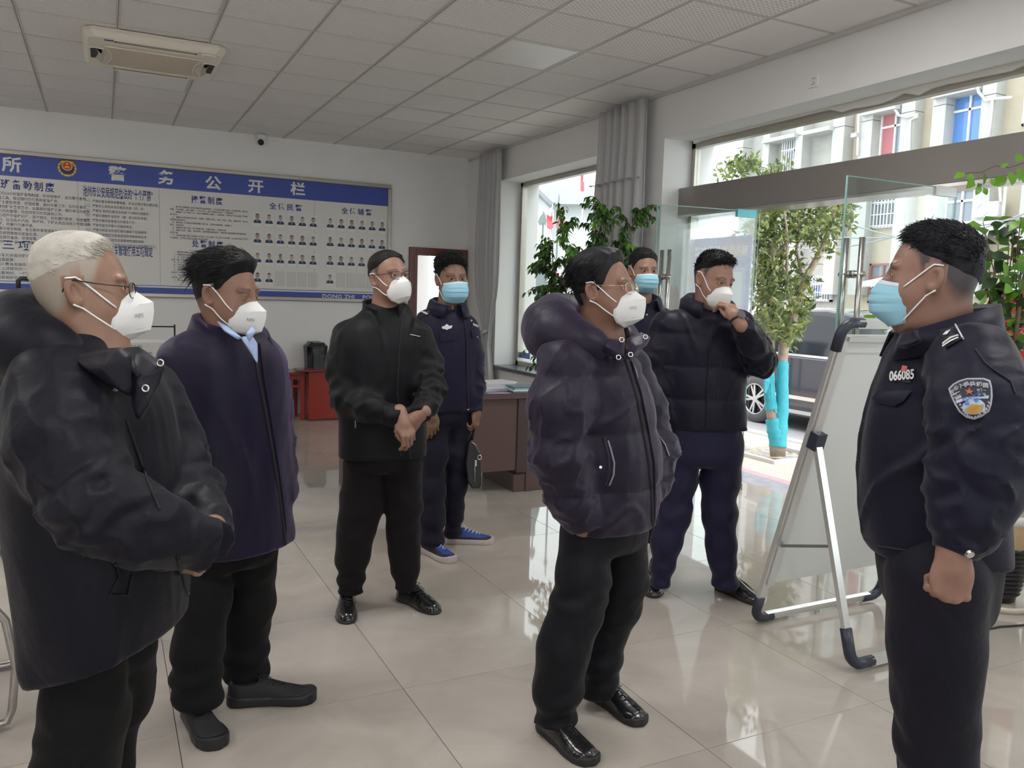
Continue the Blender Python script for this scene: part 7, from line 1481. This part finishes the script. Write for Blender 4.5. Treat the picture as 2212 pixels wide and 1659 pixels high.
    m.add([q(x, y, -.05) for x, y in F] + [q(x - 5, y - 2, .14) for x, y in F], [tuple(range(n))[::-1], tuple(range(n, 2 * n))] + [(i, (i + 1) % n, n + (i + 1) % n, n + i) for i in range(n)]); o = m.build('bag_body', le, br); bv = o.modifiers.new('edge', 'BEVEL'); bv.width = .008; bv.segments = 2
    MB().tube([q(1016, 952, .0), q(1024, 930, -.01), q(1027, 905, -.01), q(1026, 925, .03), q(1020, 950, .06)], .006, 7).build('bag_strap', le, br, True); MB().tube([q(1016, 952, -.055), q(1028, 962, -.058), q(1035, 978, -.058)], .003, 6).build('bag_zip', M_gold, br, True); MB().tube([q(1026, 1000, -.056), q(1026, 1042, -.056)], .002, 5).build('bag_zip', M_metal, br, True); MB().box((-.006, -.006, -.018), (.006, .006, .018)).build('zip_pull', M_metal, br, loc=q(1027, 1000, -.062)); MB().tube([q(1036 + 4 * math.cos(a), 988 + 5 * math.sin(a), -.05) for a in np.linspace(0, 6.28, 11)[:-1]], .003, 5, closed=True).build('strap_ring', M_metal, br, True)
person4()
# ================================================================== 5: officer half hidden behind the puffer jacket
def person5():
    H = 4.75; p = Person('e', 'police officer half hidden behind the puffer jacket man, beside the glass door', K(1385, 1200, H)); psi = 22
    rows = px_rows([(900, 1335, 1448), (850, 1333, 1450), (780, 1330, 1452), (720, 1328, 1452), (690, 1332, 1446), (672, 1342, 1436), (655, 1358, 1420), (645, 1365, 1412)], H); L = Loft(rows, psi, .66)
    ra = nodes_px([(1340, 690, -.02, .062), (1326, 760, -.03, .058), (1330, 840, -.02, .05), (1340, 905, -.05, .04)], H); la = nodes_px([(1438, 690, .03, .058), (1452, 760, .03, .055), (1450, 840, .0, .048), (1445, 900, -.05, .04)], H)
    f = top_sdf(L, [arm_sdf(ra), arm_sdf(la)], K(1390, 890, H)[2], K(1390, 645, H)[2] + .02, 41, .005, 30); lo, hi = box_of(L, [ra, la]); p.jacket('uniform_jacket', f, lo, hi, NAVY, .010)
    p.head(1389, 584, H - .01, 16, -4, 0, .96, .25, K(1386, 655, H), .056, (.37, .21, .15), (.014, .013, .014), 'fringe', .009, .010, .85, .0032, .0036, 600, .02, (.5, .4, .3), up_=.25); p.surgical(); M = frame(psi)
    collar(p, 'uniform_collar', K(1388, 652, H), M, .082, .084, [(1, -.01), (1.04, .045), (1.24, .04), (1.58, -.030)], 20, NAVY, .04, .006, back=.3)
    p.decal('epaulette', [(1425, 663), (1440, 652), (1456, 660), (1450, 672), (1432, 672)], EPA, .006); p.decal('rank_pip', diamond(1447, 664, 2.6, 2.2), M_silver, .009); p.button(1397, 680, .007); p.lettering('066', 1415, 699, .022, M_silver, -4, .004, .9, bold=.0006)
    hip = Loft(px_rows([(960, 1345, 1440), (900, 1342, 1445), (850, 1342, 1445)], H), psi, .7); r1 = leg_nodes([(900, 1342, 1392, 0), (1050, 1344, 1390, 0), (1220, 1346, 1386, 0)], H); l1 = leg_nodes([(900, 1390, 1442, 0), (1050, 1392, 1436, 0), (1220, 1394, 1432, 0)], H)
    ff = leg_sdf(hip, K(1390, 960, H)[2], [r1, l1], [.06, .06], 22, .004); lo, hi = legs_box(hip, [r1, l1]); p.trousers(ff, lo, hi, NAVYT, .012)
    p.hand(K(1340, 905, H - .05), -CU, -HF, 'relax', .5, False, .95, .004); p.hand(K(1445, 900, H - .05), -CU, -HF, 'relax', .5, True, .95, .004)
    p.finish(); shoe(p, 'derby', (1366, 1232), (1370, 1262), BLKSHOE, BLKSOLE, LACE, False); shoe(p, 'derby', (1412, 1232), (1424, 1258), BLKSHOE, BLKSOLE, LACE, True)
person5()
# ================================================================== 6: man in the dark purple puffer jacket
def person6():
    H = H_of(on_floor(1270, 1560)); p = Person('f', 'man in gold-rimmed glasses and a dark purple hooded puffer jacket, hands in pockets', K(1300, 1500, H)); psi = 46
    cl = cloth_mat('purple_puffer_cloth', (.0140, .0102, .0235), .45, .18, 340, .25, (.85, .75, 1.0)); tr = cloth_mat('black_suit_trousers', (.0042, .0042, .0068), .6, .05)
    rows = px_rows([(1165, 1225, 1402), (1130, 1218, 1408), (1080, 1212, 1420), (1020, 1208, 1426), (950, 1205, 1422), (880, 1200, 1410), (820, 1196, 1396), (780, 1205, 1378), (750, 1230, 1350), (730, 1260, 1330)], H); L = Loft(rows, psi, .84)
    ra = nodes_px([(1220, 792, -.12, .092), (1208, 880, -.17, .094), (1208, 985, -.19, .088), (1228, 1060, -.18, .077), (1262, 1128, -.15, .060)], H); la = nodes_px([(1358, 800, .18, .085), (1392, 890, .22, .08), (1410, 975, .16, .082), (1412, 1035, .10, .07)], H)
    z0 = K(1300, 1132, H)[2]
    def quilt(P, d): return d + .008 - .013 * np.sqrt(np.abs(np.sin(math.pi * (P[:, 2] - z0 + .04) / .19)))
    f = top_sdf(L, [arm_sdf(ra, wr=.004), arm_sdf(la, wr=.004, cut=False)], z0, K(1290, 735, H)[2] + .02, 51, .006, 40, post=quilt); lo, hi = box_of(L, [ra, la]); p.jacket('puffer_jacket', f, lo, hi, cl, .008)
    M = frame(psi); nk = K(1300, 740, H)
    p.head(1304, 626, H - .02, 61, 5, 0, 1.0, .3, K(1308, 745, H), .064, (.31, .165, .115), (.012, .011, .014), 'back', .020, .008, .85, .0025, .0036, 1600, .045, (0, -1, -.1), up_=.08); p.n95(1); p.glasses(M_gold, .0)
    hood = ring_blob(K(1268, 728, H + .02), M, .120, .125, 40, 320, lambda ph: .046 + .050 * (.5 - .5 * math.cos(ph)), lambda ph: -.03 + .06 * (.5 - .5 * math.cos(ph))); hw = Waves(6, 45, 6)
    fh = lambda P: smax(smin(s_chain(P, hood, .05), s_ell(P, K(1222, 735, H + .10), (.09, .09, .085)), .06) + .008 * hw(P), -(s_cone(P, nk - (0, 0, .1), p.hO + (0, 0, .02), .078, .085)), .015)
    blo, bhi = bounds([h[0] for h in hood] + [K(1222, 735, H + .1)], .16); V, Q = mesh_sdf(fh, blo, bhi, .0075); p.kids.append(('hood', p.loc(relax(V, Q, 1, .4)), Q, cl))
    collar(p, 'inner_collar', K(1312, 748, H), M, .082, .086, [(1, -.03), (1.0, .03)], 20, M_inner, .02, .007)
    slab_px(p, 'collar_stand', [(1275, 712, -.05), (1300, 728, -.11), (1348, 735, -.16), (1346, 770, -.19), (1335, 775, -.18), (1300, 765, -.14), (1262, 745, -.08)], H, .03, cl); slab_px(p, 'collar_flap', [(1352, 732, -.10), (1385, 717, -.04), (1406, 728, -.05), (1398, 745, -.08), (1375, 762, -.13), (1362, 778, -.16), (1350, 770, -.17)], H, .02, cl)
    for x, y, dd in ((1394, 728, -.075), (1362, 766, -.175), (1343, 734, -.19), (1336, 772, -.205)): o = K(x, y, H + dd); q = MB(); q.tube([p.loc(o + .007 * (CR * math.cos(a) + CU * math.sin(a))) for a in np.linspace(0, 6.28, 13)[:-1]], .0022, 5, closed=True); p.kids.append(('snap_button', q, M_metal, True, None))
    zp = mat('grey_zip_tape', (.24, .23, .26), .5)
    p.seam('zip_placket', [(1350, 775), (1372, 840), (1388, 920), (1402, 1000), (1408, 1070), (1410, 1138)], .008, M_inner, -.002, 14); p.seam('zip_edge', [(1362, 780), (1384, 850), (1400, 930), (1412, 1000), (1414, 1070), (1412, 1138)], .0045, cl, .003, 14)
    p.seam('pocket_zip', [(1313, 952), (1320, 975), (1326, 1000), (1325, 1025), (1316, 1048)], .0035, zp, .003, 8); p.seam('pocket_zip', [(1424, 945), (1436, 962), (1444, 985)], .003, zp, .003, 8); p.seam('chest_zip', [(1364, 785), (1372, 800), (1376, 818)], .0035, zp, .003); p.button(1297, 1009, .0055); p.seam('pocket_welt', [(1303, 945), (1312, 985), (1314, 1020), (1305, 1048)], .006, cl, .002)
    hip = Loft(px_rows([(1260, 1208, 1392), (1220, 1208, 1398), (1150, 1214, 1398), (1080, 1218, 1400)], H), psi, .82)
    r1 = leg_nodes([(1150, 1212, 1322, -.06), (1250, 1206, 1314, -.08), (1320, 1192, 1298, -.09), (1400, 1166, 1272, -.10), (1470, 1160, 1256, -.10), (1560, 1156, 1246, -.10)], H); l1 = leg_nodes([(1150, 1300, 1402, .06), (1250, 1298, 1394, .08), (1310, 1292, 1378, .09), (1370, 1272, 1348, .10), (1430, 1256, 1338, .10), (1492, 1252, 1328, .10)], H)
    ff = leg_sdf(hip, K(1305, 1235, H)[2], [r1, l1], [.055, .05], 26, .006); lo, hi = legs_box(hip, [r1, l1]); p.trousers(ff, lo, hi, tr, .0095)
    p.hand(K(1258, 1128, H - .15), K(1290, 1190, H - .10) - K(1258, 1128, H - .15), -HF, 'relax', .4, False, .9, .003); p.hand(K(1412, 1035, H + .08), -CU - CR * .3, CR, 'relax', .4, True, .85, .004)
    p.finish(); shoe(p, 'leather_sneaker', (1168, 1566), (1280, 1652), BLKSHOE, BLKSOLE, LACE, False, sc=1.02); shoe(p, 'leather_sneaker', (1270, 1496), (1397, 1574), BLKSHOE, BLKSOLE, LACE, True, sc=1.02)
person6()
# ================================================================== 7: man touching his mask
def person7():
    H = H_of(on_floor(1510, 1285)); p = Person('g', 'short-haired man in a dark padded jacket touching his white mask', K(1510, 1260, H)); psi = 6
    cl = cloth_mat('dark_padded_cloth', (.0066, .0064, .0170), .46, .08, 340, .2); tr = cloth_mat('navy_trousers', (.0115, .0105, .034), .62, .15)
    rows = px_rows([(945, 1438, 1612), (925, 1436, 1611), (870, 1432, 1608), (810, 1428, 1606), (750, 1425, 1604), (710, 1430, 1600), (685, 1448, 1590), (665, 1475, 1575), (650, 1490, 1568)], H); L = Loft(rows, psi, .64)
    ra = nodes_px([(1440, 706, -.02, .076), (1418, 770, -.02, .074), (1412, 840, -.03, .066), (1424, 908, -.08, .050)], H); la = nodes_px([(1596, 702, .02, .074), (1626, 744, .0, .074), (1644, 780, -.06, .066), (1624, 735, -.17, .058), (1599, 701, -.245, .042)], H)
    z0 = K(1520, 926, H)[2]
    def quilt(P, d): return d + .004 - .009 * np.sqrt(np.abs(np.sin(math.pi * (P[:, 2] - z0) / .16)))
    f = top_sdf(L, [arm_sdf(ra, wr=.005), arm_sdf(la, wr=.007, fq=90)], z0, K(1525, 650, H)[2] + .01, 61, .005, 34, post=quilt); lo, hi = box_of(L, [ra, la]); p.jacket('puffer_jacket', f, lo, hi, cl, .0085)
    p.head(1541, 603, H - .04, 30, -14, 4, 1.04, .35, K(1530, 672, H), .060, (.37, .205, .145), (.012, .011, .014), 'crop', .005, .012, .9, .0028, .0030, 1400, .026, (.0, .5, .4), lift=.010, up_=.6, stubcut='short'); p.n95(-1); M = frame(psi)
    collar(p, 'padded_collar', K(1528, 668, H), M, .092, .094, [(1.15, -.03), (1.02, .01), (1.0, .055), (1.12, .066), (1.30, .05), (1.34, .01)], 30, cl, .055, .016); collar(p, 'inner_collar', K(1530, 672, H), M, .072, .076, [(1.5, -.045), (1.0, .012)], 2, M_inner, .02, .006)
    p.seam('front_placket', [(1540, 700), (1532, 760), (1527, 840), (1526, 922)], .006, cl, .002, 12); p.seam('front_placket', [(1556, 780), (1550, 850), (1549, 922)], .003, M_inner, .0, 10)
    for x, y in ((1533, 806), (1532, 862), (1528, 921)): p.button(x, y, .007, EPA)
    p.button(1439, 913, .006)
    hip = Loft(px_rows([(1040, 1428, 1602), (985, 1428, 1606), (925, 1434, 1606), (870, 1440, 1602)], H), psi, .68)
    r1 = leg_nodes([(960, 1432, 1520, 0), (1040, 1428, 1500, -.01), (1110, 1424, 1490, -.02), (1170, 1410, 1470, -.03), (1252, 1406, 1450, -.04)], H); l1 = leg_nodes([(960, 1518, 1606, .01), (1040, 1516, 1594, .01), (1110, 1520, 1588, .0), (1180, 1528, 1586, .0), (1262, 1538, 1594, -.02)], H)
    ff = leg_sdf(hip, K(1510, 1035, H)[2], [r1, l1], [.05, .055], 33, .005); lo, hi = legs_box(hip, [r1, l1]); p.trousers(ff, lo, hi, tr, .0095)
    p.hand(K(1425, 908, H - .08), -CU, -HF - CR * .4, 'relax', .5, False, .95, .0032); w = K(1594, 692, H - .25); p.hand(w, K(1569, 650, H - .215) - w, -HF * .75 + CR * .5 + CU * .2, 'pinch', .7, True, .92, .0028)
    p.finish(); sh = mat('black_loafer_leather', (.016, .016, .018), .18, coat=.6)
    shoe(p, 'loafer', (1434, 1256), (1407, 1292), sh, BLKSOLE, LACE, False, sc=1.02); shoe(p, 'loafer', (1548, 1270), (1622, 1300), sh, BLKSOLE, LACE, True, sc=1.06)
    # wristwatch
    ws = empty('wristwatch', w); tag(ws, 'dark round smartwatch on the wrist of the man touching his mask', 'watch'); fd = K(1569, 650, H - .215) - w; fd /= np.linalg.norm(fd); bk = -HF * .75 + CR * .5 + CU * .2; bk = bk - fd * (bk @ fd); bk /= np.linalg.norm(bk); xx = np.cross(fd, bk)
    MB().tube([fd * .012 + .032 * math.cos(a) * xx + .029 * math.sin(a) * bk for a in np.linspace(0, 6.28, 21)[:-1]], .006, 6, closed=True).build('watch_strap', BLKSOLE, ws, True); MB().cyl(fd * .012 + bk * .028, fd * .012 + bk * .040, .021, .020, 20).build('watch_case', mat('dark_steel', (.25, .26, .26), .4, .7), ws); MB().cyl(fd * .012 + bk * .040, fd * .012 + bk * .0405, .018, .018, 20).build('watch_face', mat('watch_glass', (.10, .11, .13), .08), ws)
person7()
# ================================================================== 8: stout officer in profile at the right
def person8():
    H = 1.92; p = Person('h', 'stout police officer in profile with shoulder patch and blue mask, number 066085', K(2020, 1300, H)); psi = -102
    cl = cloth_mat('dark_police_cloth', (.0062, .0066, .0195), .52, .08, 320, .14); tr = cloth_mat('dark_police_trousers', (.0062, .0058, .0125), .7, .06)
    rows = px_rows([(1235, 1898, 2165), (1180, 1878, 2168), (1120, 1866, 2164), (1040, 1866, 2160), (960, 1872, 2154), (900, 1882, 2146), (850, 1896, 2136), (800, 1912, 2124), (760, 1925, 2112), (725, 1950, 2100), (700, 1965, 2090)], H); L = Loft(rows, psi, 1.02)
    la = nodes_px([(2098, 790, -.17, .092), (2118, 880, -.24, .098), (2122, 985, -.27, .098), (2102, 1080, -.29, .080), (2062, 1196, -.31, .050)], H); ra = nodes_px([(2040, 790, .20, .08), (2050, 900, .25, .08), (2040, 1020, .25, .07), (2000, 1160, .22, .05)], H)
    zh = K(2020, 1195, H)[2]; f = top_sdf(L, [arm_sdf(la, wr=.010, fq=60), arm_sdf(ra)], zh, K(2030, 705, H)[2] + .02, 71, .006, 26); lo, hi = box_of(L, [la, ra]); p.jacket('uniform_jacket', f, lo, hi, cl, .0085)
    p.head(2012, 596, H - .01, -119, 2, 0, .95, .75, K(2030, 735, H), .068, (.34, .19, .14), (.016, .017, .024), 'crop', .008, .007, .9, .0023, .0034, 2600, .026, (0, .5, .2), lift=.004, up_=.5, stubcut='short'); p.surgical(); M = frame(psi)
    collar(p, 'uniform_collar', K(2034, 728, H), M, .098, .102, [(1.02, -.03), (1.0, .045), (1.10, .050), (1.25, -.005)], 26, cl, .055, .008, back=.5); slab_px(p, 'collar_point', [(1948, 720, -.05), (1972, 712, -.12), (1985, 735, -.14), (1955, 745, -.12), (1935, 745, -.06)], H, .012, cl)
    def a4(x, y): return (1740 + x * .21338, 450 + y * .21338)
    def a5(x, y): return (1740 + x * .21338, 780 + y * .21338)
    # epaulette with one pip and two bars
    p.decal('epaulette', [a4(1330, 1240), a4(1480, 1160), a4(1600, 1330), a4(1430, 1425)], EPA, .005)
    p.decal('rank_pip', [a4(1412, 1297), a4(1445, 1262), a4(1486, 1253), a4(1455, 1290)], M_silver, .008, 'epaulette')
    for dy in (0, 32): p.decal('rank_bar', [a4(1404, 1378 + dy * .8), a4(1480, 1318 + dy), a4(1555, 1292 + dy * .8), a4(1562, 1304 + dy * .8), a4(1485, 1333 + dy), a4(1410, 1394 + dy * .8)], M_silver, .008, 'epaulette')
    p.seam('yoke_seam', [a4(1510, 1165), a4(1600, 1330)], .0018, M_silver, .001); p.seam('sleeve_seam', [a4(1720, 1430), a4(1810, 1560), a5(1900, 90), a5(2080, 210), a5(2120, 330)], .002, NAVY, .001)
    pin = mat('red_pin', (.55, .10, .07), .3); p.decal('party_pin', [a5(995, 48), a5(1046, 55), a5(1040, 92), a5(1010, 112), a5(980, 105)], pin, .006); p.decal('number_tag', [a5(885, 135), a5(1075, 120), a5(1070, 225), a5(900, 205)], EPA, .003); p.lettering('066085', *a5(985, 192), .031, M_silver, -7, .006, .62, bold=.0010)
    p.decal('pocket_flap', [a5(700, 385), a5(760, 300), a5(1095, 300), a5(1000, 415), a5(910, 462), a5(745, 425)], cl, .007); p.button(*a5(883, 391), .0105, None, 'snap_button'); p.button(2095, 1197, .0095); p.button(1852, 1150, .008)
    # shoulder patch
    out = [(1455, 285), (1500, 240), (1560, 208), (1640, 184), (1720, 177), (1800, 184), (1862, 205), (1880, 270), (1888, 360), (1880, 440), (1850, 510), (1790, 565), (1715, 590), (1630, 568), (1560, 515), (1510, 440), (1478, 360)]; cc = np.mean(out, axis=0)
    def scl(k): return [a5(*(cc + (np.array(q) - cc) * k)) for q in out]
    gr = mat('patch_grey', (.40, .40, .44), .6); dk = mat('patch_navy', (.03, .035, .055), .7); orn = mat('patch_orange', (.48, .14, .05), .6); blu = mat('patch_pale_blue', (.42, .52, .68), .6); och = mat('patch_ochre', (.50, .28, .06), .6); bt = mat('patch_blue_lettering', (.03, .12, .42), .6)
    p.decal('shoulder_patch', scl(1.0), gr, .004, None, 4); p.decal('patch_field', scl(.90), dk, .0055, 'shoulder_patch', 4)
    st = []
    for k in range(10): r = 44 if k % 2 == 0 else 18; an = math.radians(-90 + 36 * k + 6); st.append(a5(1672 + r * math.cos(an) * 1.05, 315 + r * math.sin(an)))
    p.decal('patch_star', st, orn, .008, 'shoulder_patch', 2); p.decal('patch_scroll', [a5(1535, 412), a5(1600, 388), a5(1700, 370), a5(1780, 362), a5(1850, 350), a5(1845, 388), a5(1775, 392), a5(1700, 400), a5(1610, 415), a5(1545, 438)], blu, .008, 'shoulder_patch', 2)
    ov = [a5(1703 + 102 * math.cos(a), 465 + 66 * math.sin(a) + (12 if math.sin(a) > 0 else 0) * abs(math.cos(a))) for a in np.linspace(0, 2 * math.pi, 21)[:-1]]; p.decal('patch_oval', ov, blu, .008, 'shoulder_patch', 2); p.decal('patch_hill', [a5(1622, 490), a5(1660, 470), a5(1690, 455), a5(1705, 438), a5(1750, 452), a5(1790, 448), a5(1790, 490), a5(1750, 520), a5(1700, 528), a5(1650, 512)], och, .0095, 'shoulder_patch', 2)
    for sx in (-1, 1):
        for k in range(7): t = k / 6; x = 1712 + sx * (20 + 112 * t ** .8); y = 556 - 110 * t ** 1.6 + (0 if sx < 0 else -18 * t); p.decal('patch_leaf', diamond(*a5(x, y), 2.6, 3.0), gr, .008, 'shoulder_patch', 1)
    for ch, x, y, an in (('中', 1520, 318, 32), ('华', 1562, 282, 26), ('人', 1608, 258, 18), ('民', 1656, 246, 8), ('共', 1706, 242, 2), ('和', 1760, 250, -6), ('国', 1812, 264, -12)): p.lettering(ch, *a5(x, y + 16), .0105, gr, an, .008, 1.0, 'shoulder_patch', .0004)
    for ch, x, y, an in (('警', 1566, 390, 8), ('察', 1785, 350, 0)): p.lettering(ch, *a5(x, y), .0165, gr, an, .008, 1.0, 'shoulder_patch', .0006)
    p.lettering('POLICE', *a5(1692, 396), .0095, bt, 8, .010, 1.1, 'shoulder_patch', .0002); p.lettering('公', *a5(1655, 448), .010, bt, 4, .010, 1.0, 'shoulder_patch', .0002); p.lettering('安', *a5(1740, 440), .010, bt, 4, .010, 1.0, 'shoulder_patch', .0002)
    p.seam('front_edge', [(1868, 905), (1860, 960), (1856, 1030), (1856, 1090), (1862, 1150)], .003, EPA, .0, 8); p.seam('hem_seam', [(1860, 1160), (1900, 1180), (1980, 1192)], .002, EPA, .0, 8)
    hip = Loft(px_rows([(1400, 1908, 2138), (1300, 1902, 2148), (1220, 1892, 2160), (1120, 1890, 2160)], H), psi, .95)
    l1 = leg_nodes([(1250, 1898, 2150, -.10), (1400, 1914, 2130, -.11), (1500, 1925, 2118, -.11), (1600, 1934, 2116, -.10), (1750, 1940, 2110, -.10), (1950, 1945, 2080, -.08)], H); l1 = [(a, r * .82) for a, r in l1]
    r1 = leg_nodes([(1250, 1895, 2140, .08), (1400, 1918, 2110, .08), (1500, 1925, 2090, .08), (1650, 1940, 2080, .08), (1950, 1960, 2060, .08)], H); r1 = [(a, r * .8) for a, r in r1]
    ff = leg_sdf(hip, K(2020, 1400, H)[2], [l1, r1], [.05, .05], 44, .005); lo, hi = legs_box(hip, [l1, r1]); lo[2] = .04; p.trousers(ff, lo, hi, tr, .0105)
    p.hand(K(2061, 1190, H - .31), -CU - CR * .06, -HF, 'fist', .9, True, 1.04, .0026); p.hand(K(2000, 1160, H + .22), -CU, HF, 'fist', .8, False, 1.0, .004)
    p.finish()
    for lf, dd in ((True, -.1), (False, .08)):
        a = K(2075, 1960, H + dd); h_ = np.array([a[0], a[1], 0]); t_ = h_ - CR * .27
        def fp(q): d = q - CC; return (1106 + FPX * (d @ CR) / (d @ CF), 829.5 - FPX * (d @ CU) / (d @ CF))
        shoe(p, 'derby', fp(h_), fp(t_), BLKSHOE, BLKSOLE, LACE, lf)
person8()
